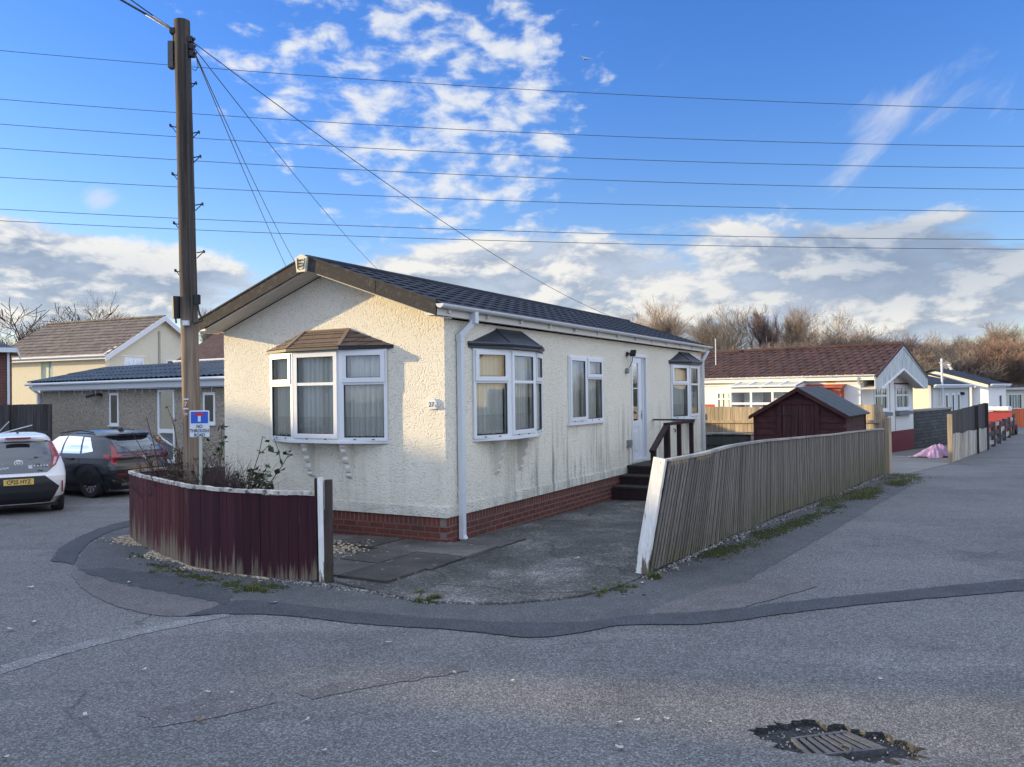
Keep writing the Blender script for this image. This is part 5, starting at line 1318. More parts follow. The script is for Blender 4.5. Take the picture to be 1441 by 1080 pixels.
# --- red roofed home across the drive (local: x along gable, y along the long side away)
zb = -.40; A = V(11.74, 27.47, 0); W2, L2 = 5.4, 11.0
h2 = thing('park_home', 'red brick and white park home with plum pantiled roof beyond the shed', 'park home', (A.x, A.y, 0), math.atan2(.741, .672))
ez = 2.42; rzz = 3.50; ov = .22; ovg = .48; sl2 = (rzz-ez)/(W2/2)
w = MB()
w.box(0, .12, 0, L2, ez-1.0, ez, 0); w.box(0, .12, 0, 1.0, zb+.78, ez-1.0, 0)
w.box(.12, W2, 0, .12, zb+.78, ez, 0); w.box(W2-.12, W2, .12, L2, zb+.78, ez, 0); w.box(.12, W2-.12, L2-.12, L2, zb+.78, ez, 0)
w.prism([(0, ez), (W2, ez), (W2/2, rzz-.12)], .001, .10, ax=1, m=0)
w.build('wall', M_WHITEW, h2)
w = MB(); w.box(.001, .12, 1.0, L2, zb+.3, ez-1.0); w.box(-.004, 0, 1.02, 2.35, ez-1.0, ez-.32); w.box(-.004, 0, 7.05, 9.2, ez-1.0, ez-.32); w.build('red_brick_panel', M_REDW, h2)
w = MB(); w.box(-.01, W2+.01, -.012, .1, zb-.1, zb+.78); w.box(-.01, .1, .11, L2, zb-.1, zb+.299); w.box(W2-.1, W2+.01, .11, L2, zb-.1, zb+.779); w.build('plinth', M_REDP, h2)
w = MB()
tile_slope(w, (W2/2, -ovg, rzz), (W2/2, L2+.2, rzz), (-(W2/2+ov), 0, -(W2/2+ov)*sl2), 10, .3, step=.03, wave=.035, tw=.30)
w.raw([(W2/2,-ovg,rzz-.02),(W2/2,L2+.2,rzz-.02),(W2+ov,L2+.2,rzz-.02-(W2/2+ov)*sl2),(W2+ov,-ovg,rzz-.02-(W2/2+ov)*sl2)],[(0,1,2,3)])
w.tube([(W2/2,-ovg-.01,rzz+.01),(W2/2,L2+.2,rzz+.01)], .08, 8); w.build('roof', M_ROOFR, h2)
w = MB()
for sg in (-1, 1):
    xe = W2/2+sg*(W2/2+ov); ze = rzz-(W2/2+ov)*sl2; pts = [(W2/2, rzz+.03), (xe, ze+.03), (xe, ze-.07), (W2/2, rzz-.07)]
    if sg == -1: pts = pts[::-1]
    w.prism(pts, -ovg-.04, -ovg, ax=1)
w.build('barge_capping', plain('dark_plum_verge', (.06,.025,.03), .7, .2, 8), h2)
w = MB()   # grey boarded valance under the verge: a chevron
ze = rzz-(W2/2+ov)*sl2
pts = [(-ov, ze-.07), (W2/2, rzz-.07), (W2+ov, ze-.07), (W2+ov, ze-.42), (W2-.35, ze-.40), (W2/2, ze+.28), (.35, ze-.40), (-ov, ze-.42)]
w.prism(pts[::-1], -ovg+.002, -ovg+.03, ax=1)
x = -ov
def val(tc, c):
    x, y, z = tc.sep(c); k = tc.math('FRACT', tc.math('MULTIPLY', x, 8)); g_ = tc.smooth(tc.noise(tc.scale(c, 8, 8, .8), 2, 6, .7), .45, .7)
    b = tc.mix(g_, (.50,.54,.55), (.20,.26,.25)); b = tc.mix(tc.smooth(k, .10, .04), b, (.12,.15,.15)); return {'Base Color': b}
w.build('valance', mat('grey_mossy_cladding', val, rough=.7), h2)
w = MB(); P_ = [(.35, ze-.40), (W2/2, ze+.28), (W2-.35, ze-.40)]
for a, b in zip(P_[:-1], P_[1:]): w.bar((a[0], -ovg-.0, a[1]), (b[0], -ovg-.0, b[1]), .07, .06, up=(0,0,1))
w.bar((-ov, -ovg-.012, ze-.05), (W2/2, -ovg-.012, rzz-.09), .03, .05); w.bar((W2/2, -ovg-.012, rzz-.09), (W2+ov, -ovg-.012, ze-.05), .03, .05)
w.build('white_edging', M_PVC, h2)
w = MB(); w.slab((-ov,-ovg+.03,ze-.40),(W2/2,-ovg+.03,ze+.28),(W2/2,0,ze+.28),(-ov,0,ze-.40),.02); w.slab((W2/2,-ovg+.03,ze+.28),(W2+ov,-ovg+.03,ze-.40),(W2+ov,0,ze-.40),(W2/2,0,ze+.28),.02); w.build('soffit', M_SOFF, h2)
w = MB(); w.box(-ov, -ov+.03, -ovg+.03, L2+.2, ez-.20, ez-.02); w.box(-ov+.03, 0, -ovg+.03, L2, ez-.20, ez-.17); w.box(-.03, 0, 0, L2, ez-.32, ez-.18); w.build('fascia', M_WHITEW, h2)
def gutter_y(parent, x, ya, yb, z, r=.055):
    g = MB(); pr = []; n = 6
    for i in range(n+1): a = math.pi*i/n; pr.append((x+r*math.cos(a), z-r*math.sin(a)))
    g.prism(pr, ya, yb, ax=1); y = ya+.4
    while y < yb: g.prism([(x+(p[0]-x)*1.15, z-(z-p[1])*1.15) for p in pr], y-.02, y+.02, ax=1); y += 1.0
    return g.build('gutter', M_GUT, parent)
gutter_y(h2, -ov-.05, -ovg, L2+.2, ez-.02)
w = MB(); w.box(-.07,-.01,.05,.11,zb,2.1); w.bar((-.04,.08,2.08),(-ov-.04,.08,2.3),.06,.06,up=(0,1,0)); w.build('downpipe', M_DPIPE, h2)
pg = Panel((0,0),(W2,0),(0,-1))
for (a, b) in ((1.05,2.45),(3.35,4.85)):
    win_rect(h2, pg, a, b, zb+1.55, 2.02, 'two', lab='window pair on the shaded gable', zt=1.68, fw=.09)
    w = MB(); pg.box(w, a-.08, b+.08, 0, .16, zb+1.36, zb+1.48); w.build('window_shelf', plain('grey_shelf', (.16,.17,.18), .7), h2)
w = MB(); pg.box(w, W2/2-.02, W2/2+.02, .0, .015, zb+.8, rzz-.6); pg.box(w, W2/2-.95, W2/2-.90,0,.012,zb+.8,2.3); pg.box(w, W2/2+.55, W2/2+.58,0,.012,zb+.8,2.3); w.build('cladding_trim', plain('grey_trim', (.28,.30,.32), .6), h2)  # thin grey strips on the gable cladding
w = MB(); pg.box(w, .85, 2.6, 0.001, .03, 2.08, 2.13); pg.box(w, 3.2, 5.0, .001, .03, 2.08, 2.13); w.build('window_head', M_REDP, h2)
ps = Panel((0,0),(0,L2),(-1,0))
win_rect(h2, ps, 4.55, 5.45, 1.0, 1.95, 'one', zt=1.62, fw=.13)
# glazed porch
pc = MB(); px0, px1, py0, py1 = -.95, -.03, 1.9, 4.35
pc.box(px0, px0+.06, py0, py1, zb, 1.0)
ph = Panel((px0, py0), (px0, py1), (-1,0)); F = MB()
ph.box(F, 0, py1-py0, 0, .05, .98, 1.06); ph.box(F, 0, py1-py0, 0, .05, 1.86, 2.0); ph.box(F, 0, py1-py0, 0, .045, 1.42, 1.50)
for t_ in (0, .78, 1.58, 2.37): ph.box(F, t_, t_+.08, .001, .05, 1.06, 1.86)
F.box(px0, -.0, py0, py0+.06, zb, 2.02); F.box(px0, -.0, py1-.06, py1, zb, 2.02)
F.prism([(px0, 2.02), (-.0, 2.02), (-.0, 2.22)], py0, py0+.06, ax=1); F.prism([(px0, 2.02), (-.0, 2.02), (-.0, 2.22)], py1-.06, py1, ax=1)
F.slab((px0-.12, py0-.05, 2.04), (px0-.12, py1+.05, 2.04), (px0-.04, py1+.05, 2.06), (px0-.04, py0-.05, 2.06), .05)
for t_ in (0, .6, 1.2, 1.8, 2.4): F.bar((px0-.1, py0+t_+.02, 2.07), (-.03, py0+t_+.02, 2.27), .05, .03)
po = F.build('porch', M_PVC, h2); pc.build('porch_base', M_PVC, po)
g = MB(); g.slab((px0-.1, py0, 2.06), (px0-.1, py1, 2.06), (-.03, py1, 2.24), (-.03, py0, 2.24), .01); g.build('roof_sheet', plain('frosted_sheet', (.40,.41,.36), .4, .15, 6), po)
g = MB(); ph.quad(g, .05, py1-py0-.05, .02, 1.06, 1.86); g.build('pane', M_GLASS, po)
g = MB(); g.box(-.35,-.33, py0+.7, py0+1.1, 1.0, 1.9); g.box(-.33,-.3, py0+1.5, py0+2.2, 1.0, 1.9); g.build('curtain', M_CURT, po)
w = MB(); w.box(-.30, -.01, .62, 1.86, 1.0, 1.93); w.slab((-.34,.55,1.97),(-.34,1.9,1.97),(0,1.9,2.06),(0,.55,2.06),.04); w.build('brick_bay', M_REDW, h2)
w = MB(); w.tube([(1.2, 8.2, 2.9),(1.2, 8.2, 3.85)], .06, 8); w.tube([(1.2,8.2,3.85),(1.2,8.2,4.08)], [.10,.03], 8); w.build('flue', M_BLACK, h2)
w = MB(); w.tube([(1.3, 6.1, 2.9),(1.3, 6.1, 4.0)], .02, 6); w.build('vent_pipe', M_GUT, h2)
w = MB(); w.box(-.034,-.03,.9,1.2, ez-.29, ez-.22); w.build('name_plate', plain('brass_plate', (.55,.42,.15), .4, .1, 10), h2)

# --- dark stone wall
B_ = A+V(.672,.741,0)*(W2+.05)
sw_ = thing('garden_wall', 'dark stone block wall with paler coping beside the maroon plinth', 'wall', (B_.x, B_.y, 0), math.atan2(.741,.672))
w = MB(); w.box(0, 5.2, 0, .22, -.7, 1.02); w.build('stonework', M_DKBR, sw_); w = MB(); w.box(-.02, 5.25, -.04, .26, 1.02, 1.10); w.build('coping', plain('grey_coping', (.24,.23,.21), .85, .2, 8), sw_)

# --- half white fence
hf = thing('patched_fence', 'tall old fence with dark upper boards and flaking white lower boards', 'fence')
f0, f1 = Vector((12.85, 24.1)), Vector((17.75, 30.79)); uf = (f1-f0).normalized()
b1 = MB(); boards_along([f0, f1], lambda s: .83+.02*math.sin(s*20), b1, .20, .02, 71, out=.03, gap=.012); b1.build('lower_board', M_WHITEB, hf)
b1 = MB(); boards_along([f0, f0+uf*5.3, f1], lambda s: 1.50+.26*s, b1, .135, .018, 72, out=-.01, gap=.008, z0=.6); b1.build('upper_board', M_DARKF2, hf)
q = f0-uf*.10; w = MB(); w.box(-.075,.075,-.06,.06,-.2,1.42); w.build('end_post', M_TAN, hf, loc=(q.x,q.y,gz(*q)), rotz=.97)
for k in (5.35, 8.1):
    q = f0+uf*k; w = MB(); w.box(-.06,.06,-.05,.05,-.2,1.5+.03*k); w.build('post', M_DARKF2, hf, loc=(q.x+.05,q.y-.03,gz(*q)), rotz=.97)
rf_ = thing('rail_fence', 'low broken dark rail fence along the far road edge', 'fence')
r0, r1 = Vector((17.9, 31.0)), Vector((25.0, 41.0)); ur = (r1-r0).normalized(); n_ = Vector((ur.y, -ur.x))
for i, (z_, h_) in enumerate(((.22,.16),(.55,.17),(.86,.15))):
    for k in range(5):
        w = MB(); a = r0+ur*k*2.4+n_*.03*((i+k) % 2); b = r0+ur*(k*2.4+2.35)
        w.bar((a.x,a.y,gz(*a)+z_+rnd.uniform(-.03,.03)), (b.x,b.y,gz(*b)+z_+rnd.uniform(-.05,.03)), .035, h_); w.build('rail', M_DARKF2 if (i+k) % 3 else M_WHITEB, rf_)
for k in range(6):
    q = r0+ur*k*2.4; w = MB(); w.box(-.06,.06,-.05,.05,-.1,.98); w.build('post', M_DARKF2, rf_, loc=(q.x,q.y,gz(*q)))
# --- crumpled lilac sheet
bm_ = MB(); rg = random.Random(8); NN = 20
def crum(i, j):
    x = (i/NN-.5)*1.35; y = (j/NN-.5)*.9; r_ = math.hypot(x/.7, y/.48); h = max(0, (1-r_**2.2))*.24
    h += .13*abs(math.sin(5*x+3*y+1))*max(0,1.05-r_)+.07*abs(math.sin(11*x-7*y))*max(0,1.1-r_)+.03*abs(math.sin(23*x+17*y)); s_ = 1+.18*math.sin(math.atan2(y,x)*5+1)+.08*math.sin(math.atan2(y,x)*11)
    return (x*s_, y*s_, max(.005, h))
vs = [crum(i,j) for i in range(NN+1) for j in range(NN+1)]; fs = [(i*(NN+1)+j,(i+1)*(NN+1)+j,(i+1)*(NN+1)+j+1,i*(NN+1)+j+1) for i in range(NN) for j in range(NN)]
bm_.raw(vs, fs); c = G(1322, 645); o = bm_.build('crumpled_sheet', plain('lilac_plastic', (.30,.20,.35), .5, .12, 5, spec=.5), loc=(c.x+.1,c.y+.3,c.z+.01), rotz=.3); tag(o, 'crumpled lilac plastic sheet heaped on the ground by the dark stone wall', 'sheet')

# --- cream home with three slim windows
def box_home(name, label, cat, A, ang, lx, ly, base, eave, wm_side, wm_front, roofm, pitch=.0, ridge_along='x', rise=.6, ov=.2, fasc=True):
    h = thing(name, label, cat, (A[0], A[1], 0), ang)
    w = MB(); w.box(0, lx, 0, .12, base, eave); w.box(0, lx, ly-.12, ly, base, eave); w.box(lx-.12, lx, .12, ly-.12, base, eave); w.build('front_wall', wm_front, h)
    w = MB(); w.box(0, .12, .12, ly-.12, base, eave)
    if ridge_along == 'x': w.prism([(0, eave), (ly, eave), (ly/2, eave+rise-.1)], .0, .12, ax=0)
    w.build('side_wall', wm_side, h)
    r = MB(); e = eave+.02
    if ridge_along == 'x':
        r.slab((-ov,-ov,e-.03),(lx+ov,-ov,e-.03),(lx+ov,ly/2,e+rise),(-ov,ly/2,e+rise),.06); r.slab((-ov,ly/2,e+rise),(lx+ov,ly/2,e+rise),(lx+ov,ly+ov,e-.03),(-ov,ly+ov,e-.03),.06)
    else:
        r.slab((-ov,ly+ov,e-.03),(-ov,-ov,e-.03),(lx/2,-ov,e+rise),(lx/2,ly+ov,e+rise),.06); r.slab((lx/2,ly+ov,e+rise),(lx/2,-ov,e+rise),(lx+ov,-ov,e-.03),(lx+ov,ly+ov,e-.03),.06)
        r.prism([(0, eave-.01), (lx, eave-.01), (lx/2, e+rise-.08)], .0, .1, ax=1, m=1)
    r.build('roof', [roofm, wm_front], h)
    if fasc:
        f = MB(); f.box(-ov, lx+ov, -ov-.05, -ov-.01, e-.17, e-.02); f.tube([(-ov,-ov-.09,e-.04),(lx+ov,-ov-.09,e-.04)], .05, 6); f.build('gutter', M_GUT, h)
    return h
angu = math.atan2(.741, .672)
C3 = AT(1310, 560, 44); b3 = -.5
h3 = box_home('park_home', 'cream and grey rendered home with three slim windows behind the dark stone wall', 'park home', (C3.x, C3.y), angu, 7.9, 7.5, b3, 2.10, M_CREAMW, M_GREYW, M_ROOF, ridge_along='x', rise=.95)
p3 = Panel((0,0),(9.6,0),(0,-1))
for a in (2.7, 4.0, 5.2): win_rect(h3, p3, a, a+.55, .35, 1.62, 'one', cur=False, fw=.10)
w = MB(); w.box(5.9,6.05,-.2,0,1.55,1.68); w.box(6.15,6.4,-.14,0,1.5,1.6); w.build('wall_lamp', M_BLACK, h3)
w = MB(); w.box(.25,.31,-.07,-.01,b3,2.0); w.box(7.7,7.76,-.07,-.01,b3,2.0); w.build('downpipe', M_GUT, h3)
w = MB(); w.tube([(1.6,-.15,1.0),(1.6,-.15,3.55)], .055, 8); w.bar((1.15,-.15,3.30),(1.6,-.15,3.36),.03,.05); w.build('aerial_mast', M_GUT, h3)
w = MB(); w.bar((1.6,-.15,3.33),(2.45,-.35,3.10),.03,.03)
for k in range(6): q = Vector((1.7+.12*k,-.18-.03*k,3.30-.035*k)); w.bar(q+V(0,-.15,.15), q+V(0,.15,-.15), .015,.015)
w.bar((2.3,-.3,3.25),(2.5,-.4,2.95),.2,.02); w.build('aerial', M_GUT, h3)
w = MB(); w.tube([(6.3,3.2,2.7),(6.5,3.2,4.25)], .13, 10); w.tube([(6.3,3.2,2.6),(6.33,3.2,2.82)], [.45,.15], 10); w.build('flue', plain('white_flue', (.66,.64,.58), .6, .08, 5), h3)
w = MB(); w.tube([(5.4,6.5,2.6),(5.4,6.5,4.3)], .03, 6); w.box(4.7,6.1,6.45,6.5,3.75,3.79); w.box(4.7,6.1,6.45,6.5,4.1,4.14)
for k in range(7): w.box(4.72+.22*k,4.75+.22*k,6.44,6.46,3.5,4.35)
w.build('grid_aerial', M_STEEL, h3)
C4 = AT(1391, 560, 57); h4 = box_home('park_home', 'white painted home with dark roof, its side wall lit, far along the lane', 'park home', (C4.x, C4.y), angu-.10, 3.6, 7.2, -.5, 2.15, M_WHITEW, M_WHITEW, M_ROOF, ridge_along='x', rise=1.15)
for k in range(1): win_rect(h4, Panel((3.6,0),(0,0),(0,-1)), .9, 1.5, .5, 1.4, 'one', cur=False)
p4 = Panel((0,0),(0,7.2),(-1,0)); win_rect(h4, p4, 1.0, 2.2, .3, 1.5, 'one', fw=.12)
C4b = AT(1352, 555, 56); h4b = box_home('park_home', 'white home with low dark roof behind the slim windowed home', 'park home', (C4b.x+1.6, C4b.y+1.5), angu-.1, 5.5, 6.0, -.5, 2.05, M_WHITEW, M_GREYW, M_ROOF, ridge_along='x', rise=1.0)
C5 = AT(1406, 570, 68); h5 = box_home('park_home', 'pale far home with two dark windows and brown roof at the lane end', 'park home', (C5.x, C5.y), .12, 16, 7.5, -.5, 1.85, M_WHITEW, M_CREAM2, M_ROOFB, ridge_along='x', rise=1.35)
p5 = Panel((0,0),(16,0),(0,-1))
for a in (.8, 2.6, 4.4): win_rect(h5, p5, a, a+1.25, .15, 1.35, 'two', cur=True)
# orange fence, red car
of = thing('orange_fence', 'bright orange painted board fence at the far end of the lane', 'fence')
o0, o1 = (28.6, 48.6), (33.6, 50.3); b1 = MB(); boards_along([o0, o1], lambda s: 1.12, b1, .17, .02, 81, gap=.02); b1.build('board_panel', M_ORNG, of)
for q in (o0, (31.1, 49.45), o1): w = MB(); w.box(-.07,.07,-.07,.07,0,1.3 if q is not o1 else 1.75); w.build('post', M_ORNG, of, loc=(q[0]+.03, q[1]+.12, -.47))
# ------------------------------------------------------------------ left: bungalow and houses
M_STR = plain('fairy_light_white', (.6,.62,.64), .5)
Bp = V(-19.55, 33.7, 0); ub = Vector((.82,-.572)).normalized(); LB = 15.0; angb = math.atan2(ub.y, ub.x); zb = -.50
bg_ = thing('bungalow', 'grey pebbledashed bungalow with blue grey roof behind the parked cars', 'bungalow', (Bp.x, Bp.y, 0), angb)
ez = 2.62
w = MB(); 
bh = [(5.6, 6.22, .95, 2.15), (8.72, 9.72, -.30, 2.22), (11.35, 12.0, 1.05, 2.1)]
for a, b, c, d_ in rects(.35, LB, zb, 2.36, [h for h in bh]): w.box(a, b, 0, .2, c, d_)
w.box(.35, .55, .2, 6, zb, 2.36); w.box(.55, LB, 5.8, 6, zb, 2.36); w.build('wall', M_PEB, bg_)
w = MB(); tile_slope(w, (-.1, 3.0, 3.33), (LB, 3.0, 3.33), (0, -3.35, -.70), 4, .5, step=.02, wave=.05, tw=.30)
w.raw([(-.1,3.0,3.30),(LB,3.0,3.30),(LB,6.3,2.65),(-.1,6.3,2.65)],[(0,1,2,3)]); w.slab((-.1,-.33,2.60),(LB,-.33,2.60),(LB,3,3.28),(-.1,3,3.28),.05); w.build('roof', M_ROOFG, bg_)
w = MB(); w.prism([(-.25, 2.36), (6.1, 2.36), (6.1, 2.6), (3, 3.25), (-.25, 2.55)], .34, .36, ax=0); w.box(.3, LB, -.30, -.27, 2.30, 2.52); w.box(.3, LB, -.27, 0, 2.36, 2.38); w.build('fascia', plain('blue_white_board', (.50,.53,.56), .6, .06, 6), bg_)
w = MB(); w.tube([(-.1,-.36,2.55),(LB,-.36,2.55)], .055, 8); w.build('gutter', M_GUT, bg_)
w = MB(); w.box(.30,.42,-.12,-.02,zb,2.2); w.bar((.36,-.07,2.18),(.1,-.3,2.45),.09,.09); w.build('downpipe', M_DPIPE, bg_)
w = MB(); w.tube([(.5,-.33,2.27),(LB,-.33,2.27)], .007, 4); rg = random.Random(5); x = .6
while x < LB: w.bar((x,-.33,2.27),(x+rg.uniform(-.05,.05),-.33,2.27-rg.uniform(.03,.20)),.007,.007); x += rg.uniform(.25,.7)
w.build('string_lights', M_STR, bg_)
w = MB(); w.box(.36, LB, -.012, -.002, 2.245, 2.30); w.build('dark_strip', M_BLACK, bg_)  # thin black strip along the wall below the fascia
pb = Panel((0,0),(LB,0),(0,-1))
for (a, b, c, d_) in (bh[0], bh[2]):
    f = win_rect(bg_, pb, a+.0, b-.0, c, d_, 'one', fw=.09, cur=False, dep=.02)
a, b, c, d_ = bh[1]; F = MB(); pb.box(F, a, a+.08, -.05,.02,c,d_); pb.box(F, b-.08, b, -.05,.02,c,d_); pb.box(F, a+.08,b-.08,-.049,.019,d_-.08,d_); pb.box(F,a+.08,b-.08,-.049,.019,.72,.86); pb.box(F,a+.08,b-.08,-.049,.019,c,c+.10)
F.bar(pb.P(a+.1,.03,.62), pb.P(b-.1,.03,.30), .02, .07)
dd_ = F.build('door', M_PVC, bg_); g = MB(); pb.quad(g, a+.08, b-.08, -.02, c+.1, d_-.08); g.build('pane', M_GLASS2, dd_); g = MB(); pb.quad(g, a+.08, b-.08, -.15, c, d_); g.build('dark_room', M_DARKIN, dd_)
w = MB(); w.box(a-.15, b+.2, -1.1, -.02, zb-.1, -.31); w.build('door_step', M_CONC, bg_)
w = MB(); w.box(4.9,5.1,-.25,0,2.05,2.15); w.tube([(5.0,-.2,2.1),(4.6,-.35,2.02)],.05,6); w.build('security_light', M_BLACK, bg_)

# --- cream two storey house
Hc = Vector((-26.7, 54.0)); uh = Vector((-.915, .403)); gd = Vector((.403,.915))
hc = thing('house', 'cream two storey house with brown tiled roof and white barge boards', 'house', (Hc.x, Hc.y, 0), math.atan2(gd.y, gd.x))
# local x = along gable (away right), y = along front to the left
WG, LF = 9.2, 11.5; ez, rzz = 4.95, 7.75; zb = -.5
w = MB(); h1 = [(5.2, 6.3, 3.2, 4.62)]
for a, b, c, d_ in rects(0, LF, zb, ez, h1): w.box(0, .25, a, b, c, d_)
w.build('front_wall', M_CREAMW, hc)
w = MB(); w.box(.25, WG, 0, .25, zb, ez); w.box(.25, WG, LF-.25, LF, zb, ez); w.box(WG-.25, WG, .25, LF-.25, zb, ez); w.prism([(0, ez), (WG, ez), (WG/2, rzz-.15)], 0, .25, ax=1); w.build('gable_wall', M_CREAM2, hc)
w = MB(); n = 12; sl_ = (rzz-ez)/(WG/2)
tile_slope(w, (WG/2, -.35, rzz), (WG/2, LF+.3, rzz), (-(WG/2+.35), 0, -(WG/2+.35)*sl_), n, .3, step=.05, wave=.006, tw=.6)
w.slab((WG/2,-.35,rzz-.02),(WG+.35,-.35,rzz-.02-(WG/2+.35)*sl_),(WG+.35,LF+.3,rzz-.02-(WG/2+.35)*sl_),(WG/2,LF+.3,rzz-.02),.08)
w.tube([(WG/2,-.36,rzz),(WG/2,LF+.3,rzz)], .10, 8); w.build('roof', M_ROOFB, hc)
w = MB()
for sg in (-1, 1):
    xe = WG/2+sg*(WG/2+.38); ze = rzz-(WG/2+.38)*sl_; pts = [(WG/2, rzz+.03), (xe, ze+.03), (xe, ze-.33), (WG/2, rzz-.33)]
    if sg == -1: pts = pts[::-1]
    w.prism(pts, -.40, -.36, ax=1)
w.build('barge_board', plain('pale_blue_white_board', (.60,.63,.68), .5, .04, 4), hc)
w = MB(); w.box(-.36,-.32,-.35,LF+.3,ez-.38,ez-.16); w.box(-.32,0,-.35,LF+.3,ez-.38,ez-.35); w.tube([(-.42,-.35,ez-.16),(-.42,LF+.3,ez-.16)], .07, 8); w.build('gutter', M_GUT, hc)
f = MB(); f.box(.10,.14, 5.25, 5.6, 3.2, 4.6); f.build('window_side', plain('green_grey_glass', (.25,.32,.30), .3), hc)
f = MB(); f.box(.08,.12, 5.62, 6.3, 3.2, 4.62); f.build('window_blind', plain('pale_green_blind', (.52,.58,.45), .6, .15, 20), hc)
w = MB(); w.box(-.01,.0, 5.15,5.2,3.0,4.65); w.build('window_edge', M_PVC, hc)
pgc = Panel((0,0),(WG,0),(0,-1)); 
win_rect(hc, pgc, 1.4, 3.0, 3.45, 4.75, 'two', cur=False, fw=.10, glass=M_GLASS2); win_rect(hc, pgc, 5.0, 6.6, 3.45, 4.7, 'two', cur=False, fw=.10, glass=M_GLASS2)
w = MB(); pgc.box(w, 4.3,4.42,.0,.10, 3.0, 6.7); w.build('waste_pipe', plain('stained_pipe', (.34,.33,.30), .7), hc)
w = MB(); pgc.box(w, 1.2,3.2,0,.03,4.82,4.88); w.build('lintel', M_PVC, hc)
# brick house at the frame edge
Hb = Vector((-24.3, 39.5)); hb = thing('house', 'dark red brick house with blue black roof at the left edge', 'house', (Hb.x, Hb.y, 0), 3.665)
# local: x to the left, y towards us negative... walls around a box
w = MB(); w.box(0, 9, -8, -7.7, -.5, 4.35); w.box(0, 9, -.3, 0, -.5, 4.35); w.box(0, .3, -7.7, -.3, -.5, 4.35); w.box(8.7, 9, -7.7, -.3, -.5, 4.35); w.build('wall', M_BROWNBR, hb)
w = MB(); e = 4.45; o_ = .4; top = 6.3
c = [(-o_,-8-o_,e),(9+o_,-8-o_,e),(9+o_,o_,e),(-o_,o_,e)]; r_ = [(4.2,-4,top),(4.8,-4,top)]
w.face([c[0],c[1],r_[1],r_[0]]); w.face([c[1],c[2],r_[1]]); w.face([c[2],c[3],r_[0],r_[1]]); w.face([c[3],c[0],r_[0]]); w.face(c[::-1]); w.build('roof', M_ROOFG, hb)
w = MB(); w.box(-o_-.03,9,o_,o_+.04,e-.22,e); w.box(-o_-.04,-o_,-8,o_+.04,e-.22,e); w.box(-.10,-.0,.0,.10,-.5,e-.2); w.build('gutter', M_DPIPE, hb)
# dark roofed house behind
Hd = AT(318, 500, 46); hd = box_home('house', 'house with dark plum roof showing between pole and cream gable', 'house', (Hd.x-2.6, Hd.y), -.55, 10, 8, -.5, 4.0, M_WHITEW, M_WHITEW, M_ROOFR, ridge_along='x', rise=2.6)
# --- garden things on the left
lf = thing('panel_fence', 'dark weathered panel fence behind the white car', 'fence')
q0, q1 = (-21.5, 30.3), (-16.4, 29.2)
b1 = MB(); boards_along([q0,q1], lambda s: 2.15, b1, .14, .02, 91, gap=.01); b1.build('board_panel', M_DARKF2, lf)
for z_ in (.5, 1.15): b1 = MB(); b1.bar((q0[0],q0[1]-.08,gz(*q0)+z_),(q1[0],q1[1]-.08,gz(*q1)+z_),.06,.10); b1.build('rail', M_DARKF2, lf)
for k in range(4): b1 = MB(); x_ = q0[0]+(q1[0]-q0[0])*k/3; y_ = q0[1]+(q1[1]-q0[1])*k/3; b1.box(x_-.05,x_+.05,y_-.14,y_-.04,-.5,1.75); b1.build('post', M_DARKF2, lf)
lr = thing('low_fence', 'low dark ranch fence between the bungalow downpipe and the cars', 'fence')
q0, q1 = (-14.9, 26.0), (-11.6, 24.1)
for z_ in (.88, .62, .36): b1 = MB(); b1.bar((q0[0],q0[1],gz(*q0)+z_),(q1[0],q1[1],gz(*q1)+z_),.04,.15); b1.build('rail', M_DARKF2, lr)
for k in range(4): b1 = MB(); x_ = q0[0]+(q1[0]-q0[0])*k/3; y_ = q0[1]+(q1[1]-q0[1])*k/3; b1.box(x_-.05,x_+.05,y_-.05,y_+.05,-.5,.72); b1.build('post', M_DARKF2, lr)
ad = thing('rotary_airer', 'folded rotary clothes airer with white arms at the far left', 'airer', (-17.3, 27.5, gz(0,27.5)))
b1 = MB(); b1.tube([(0,0,0),(0,0,1.2)],.025,6); b1.build('pole', M_STEEL, ad)
for (x_, y_, z_) in ((1.15,.1,1.42),(.55,-.2,1.55),(-1.1,.1,1.35)): b1 = MB(); b1.tube([(0,0,1.12),(x_,y_,z_)],.018,6); b1.build('arm', M_GUT, ad)
po_ = thing('garden_ornament', 'dark metal garden barrel with dried brown plant above the dark car', 'ornament', (-9.9, 22.2, gz(0,22)))
b1 = MB(); b1.tube([(-.28,0,.75),(.28,0,.75)],[.26,.26],14); b1.build('barrel', plain('teal_grey_metal', (.09,.13,.14), .5, .3, 10), po_); b1 = MB(); b1.box(-.3,.3,-.2,.2,0,.55); b1.build('stand', M_BLACK, po_)
b1 = MB(); rg = random.Random(2)
for _ in range(70): 
    c = (rg.gauss(.18,.12), rg.gauss(0,.12), .92+abs(rg.gauss(0,.10))); b1.ico(c, .035, sq=(1,.4,1), jit=.4, rg=rg)
b1.build('dried_plant', M_LEAF2, po_)

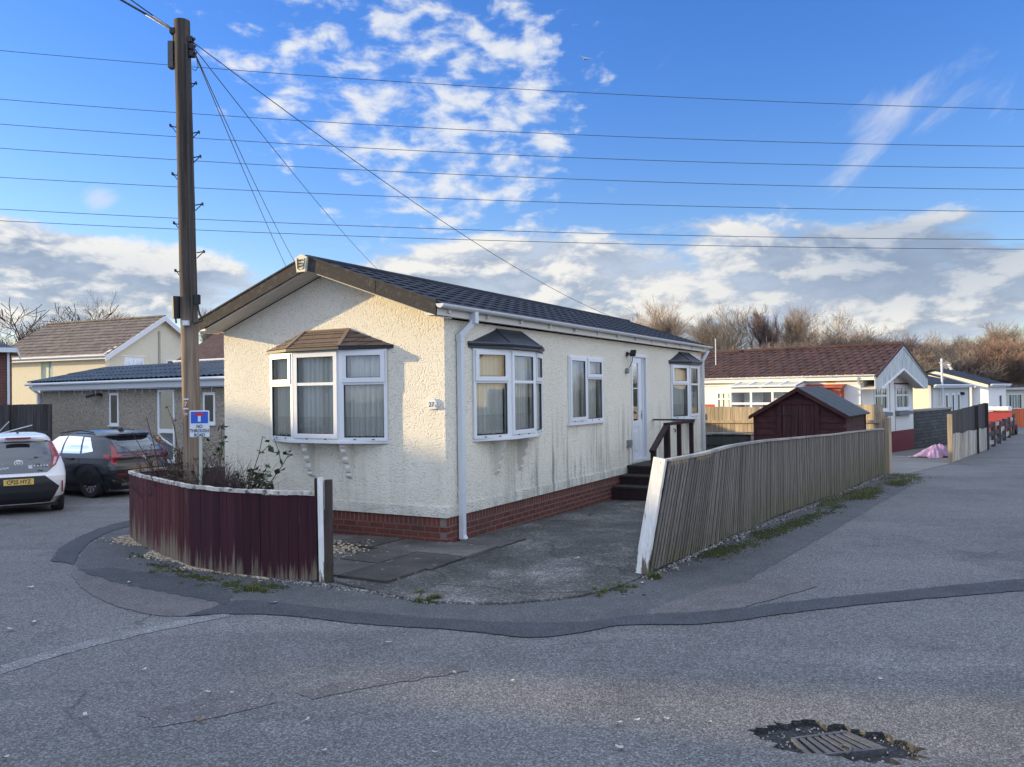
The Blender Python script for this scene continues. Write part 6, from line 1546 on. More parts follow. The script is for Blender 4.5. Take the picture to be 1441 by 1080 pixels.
# ------------------------------------------------------------------ homes outside the picture: they throw the shade seen in it and show in the panes
zsh = 1.75; k_ = math.tan(R(SUN_EL))/SX*1.0
def off_house(label, x0, x1, y0, y1, top, m1, m2, eave=None, name='house'):
    h = thing(name, label, 'house', (0,0,0)); eave = eave or top-2.4
    w = MB(); w.box(x0, x1, y0, y1, -.8, eave); xm = (x0+x1)/2
    w.prism([(x0+.2, eave), (x1-.2, eave), (xm, top-.15)], y0, y0+.2, ax=1); w.prism([(x0+.2, eave), (x1-.2, eave), (xm, top-.15)], y1-.2, y1, ax=1); w.build('wall', m1, h)
    w = MB(); w.slab((x0-.3,y1+.2,eave-.1),(x0-.3,y0-.2,eave-.1),(xm,y0-.2,top),(xm,y1+.2,top),.12); w.slab((xm,y1+.2,top),(xm,y0-.2,top),(x1+.3,y0-.2,eave-.1),(x1+.3,y1+.2,eave-.1),.12); w.build('roof', m2, h)
    return h
kk = math.tan(R(SUN_EL))/SX
xr = -46; topA = 1.78+kk*(-4.34-xr)
A0 = 6.1+.2316*46
off_house('long two storey house outside the left of the picture', xr-4.5, xr+4.5, A0, 47, topA, M_CREAMW, M_ROOFB)
off_house('low garage between two houses outside the left of the picture', xr-3, xr+3, A0-2.2, A0-.3, topA-1.20, M_WHITEW, M_ROOFG, eave=topA-2.6, name='garage')
off_house('two storey house outside the left of the picture beyond a garage', xr-4.5, xr+4.5, -22, A0-2.45, topA+.6, M_WHITEW, M_ROOFB)
# the cream home whose sunlit end is mirrored in the long side's windows
hr = thing('park_home', 'cream park home outside the right of the picture', 'park home', (15.3, 16.9, 0), math.atan2(.83,.565))
w = MB(); W_, L_ = 4.6, 12; w.box(0, W_, -L_, 0, -.5, 2.6); w.prism([(0,2.6),(W_,2.6),(W_/2,3.5)], -.2, 0, ax=1); w.build('wall', M_CREAMW, hr)
w = MB(); w.slab((-.2,.3,2.55),(-.2,-L_,2.55),(W_/2,-L_,3.6),(W_/2,.3,3.6),.08); w.slab((W_/2,.3,3.6),(W_/2,-L_,3.6),(W_+.2,-L_,2.55),(W_+.2,.3,2.55),.08); w.build('roof', M_ROOFB, hr)
win_rect(hr, Panel((0,0),(W_,0),(0,1)), .8, 1.9, .9, 2.1, 'two', glass=M_GLASS2); win_rect(hr, Panel((0,0),(W_,0),(0,1)), 2.9, 3.9, .9, 2.1, 'two', glass=M_GLASS2)
hr2 = thing('park_home', 'white park home outside the right of the picture', 'park home', (10.5, 8.8, 0), math.atan2(.83,.565))
w = MB(); w.box(0, 4.2, -L_, 0, -.5, 2.6); w.prism([(0,2.6),(4.2,2.6),(2.1,3.5)], -.2, 0, ax=1); w.build('wall', M_CREAMW, hr2)
w = MB(); w.slab((-.2,.3,2.55),(-.2,-L_,2.55),(2.1,-L_,3.6),(2.1,.3,3.6),.08); w.slab((2.1,.3,3.6),(2.1,-L_,3.6),(4.4,-L_,2.55),(4.4,.3,2.55),.08); w.build('roof', M_ROOF, hr2)
win_rect(hr2, Panel((0,0),(4.2,0),(0,1)), 1.2, 2.9, .9, 2.1, 'two', glass=M_GLASS2)
# ------------------------------------------------------------------ cars
def interp(tab, z):
    if z <= tab[0][0]: return tab[0][1]
    for (a, va), (b, vb) in zip(tab[:-1], tab[1:]):
        if z <= b: k = (z-a)/(b-a); k = k*k*(3-2*k)*.35+k*.65; return va+(vb-va)*k
    return tab[-1][1]
class Car:
    """body stacked from plan outlines: rear (x=0) to nose (x=len), y across"""
    def __init__(s, rear, front, half, rc=.34, fc=.5): s.r, s.f, s.h, s.rc, s.fc = rear, front, half, rc, fc
    def w(s, z): return interp(s.h, z)
    def R(s, y, z, d=0):
        w = s.w(z); t = min(1, abs(y)/w); return Vector((interp(s.r, z)+s.rc*(.18*t**2+.82*t**7)-d, y, z))
    def S(s, x, z, sg, d=0):
        w = s.w(z); x0, x1 = interp(s.r, z), interp(s.f, z); a = max(0, 1-(x-x0-.0)/.62); b = max(0, 1-(x1-x)/1.1)
        return Vector((x, sg*(w*(1-.115*a**2.2-.16*b**2.2)+d), z))
    def ring(s, z):
        pts = []; w = s.w(z); x0, x1 = interp(s.r, z), interp(s.f, z); wr = s.S(x0+s.rc*.55, z, 1).y
        ys = [i/8 for i in range(-8, 9)]
        for t in ys: y = t*wr*.985; pts.append(s.R(y*w/wr*.985, z)*1.0 if False else Vector((x0+s.rc*(.18*abs(t)**2+.37*abs(t)**7), y, z)))
        n = 16
        for i in range(n+1): x = x0+s.rc*.72+(x1-s.fc*.6-x0-s.rc*.72)*i/n; pts.append(s.S(x, z, 1))
        wf = s.S(x1-s.fc*.45, z, 1).y
        for i in range(9): t = 1-i/4; pts.append(Vector((x1-s.fc*(.12*abs(t)**2+.33*abs(t)**5), t*wf*.97, z)))
        for i in range(n+1): x = x0+s.rc*.72+(x1-s.fc*.6-x0-s.rc*.72)*(n-i)/n; pts.append(s.S(x, z, -1))
        return pts
    def body(s, zs):
        mb = MB(); rings = [s.ring(z) for z in zs]; n = len(rings[0])
        for a, b in zip(rings[:-1], rings[1:]):
            mb.raw(a+b, [(i, (i+1)%n, n+(i+1)%n, n+i) for i in range(n)])
        mb.face(rings[-1]); mb.face(rings[0][::-1]); return mb
    def rearx(s, y, z):
        w = s.w(z); wr = s.S(interp(s.r, z)+s.rc*.55, z, 1).y; t = min(1.0, abs(y)/(wr*.985)); return interp(s.r, z)+s.rc*(.18*t**2+.37*t**7)
    def rpatch(s, mb, c4, d=.006, n=8, m=None):
        """patch on the tail between four (y,z) corners"""
        g = [[None]*(n+1) for _ in range(n+1)]
        for i in range(n+1):
            for j in range(n+1):
                u, v = i/n, j/n; y = (c4[0][0]*(1-u)+c4[1][0]*u)*(1-v)+(c4[3][0]*(1-u)+c4[2][0]*u)*v; z = (c4[0][1]*(1-u)+c4[1][1]*u)*(1-v)+(c4[3][1]*(1-u)+c4[2][1]*u)*v
                g[i][j] = (s.rearx(y, z)-d, y, z)
        for i in range(n):
            for j in range(n): mb.face([g[i][j], g[i][j+1], g[i+1][j+1], g[i+1][j]], m)
    def spatch(s, mb, c4, sg, d=.006, n=8, m=None):
        g = [[None]*(n+1) for _ in range(n+1)]
        for i in range(n+1):
            for j in range(n+1):
                u, v = i/n, j/n; x = (c4[0][0]*(1-u)+c4[1][0]*u)*(1-v)+(c4[3][0]*(1-u)+c4[2][0]*u)*v; z = (c4[0][1]*(1-u)+c4[1][1]*u)*(1-v)+(c4[3][1]*(1-u)+c4[2][1]*u)*v
                g[i][j] = s.S(x, z, sg, d)
        for i in range(n):
            for j in range(n): mb.face([g[i][j], g[i+1][j], g[i+1][j+1], g[i][j+1]], m)
def wheel(parent, x, y, r, sg, rim, spokes=8, lab=None):
    t_ = MB(); prof = [(r*.62,.0),(r*.66,.025),(r*.93,.03),(r,.0),(r,-.16),(r*.9,-.2),(r*.5,-.2)]; n = 36; vs = []; fs = []
    for i in range(n):
        a = 2*math.pi*i/n
        for (q, d_) in prof: vs.append((x+q*math.cos(a), y+sg*d_, r+q*math.sin(a)))
    k = len(prof)
    for i in range(n):
        for j in range(k-1): fs.append((i*k+j, i*k+j+1, ((i+1)%n)*k+j+1, ((i+1)%n)*k+j))
    t_.raw(vs, fs); w = t_.build('wheel', plain('tyre_rubber', (.022,.022,.024), .85, .15, 20), parent, smooth=True)
    d = MB(); d.tube([(x,y-sg*.07,r),(x,y-sg*.06,r)], r*.64, 24, m=1)
    for i in range(spokes):
        a = 2*math.pi*i/spokes; b = a+.35; p0 = (x+.05*math.cos(a), y-sg*.012, r+.05*math.sin(a)); p1 = (x+r*.62*math.cos(b), y-sg*.005, r+r*.62*math.sin(b)); d.bar(p0, p1, .030, .02, up=(0,1,0), w2=.055, m=0)
    n = 24
    for i in range(n):
        a, b = 2*math.pi*i/n, 2*math.pi*(i+1)/n; d.face([(x+r*.58*math.cos(a),y-sg*.004,r+r*.58*math.sin(a)),(x+r*.63*math.cos(a),y-sg*.002,r+r*.63*math.sin(a)),(x+r*.63*math.cos(b),y-sg*.002,r+r*.63*math.sin(b)),(x+r*.58*math.cos(b),y-sg*.004,r+r*.58*math.sin(b))], 0)
    d.tube([(x,y-sg*.02,r),(x,y+sg*.003,r)], .045, 12, m=0); d.build('rim', [rim, M_BLACK], w)
def carpaint(name, col, flake=.0, rough=.25):
    m = plain(name, col, rough, .03, 3, spec=.6); b = m.node_tree.nodes['Principled BSDF']; b.inputs['Coat Weight'].default_value = .5; b.inputs['Coat Roughness'].default_value = .08; return m
M_CW = carpaint('white_car_paint', (.66,.67,.70)); M_CB = carpaint('blue_black_car_paint', (.007,.010,.018), rough=.3)
M_CLAD = plain('dark_car_cladding', (.020,.022,.026), .55, .1, 12); M_LAMP = mat('tail_lamp_red', col=(.22,.008,.014), rough=.12, spec=.8); M_LAMPC = mat('tail_lamp_clear', col=(.50,.30,.33), rough=.15, spec=.8)
M_ALLOY = plain('silver_alloy', (.50,.51,.53), .35, .05, 10, metal=.7); M_PLATE = plain('yellow_plate', (.66,.46,.12), .45, .05, 4); M_BADGE = plain('bright_badge', (.72,.73,.75), .25, .02, 3, metal=.4)
def ringlogo(mb, c, a, b, th, nrm=(-1,0,0), n=24):
    pts = [(c[0], c[1]+a*math.cos(2*math.pi*i/n), c[2]+b*math.sin(2*math.pi*i/n)) for i in range(n+1)]; mb.tube(pts, th, 5, cap=False)
def hatch():
    rear = [(.20,.22),(.33,.08),(.45,.02),(.60,.0),(.72,.015),(.80,.06),(.93,.10),(1.08,.17),(1.22,.27),(1.36,.40),(1.44,.36),(1.49,.42),(1.525,.75)]
    front = [(.20,3.45),(.45,3.68),(.70,3.66),(.86,3.45),(.95,2.75),(1.05,2.52),(1.22,2.22),(1.36,1.95),(1.44,1.78),(1.49,1.62),(1.525,1.35)]
    half = [(.20,.74),(.33,.83),(.55,.865),(.75,.87),(.90,.845),(1.0,.80),(1.15,.735),(1.30,.66),(1.42,.585),(1.49,.52),(1.525,.38)]
    c = Car(rear, front, half); t = thing('parked_car', 'white hatchback parked at the left edge with a yellow rear plate', 'car')
    zs = [.20,.26,.33,.40,.48,.56,.64,.72,.78,.84,.90,.96,1.02,1.08,1.15,1.22,1.30,1.36,1.41,1.45,1.48,1.505,1.525]
    c.body(zs).build('body', M_CW, t, smooth=True)
    b = MB(); b.box(.35,3.4,-.7,.7,.14,.30); b.build('underbody', M_CLAD, t)
    b = MB(); c.rpatch(b, [(-.66,.93),(.66,.93),(.55,1.38),(-.55,1.38)], .010, 14); c.rpatch(b, [(-.50,.80),(.50,.80),(.66,.93),(-.66,.93)], .011, 10)
    hg_ = b.build('tailgate_glass', M_CARGL, t, smooth=True)
    b = MB(); c.rpatch(b, [(-.56,.22),(.56,.22),(.72,.52),(-.72,.52)], .014, 10); c.rpatch(b, [(-.72,.52),(.72,.52),(.46,.74),(-.46,.74)], .014, 10); b.build('bumper_cladding', M_CLAD, t, smooth=True)
    for sg in (-1, 1):
        b = MB(); c.spatch(b, [(.16,.22),(.62,.22),(.62,.36),(.16,.36)], sg, .008, 6); b.build('side_cladding', M_CLAD, t, smooth=True)
        for x_ in (.72, 3.02):
            b = MB(); n = 20
            for i in range(n):
                a0, a1 = math.pi*i/n-.1, math.pi*(i+1)/n-.1*1; P = lambda a, r_: c.S(x_+r_*math.cos(a), max(.2,.31+r_*math.sin(a)), sg, .012)
                b.face([P(a0,.02),P(a0,.43),P(a1,.43),P(a1,.02)] if False else [P(a0,.30),P(a0,.42),P(a1,.42),P(a1,.30)], 0); b.face([P(a0,.0),P(a0,.30),P(a1,.30)], 0)
            b.build('wheel_arch', M_CLAD, t)
            wheel(t, x_, sg*(.80 if x_ < 1 else .80), .315, sg, M_ALLOY)
        b = MB(); c.spatch(b, [(1.0,.98),(1.75,.98),(1.65,1.36),(1.12,1.36)], sg, .006); c.spatch(b, [(1.80,.98),(2.62,.98),(1.98,1.36),(1.70,1.36)], sg, .006); b.build('side_window', M_CARGS, t, smooth=True)
        s_ = sg
        b = MB(); c.rpatch(b, [(s_*.60,1.04),(s_*.735,1.09),(s_*.60,1.38),(s_*.545,1.36)], .013, 6); c.rpatch(b, [(s_*.54,.87),(s_*.66,.92),(s_*.76,1.10),(s_*.62,1.10)], .013, 6); lp = b.build('tail_lamp', M_LAMP, t, smooth=True)
        b = MB(); c.rpatch(b, [(s_*.60,.92),(s_*.65,.95),(s_*.695,1.07),(s_*.635,1.07)], .020, 4); b.build('lens', M_LAMPC, lp)
        b = MB(); c.rpatch(b, [(s_*.765,.40),(s_*.79,.40),(s_*.79,.62),(s_*.765,.62)], .016, 4); b.build('reflector', M_LAMP, t)
    b = MB(); b.box(.30,.36,-.22,.22,1.425,1.455); b.build('brake_lamp', M_LAMP, t)
    b = MB(); b.prism([(.66,1.50),(.86,1.505),(.72,1.575)], -.02, .02, ax=1); b.build('aerial_fin', M_BLACK, t)
    x_ = c.rearx(0, .63)-.018; b = MB(); b.box(x_-.012,x_,-.26,.26,.59,.70); pl_ = b.build('number_plate', M_PLATE, t)
    text('CP25 HYZ', .104, pl_, M_INK, 'plate_lettering', (x_-.013, 0, .645), (math.pi/2, 0, -math.pi/2), sx=.90, bold=.002)
    xb = c.rearx(0, .98)-.016; b = MB(); ringlogo(b, (xb, 0, .99), .072, .048, .007); ringlogo(b, (xb, 0, 1.0), .044, .020, .006); ringlogo(b, (xb, 0, .985), .019, .042, .006); b.build('badge', M_BADGE, t)
    text('DAWSONS', .068, hg_, M_GUT, 'dealer_lettering', (c.rearx(.3,.90)-.016, .335, .895), (math.pi/2, 0, -math.pi/2), sx=1.0, bold=.0015); text('K', .06, hg_, M_GUT, 'dealer_lettering', (c.rearx(.3,.98)-.014, .27, .965), (math.pi/2, 0, -math.pi/2))
    b = MB(); b.box(c.rearx(.2,.91)-.02, c.rearx(.2,.91)-.012, -.17,-.24,.875,.94)
    for k in range(5): b.tube([(c.rearx(.3,.92)-.022-.003*k, -.28-.055*k, .925),(c.rearx(.3,.92)-.012, -.28-.055*k, .925)], .015, 8)
    b.build('window_sticker', M_GUT, hg_)
    return t
def suv():
    rear = [(.20,.24),(.34,.10),(.48,.03),(.60,.0),(.72,.015),(.80,.05),(.92,.04),(1.02,.09),(1.12,.16),(1.24,.28),(1.36,.42),(1.42,.30),(1.46,.40),(1.50,.95)]
    front = [(.20,3.95),(.45,4.17),(.70,4.16),(.86,3.95),(.95,3.15),(1.05,2.90),(1.22,2.52),(1.34,2.25),(1.42,2.05),(1.46,1.9),(1.50,1.55)]
    half = [(.20,.78),(.34,.85),(.55,.885),(.75,.885),(.92,.86),(1.0,.815),(1.15,.75),(1.30,.675),(1.40,.61),(1.46,.53),(1.50,.36)]
    c = Car(rear, front, half); t = thing('parked_car', 'blue black crossover car parked beyond the white hatchback', 'car')
    zs = [.20,.26,.34,.40,.48,.56,.64,.72,.78,.84,.90,.96,1.02,1.08,1.15,1.22,1.30,1.36,1.40,1.43,1.46,1.485,1.50]
    c.body(zs).build('body', M_CB, t, smooth=True)
    b = MB(); b.box(.35,3.9,-.72,.72,.15,.30); b.build('underbody', M_CLAD, t)
    b = MB(); c.rpatch(b, [(-.64,1.03),(.64,1.03),(.56,1.35),(-.56,1.35)], .008, 12); b.build('tailgate_glass', M_CARGL, t, smooth=True)
    b = MB(); c.rpatch(b, [(-.66,.24),(.66,.24),(.80,.52),(-.80,.52)], .012, 10); b.build('bumper_cladding', M_CLAD, t, smooth=True)
    b = MB(); c.rpatch(b, [(-.50,.26),(.50,.26),(.56,.33),(-.56,.33)], .022, 10); b.build('skid_plate', M_ALLOY, t, smooth=True)
    b = MB(); c.rpatch(b, [(-.60,.955),(.60,.955),(.60,.975),(-.60,.975)], .014, 12); b.build('light_bar', M_LAMP, t, smooth=True)
    for sg in (-1, 1):
        b = MB(); c.spatch(b, [(.20,.24),(4.0,.24),(4.0,.38),(.20,.38)], sg, .008, 14); b.build('side_cladding', M_CLAD, t, smooth=True)
        for x_ in (.80, 3.36):
            b = MB(); n = 20
            for i in range(n):
                a0, a1 = math.pi*i/n, math.pi*(i+1)/n; P = lambda a, r_: c.S(x_+r_*math.cos(a), max(.2,.32+r_*math.sin(a)), sg, .013)
                b.face([P(a0,.31),P(a0,.44),P(a1,.44),P(a1,.31)], 0); b.face([P(a0,.0),P(a0,.31),P(a1,.31)], 0)
            b.build('wheel_arch', M_CLAD, t); wheel(t, x_, sg*.825, .33, sg, M_ALLOY, 10)
        for k, q in enumerate(([(1.78,1.0),(2.62,1.0),(2.20,1.36),(1.84,1.38)],[(1.14,1.0),(1.72,1.0),(1.78,1.38),(1.26,1.37)],[(.74,1.05),(1.08,1.0),(1.20,1.36),(1.0,1.35)])):
            b = MB(); c.spatch(b, q, sg, .006, 8); b.build('side_window', M_CARGS, t, smooth=True)
        for x_ in (1.74, 1.10): b = MB(); c.spatch(b, [(x_,.42),(x_+.012,.42),(x_+.012,.98),(x_,.98)], sg, .004, 6); b.build('door_gap', M_BLACK, t)
        for x_ in (1.30, 2.35): b = MB(); p = c.S(x_, .88, sg, .03); b.bar(p, p+V(.2,0,.0), .03, .035, up=(0,1,0)); b.build('door_handle', M_BLACK, t)
        b = MB(); c.spatch(b, [(1.2,.66),(3.1,.80),(3.1,.815),(1.2,.69)], sg, .006, 8); b.build('side_crease', M_CLAD, t)
        b = MB(); b.tube([c.S(1.0,1.43,sg,.0)+V(0,0,.04), c.S(1.6,1.455,sg)+V(0,0,.055), c.S(2.2,1.40,sg)+V(0,0,.04)], .016, 6); b.build('roof_rail', M_BLACK, t)
        s_ = sg
        b = MB(); c.rpatch(b, [(s_*.56,.94),(s_*.80,.86),(s_*.735,1.02),(s_*.56,.985)], .014, 6); c.rpatch(b, [(s_*.66,.97),(s_*.74,1.0),(s_*.655,1.20),(s_*.62,1.18)], .014, 6); c.rpatch(b, [(s_*.70,.74),(s_*.78,.78),(s_*.80,.92),(s_*.70,.92)], .014, 6); b.build('tail_lamp', M_LAMP, t, smooth=True)
        b = MB(); c.rpatch(b, [(s_*.50,.50),(s_*.70,.52),(s_*.70,.56),(s_*.50,.55)], .018, 6); b.build('reflector', M_LAMP, t)
        b = MB(); c.spatch(b, [(.16,.86),(.34,.90),(.40,1.0),(.22,.98)], sg, .010, 6); b.build('tail_lamp', M_LAMP, t, smooth=True)
    b = MB(); b.prism([(.70,1.47),(.92,1.48),(.76,1.56)], -.02, .02, ax=1); b.build('aerial_fin', M_BLACK, t)
    b = MB(); ringlogo(b, (c.rearx(0,.88)-.012,0,.885), .058, .034, .006); b.bar((c.rearx(0,.88)-.014,.025,.865),(c.rearx(0,.88)-.014,.012,.905),.01,.006,up=(1,0,0)); b.bar((c.rearx(0,.88)-.014,-.012,.865),(c.rearx(0,.88)-.014,-.025,.905),.01,.006,up=(1,0,0)); b.bar((c.rearx(0,.88)-.014,.018,.888),(c.rearx(0,.88)-.014,-.018,.882),.008,.006,up=(1,0,0)); b.build('badge', M_BADGE, t)
    return t
cw = hatch(); s_ = .93
# tail centre on the sight line at x=30 px
p = G(88, 717); hw_ = Vector((-.535,.845)); rt_ = Vector((.845,.535)); q = Vector((p.x,p.y))-hw_*.72*s_-rt_*.70; cw.location = (q.x, q.y, gz(0, 15)); cw.rotation_euler = (0,0,math.atan2(.845,-.535)); cw.scale = (s_, .86, s_)
cb = suv(); s_ = .92; hd = Vector((-.91, .41)).normalized(); cb.rotation_euler = (0,0,math.atan2(hd.y, hd.x)); cb.scale = (s_, s_, s_)
p = G(127, 701); lw = Vector((p.x, p.y)); left = Vector((-hd.y, hd.x)); o_ = lw-hd*.80*s_-left*.83*s_; cb.location = (o_.x, o_.y, gz(0, 17.2))
# far red car
rc_ = thing('parked_car', 'small red car with a white roof box half hidden behind the patched fence', 'car', (24.6, 41.6, -.47), .9)
b = MB(); Pp = [(-.9,.25),(.95,.25),(1.0,.6),(.5,.75),(.25,1.15),(-.7,1.15),(-.95,.7)]; b.prism(Pp, -.7, .7, ax=1); b.build('body', plain('red_paint', (.26,.03,.02), .4), rc_)
b = MB(); b.prism([(.42,.78),(.22,1.08),(-.6,1.08),(-.8,.78)], -.71, .71, ax=1); b.build('window', M_CARGL, rc_)
b = MB(); b.prism(rr(-.75,.55,1.22,1.42,.06), -.55, .55, ax=1); b.build('roof_box', M_WHITEW, rc_)
for x_ in (-.6, .6):
    for y_ in (-.7, .7): b = MB(); b.tube([(x_,y_-.06,.25),(x_,y_+.06,.25)], .25, 14); b.build('wheel', M_BLACK, rc_)

# ------------------------------------------------------------------ trees and shrubs
def branch_tree(seed, h, spread=.6, levels=5, trunk=.16, kids=(3,5), up=.35, droop=0, first=.25, twigs=1.0, rmin=.006, multi=1):
    rg = random.Random(seed); tr = MB(); cr = MB()
    def grow(p, d, ln, r, lev):
        n = 4 if lev < 2 else 3; pts = [p]; rs = [r]; q = p.copy(); dd = d.copy()
        for i in range(n):
            dd = (dd+Vector((rg.gauss(0,.16), rg.gauss(0,.16), rg.gauss(.05,.10)+up*.08-droop*.1*lev))).normalized(); q = q+dd*(ln/n); pts.append(q.copy()); rs.append(max(rmin, r*(1-.55*(i+1)/n)))
        (tr if lev == 0 else cr).tube(pts, rs, 7 if lev == 0 else (5 if lev == 1 else 3), cap=False)
        if lev >= levels: return
        k = rg.randint(*kids)+(2 if lev >= levels-2 else 0)
        for j in range(k):
            t = rg.uniform(first if lev == 0 else .15, 1.0); i = min(n-1, int(t*n)); f = t*n-i; b = pts[i].lerp(pts[i+1], f); rr_ = rs[i]*(1-f)+rs[i+1]*f
            ax = dd.orthogonal().normalized(); ax = Quaternion(dd, rg.uniform(0, 6.28)) @ ax; nd = (dd*rg.uniform(.55,1.0)+ax*spread*rg.uniform(.6,1.3)+Vector((0,0,up*.3))).normalized()
            grow(b, nd, ln*rg.uniform(.5,.85)*(1.15-.35*t if lev == 0 else 1), rr_*rg.uniform(.42,.62), lev+1)
        if lev > 0 or True:
            grow(pts[-1], dd, ln*.6, rs[-1]*.9, lev+1)
    for m in range(multi):
        grow(Vector((rg.gauss(0,.12)*(multi>1), rg.gauss(0,.12)*(multi>1), -.3)), Vector((rg.gauss(0,.12)*multi**.5,rg.gauss(0,.12)*multi**.5,1)).normalized(), h*.50, trunk, 0)
    return tr, cr
def bark(name, col, v=.3): return plain(name, col, .9, v, 1.5, spec=.15)
M_BARK = bark('grey_brown_bark', (.12,.095,.075)); M_TWIG = bark('grey_brown_twigs', (.20,.16,.13)); M_TWIGR = bark('red_brown_twigs', (.22,.15,.118)); M_TWIGO = bark('buff_twigs', (.36,.28,.19))
M_IVY = mat('ivy_leaf', lambda t, c: {'Base Color': t.mix(t.noise(c, 5, 3), (.018,.032,.012), (.06,.08,.03)), 'Roughness': .6}, spec=.3)
protos = []
def make_tree(name, label, seed, h, mats, group, cat='tree', **kw):
    t = thing(name, label, cat, (0,0,0), 0, group); tr, cr = branch_tree(seed, h, **kw); tr.build('trunk', mats[0], t); cr.build('crown', mats[1], t); return t
GT = 'bare winter trees along the skyline'
P1 = [make_tree('bare_tree', 'x', 100+i, 9.5, (M_BARK, m_), GT, levels=5, kids=(3,4), spread=sp, trunk=.15, rmin=.0075) for i, (sp, m_) in enumerate(((.55, M_TWIG),(.75, M_TWIG),(.5, M_TWIGO),(.65, M_TWIGR)))]
P2 = [make_tree('bare_bush', 'x', 200+i, 6.0, (M_BARK, m_), GT, levels=4, kids=(4,6), spread=.55, trunk=.06, multi=5, rmin=.0075, first=.1) for i, m_ in enumerate((M_TWIGR, M_TWIG, M_TWIGO))]
used = set()
def plant(proto, px, py_top, Y, label, rot=None, hnat=9.5, wide=1.0, group=None):
    top = AT(px, py_top, Y); hh = top.z-(-.6); s_ = hh/hnat; r_ = rnd.uniform(0, 6.28) if rot is None else rot
    if id(proto) in used: o = dup(proto, (top.x, Y, -.6), r_, label, (s_*wide, s_*wide, s_))
    else: used.add(id(proto)); o = proto; o.location = (top.x, Y, -.6); o.rotation_euler = (0,0,r_); o.scale = (s_*wide, s_*wide, s_); o['label'] = label
    if group: o['group'] = group
    return o
def top_of(p): return max((v.co.z for c in p.children for v in c.data.vertices))
HN = {id(p): top_of(p) for p in P1+P2}
rg = random.Random(77)
rowL = 'bare grey brown winter tree in the skyline row beyond the plum roof'
for i, (px, top, Y, k, wd) in enumerate([(905,428,82,2,1.1),(935,445,80,0,.9),(868,440,90,1,.8),(1012,436,80,2,1.2),(1030,446,84,1,.9),(985,455,88,0,.9),(1128,440,84,0,.8),(1160,436,82,1,1.0),(1185,452,86,2,.8),(1105,452,88,2,.8)]):
    plant(P1[k], px, top-14, Y, rowL, hnat=HN[id(P1[k])], wide=wd*1.15)
iv = make_tree('ivy_tree', 'bare tree with dark ivy round its trunk above the plum roof ridge', 131, 9.5, (M_BARK, bark('plum_twigs', (.14,.095,.085))), None, levels=5, kids=(3,4), spread=.5, trunk=.2, rmin=.011, first=.35); del iv['label']; iv['label'] = 'bare tree with dark ivy round its trunk above the plum roof ridge'
tp_ = AT(1084, 428, 78); s_ = (tp_.z+.6)/top_of(iv); iv.location = (tp_.x, 78, -.6); iv.scale = (s_*.8,s_*.8,s_)
b = MB()
for _ in range(900):
    z = rg.uniform(2.0, 6.8); r_ = .75*(1-(z-2)/7); a = rg.uniform(0,6.28); c = V(r_*rg.uniform(.2,1)*math.cos(a), r_*rg.uniform(.2,1)*math.sin(a), z); u = V(rg.gauss(0,1),rg.gauss(0,1),rg.gauss(0,1)).normalized()*.13; v = u.orthogonal().normalized()*.11
    b.face([c-u, c+v, c+u, c-v])
b.build('ivy', M_IVY, iv)
for i in range(17):
    px = 1190+i*17+rg.uniform(-7,7); k = rg.choice((3,3,0,1)); plant(P1[k], px, rg.uniform(453, 476) if i < 13 else rg.uniform(447,460), rg.uniform(88, 100), 'russet tipped bare tree in the woodland edge behind the far homes' if k == 3 else 'thin grey bare tree in the woodland edge behind the far homes', hnat=HN[id(P1[k])], wide=rg.uniform(.9,1.3), group='woodland edge trees')
for i in range(34):
    px = 880+i*17.5+rg.uniform(-8,8); k = rg.choice((0,1,2)); plant(P2[k], px, rg.uniform(468,492)+(6 if px < 1000 else 0), rg.uniform(68, 86), 'dense leafless scrub bush filling the bank below the tree row', hnat=HN[id(P2[k])], wide=rg.uniform(1.4,2.0), group='scrub bushes on the bank')
# undergrowth: a tangle nobody could count
b = MB(); 
for _ in range(15000):
    px = rg.uniform(840, 1500); Y = rg.uniform(72, 92); tz_ = rg.uniform(485, 520); base = AT(px, 540, Y); h_ = rg.uniform(.8, 3.6); x_ = base.x; z_ = rg.uniform(-.6, 2.4); lx, ly = rg.gauss(0,.5), rg.gauss(0,.3); w_ = rg.uniform(.012,.03)
    b.face([(x_-w_,Y,z_),(x_+w_,Y,z_),(x_+lx+w_*.4,Y+ly,z_+h_),(x_+lx-w_*.4,Y+ly,z_+h_)])
bank = b.build('undergrowth', M_TWIG); tag(bank, kind='stuff')
# bank of earth under it
def bankz(px): return 0
b = MB(); prev = None
for i in range(60):
    x_ = 5+i*1.4; h_ = 2.2+.5*math.sin(i*.7)+.3*math.sin(i*1.9)
    if prev: b.face([(prev[0],70,-.8),(x_,70,-.8),(x_,80,h_),(prev[0],80,prev[1])]); b.face([(prev[0],80,prev[1]),(x_,80,h_),(x_,130,h_+1.5),(prev[0],130,prev[1]+1.5)])
    prev = (x_, h_)
tag(b.build('hillside', M_EARTH), kind='structure')
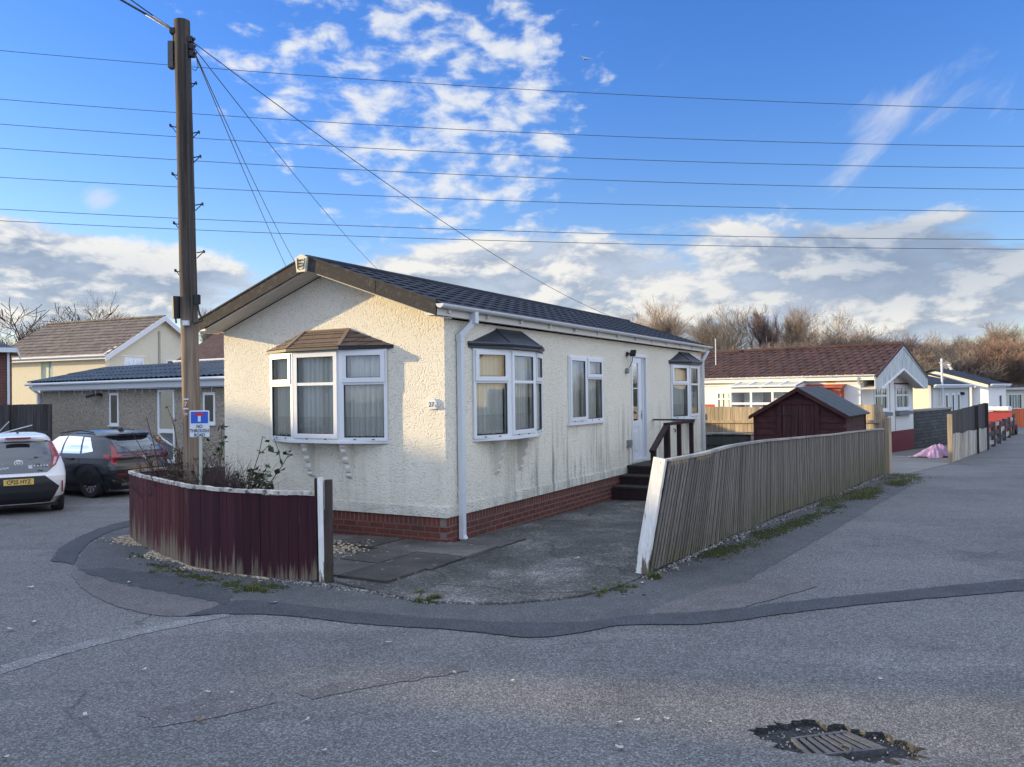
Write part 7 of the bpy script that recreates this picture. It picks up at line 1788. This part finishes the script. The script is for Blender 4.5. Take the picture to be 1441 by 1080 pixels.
# far wooded rise, softened by distance
b = MB()
for _ in range(9000):
    x_ = rg.uniform(-30, 175); Y = rg.uniform(105, 150); h_ = rg.uniform(2, 5.2)*(1 if x_ > 20 else .7); z_ = rg.uniform(-.5, 4.2)*(1 if x_ > 20 else .4); lx = rg.gauss(0,.6); w_ = rg.uniform(.02,.05)
    b.face([(x_-w_,Y,z_),(x_+w_,Y,z_),(x_+lx+w_*.4,Y,z_+h_),(x_+lx-w_*.4,Y,z_+h_)])
tag(b.build('distant_wood', M_TWIGR), kind='stuff')
ORD = 'first second third fourth fifth sixth seventh eighth ninth tenth eleventh twelfth thirteenth fourteenth fifteenth sixteenth seventeenth eighteenth nineteenth twentieth'.split()
ORD += ['twenty '+o for o in ORD[:9]]+['thirtieth']+['thirty '+o for o in ORD[:9]]
def number(group, text_, cat=None):
    bpy.context.view_layer.update()
    obs = [o for o in COL.objects if o.get('group') == group and o.parent is None]
    obs.sort(key=lambda o: o.location.x/o.location.y)
    for i, o in enumerate(obs): o['label'] = text_.format(kind='russet' if 'russet' in o['label'] else 'grey')+', '+ORD[i]+' from the left'
# olive hedge on the right
M_OLIVE = mat('olive_leaf', lambda t, c: {'Base Color': t.mix(t.noise(c, 1.3, 4), (.07,.075,.025), (.26,.22,.085)), 'Roughness': .8}, spec=.2)
def leafcloud(mb, c, r, n, size, rg):
    for _ in range(n):
        d_ = V(rg.gauss(0,1),rg.gauss(0,1),rg.gauss(0,1)).normalized()*rg.uniform(.55,1.05); q = V(c[0]+d_.x*r[0], c[1]+d_.y*r[1], c[2]+d_.z*r[2]); u = V(rg.gauss(0,1),rg.gauss(0,1),rg.gauss(0,1)).normalized()*size*rg.uniform(.6,1.3); v = u.orthogonal().normalized()*size*.6
        mb.face([q-u, q+v, q+u, q-v])
for i, (px, top, Y, rx) in enumerate([(1375,508,74,2.6),(1400,498,75,2.6),(1425,486,76,3.0),(1452,478,77,3.2),(1356,518,73,1.8),(1480,480,77,3)]):
    t = thing('olive_bush', 'olive and buff leafed bush on the bank above the far homes', 'bush', (AT(px,top,Y).x, Y, -.5), 0, 'olive bushes on the bank'); hh = AT(px,top,Y).z+.5
    b = MB()
    for k in range(7): leafcloud(b, (rg.uniform(-rx*.6,rx*.6), rg.uniform(-1,1), hh*rg.uniform(.4,.78)), (rx*.45, 1.2, hh*.24), 520, .13, rg)
    b.build('foliage', M_OLIVE, t); b = MB()
    for k in range(5): b.tube([(0,0,0),(rg.uniform(-1,1),rg.uniform(-.5,.5),hh*.7)], [.08,.03], 5)
    b.build('stem', M_BARK, t)
# left trees
pb_ = make_tree('pollarded_tree', 'thick pollarded bare tree at the far left behind the brick house', 301, 9.5, (M_BARK, bark('dark_bark', (.085,.06,.052))), None, levels=4, kids=(3,4), spread=.85, trunk=.5, rmin=.022, first=.5, up=.2); pb_['label'] = 'thick pollarded bare tree at the far left behind the brick house'
tp_ = AT(28, 420, 66); s_ = (tp_.z+.6)/top_of(pb_); pb_.location = (tp_.x, 66, -.6); pb_.scale = (s_*1.25,s_*1.25,s_)
for px, top, Y, lab, k, wd in ((108,402,78,'tall fine twigged bare tree rising behind the brown tiled roof',1,.95),(172,432,84,'smaller bare tree behind the brown roof ridge near the pole',0,1.0),(150,438,86,'low bare tree left of the telegraph pole behind the ridge',2,1.0),(70,440,80,'bare tree between pollarded tree and the tall fine twigged one',3,1.2),(300,432,80,'bare tree glimpsed between pole and cream gable roof',0,.8),(-20,425,70,'bare tree cut off by the left edge of the view',1,1.1)):
    plant(P1[k], px, top, Y, lab, hnat=HN[id(P1[k])], wide=wd, group='bare trees behind the left houses')

# ------------------------------------------------------------------ shrubs in the corner bed
M_STEMR = bark('plum_rose_stem', (.085,.045,.04)); M_STEMG = bark('olive_stem', (.075,.065,.035)); M_GLEAF = mat('dark_rose_leaf', lambda t, c: {'Base Color': t.mix(t.noise(c, 14, 3), (.020,.038,.014), (.060,.085,.030)), 'Roughness': .6}, spec=.35)
M_RLEAF = mat('rust_rose_leaf', lambda t, c: {'Base Color': t.mix(t.noise(c, 14, 3), (.13,.035,.030), (.20,.12,.06)), 'Roughness': .7})
def shrub(name, label, x, y, h, n, leafm, nleaf, lsize, seed, spread=.35, stemm=None, sub=3, lo=.35, r0=.011, cat='shrub', lean=(0,0)):
    rg = random.Random(seed); t = thing(name, label, cat, (x, y, gz(x,y)), 0); b = MB(); tips = []
    for i in range(n):
        a = rg.uniform(0, 6.28); q = V(rg.gauss(0,.06), rg.gauss(0,.06), 0); d_ = V(spread*math.cos(a)*rg.random()+lean[0], spread*math.sin(a)*rg.random()+lean[1], 1).normalized(); L = h*rg.uniform(.55, 1.05); pts = [q]
        for k in range(7): d_ = (d_+V(rg.gauss(0,.12),rg.gauss(0,.12),rg.gauss(0,.05))).normalized(); q = q+d_*L/7; pts.append(q)
        b.tube(pts, [r0*(1-.09*k) for k in range(8)], 5, cap=False)
        for p in pts[2:]: tips.append((p, d_))
        for s_ in range(sub):
            i0 = rg.randint(2, 6); p = pts[i0]; dd = (d_+V(rg.gauss(0,.7),rg.gauss(0,.7),rg.gauss(.1,.3))).normalized(); l2 = L*rg.uniform(.12,.35); p2 = p+dd*l2*.5+V(0,0,.01); p3 = p2+(dd+V(rg.gauss(0,.3),rg.gauss(0,.3),.1))*l2*.5; b.tube([p,p2,p3], [r0*.5,r0*.4,r0*.25], 4, cap=False); tips += [(p2, dd), (p3, dd)]
    b.build('stems', stemm or M_STEMG, t); b = MB()
    for _ in range(nleaf):
        p, d_ = rg.choice(tips)
        if p.z < h*lo and rg.random() < .7: continue
        q = p+V(rg.gauss(0,.025),rg.gauss(0,.025),rg.gauss(0,.02)); u = V(rg.gauss(0,1),rg.gauss(0,1),rg.gauss(-.4,.6)).normalized(); v = u.cross(V(rg.gauss(0,.4),rg.gauss(0,.4),1)).normalized(); s_ = lsize*rg.uniform(.6,1.25); w_ = u.cross(v)*s_*.15
        b.face([q, q+u*s_*.4+v*s_*.38+w_, q+u*s_*.5]); b.face([q+u*s_*.5, q+u*s_*.4+v*s_*.38+w_, q+u*s_*1.0+w_*.4]); b.face([q, q+u*s_*.5, q+u*s_*.4-v*s_*.38+w_]); b.face([q+u*s_*.5, q+u*s_+w_*.4, q+u*s_*.4-v*s_*.38+w_])
    if b.v: b.build('leaves', leafm, t)
    return t
def at2(px, Y): r_ = ray(px, 600); return r_.x/r_.y*Y
shrub('rose_bush', 'lanky rose bush with rusty leaves left of the telegraph pole', at2(248,10.7), 10.7, 1.75, 11, M_RLEAF, 260, .045, 5, .28, M_STEMR)
shrub('rose_bush', 'straggly rose with dark leaves just left of the road sign', at2(262,10.9), 10.9, 1.35, 9, M_GLEAF, 260, .042, 6, .30, M_STEMR)
shrub('rose_bush', 'rose with broad green leaves leaning right beside the cream wall', at2(322,10.3), 10.3, 1.50, 5, M_GLEAF, 210, .09, 8, .30, M_STEMG, lean=(.30,0), sub=4)
shrub('rose_bush', 'rose with dark leaves between road sign and the cream wall', at2(303,10.6), 10.6, 1.42, 7, M_GLEAF, 330, .075, 9, .35, M_STEMG)
for i, (px, Y, h_) in enumerate(((240,11.0,1.15),(258,10.6,1.12),(290,10.2,1.12),(312,10.0,1.08),(328,10.1,1.02),(272,10.9,1.2),(340,10.1,.95))):
    o = shrub('twiggy_bush', 'dense leafless twiggy undershrub just behind the burgundy fence coping', at2(px,Y), Y, h_, 75, M_GLEAF, 60, .035, 20+i, .45, bark('purple_grey_stem', (.085,.060,.058)), sub=8, r0=.006); o['group'] = 'leafless undershrubs in the corner bed'

for _o in COL.objects:
    if _o.name.startswith('bare_bush') and _o.parent is None: _o['category'] = 'bush'
number('bare winter trees along the skyline', 'bare buff grey tree of the skyline row above the plum roof')
number('woodland edge trees', '{kind} bare tree of the woodland edge behind the far homes')
number('scrub bushes on the bank', 'dense leafless scrub bush on the bank')
number('olive bushes on the bank', 'olive and buff leafed bush above the far homes')
number('leafless undershrubs in the corner bed', 'leafless twiggy undershrub behind the burgundy coping')
# ground (quick)
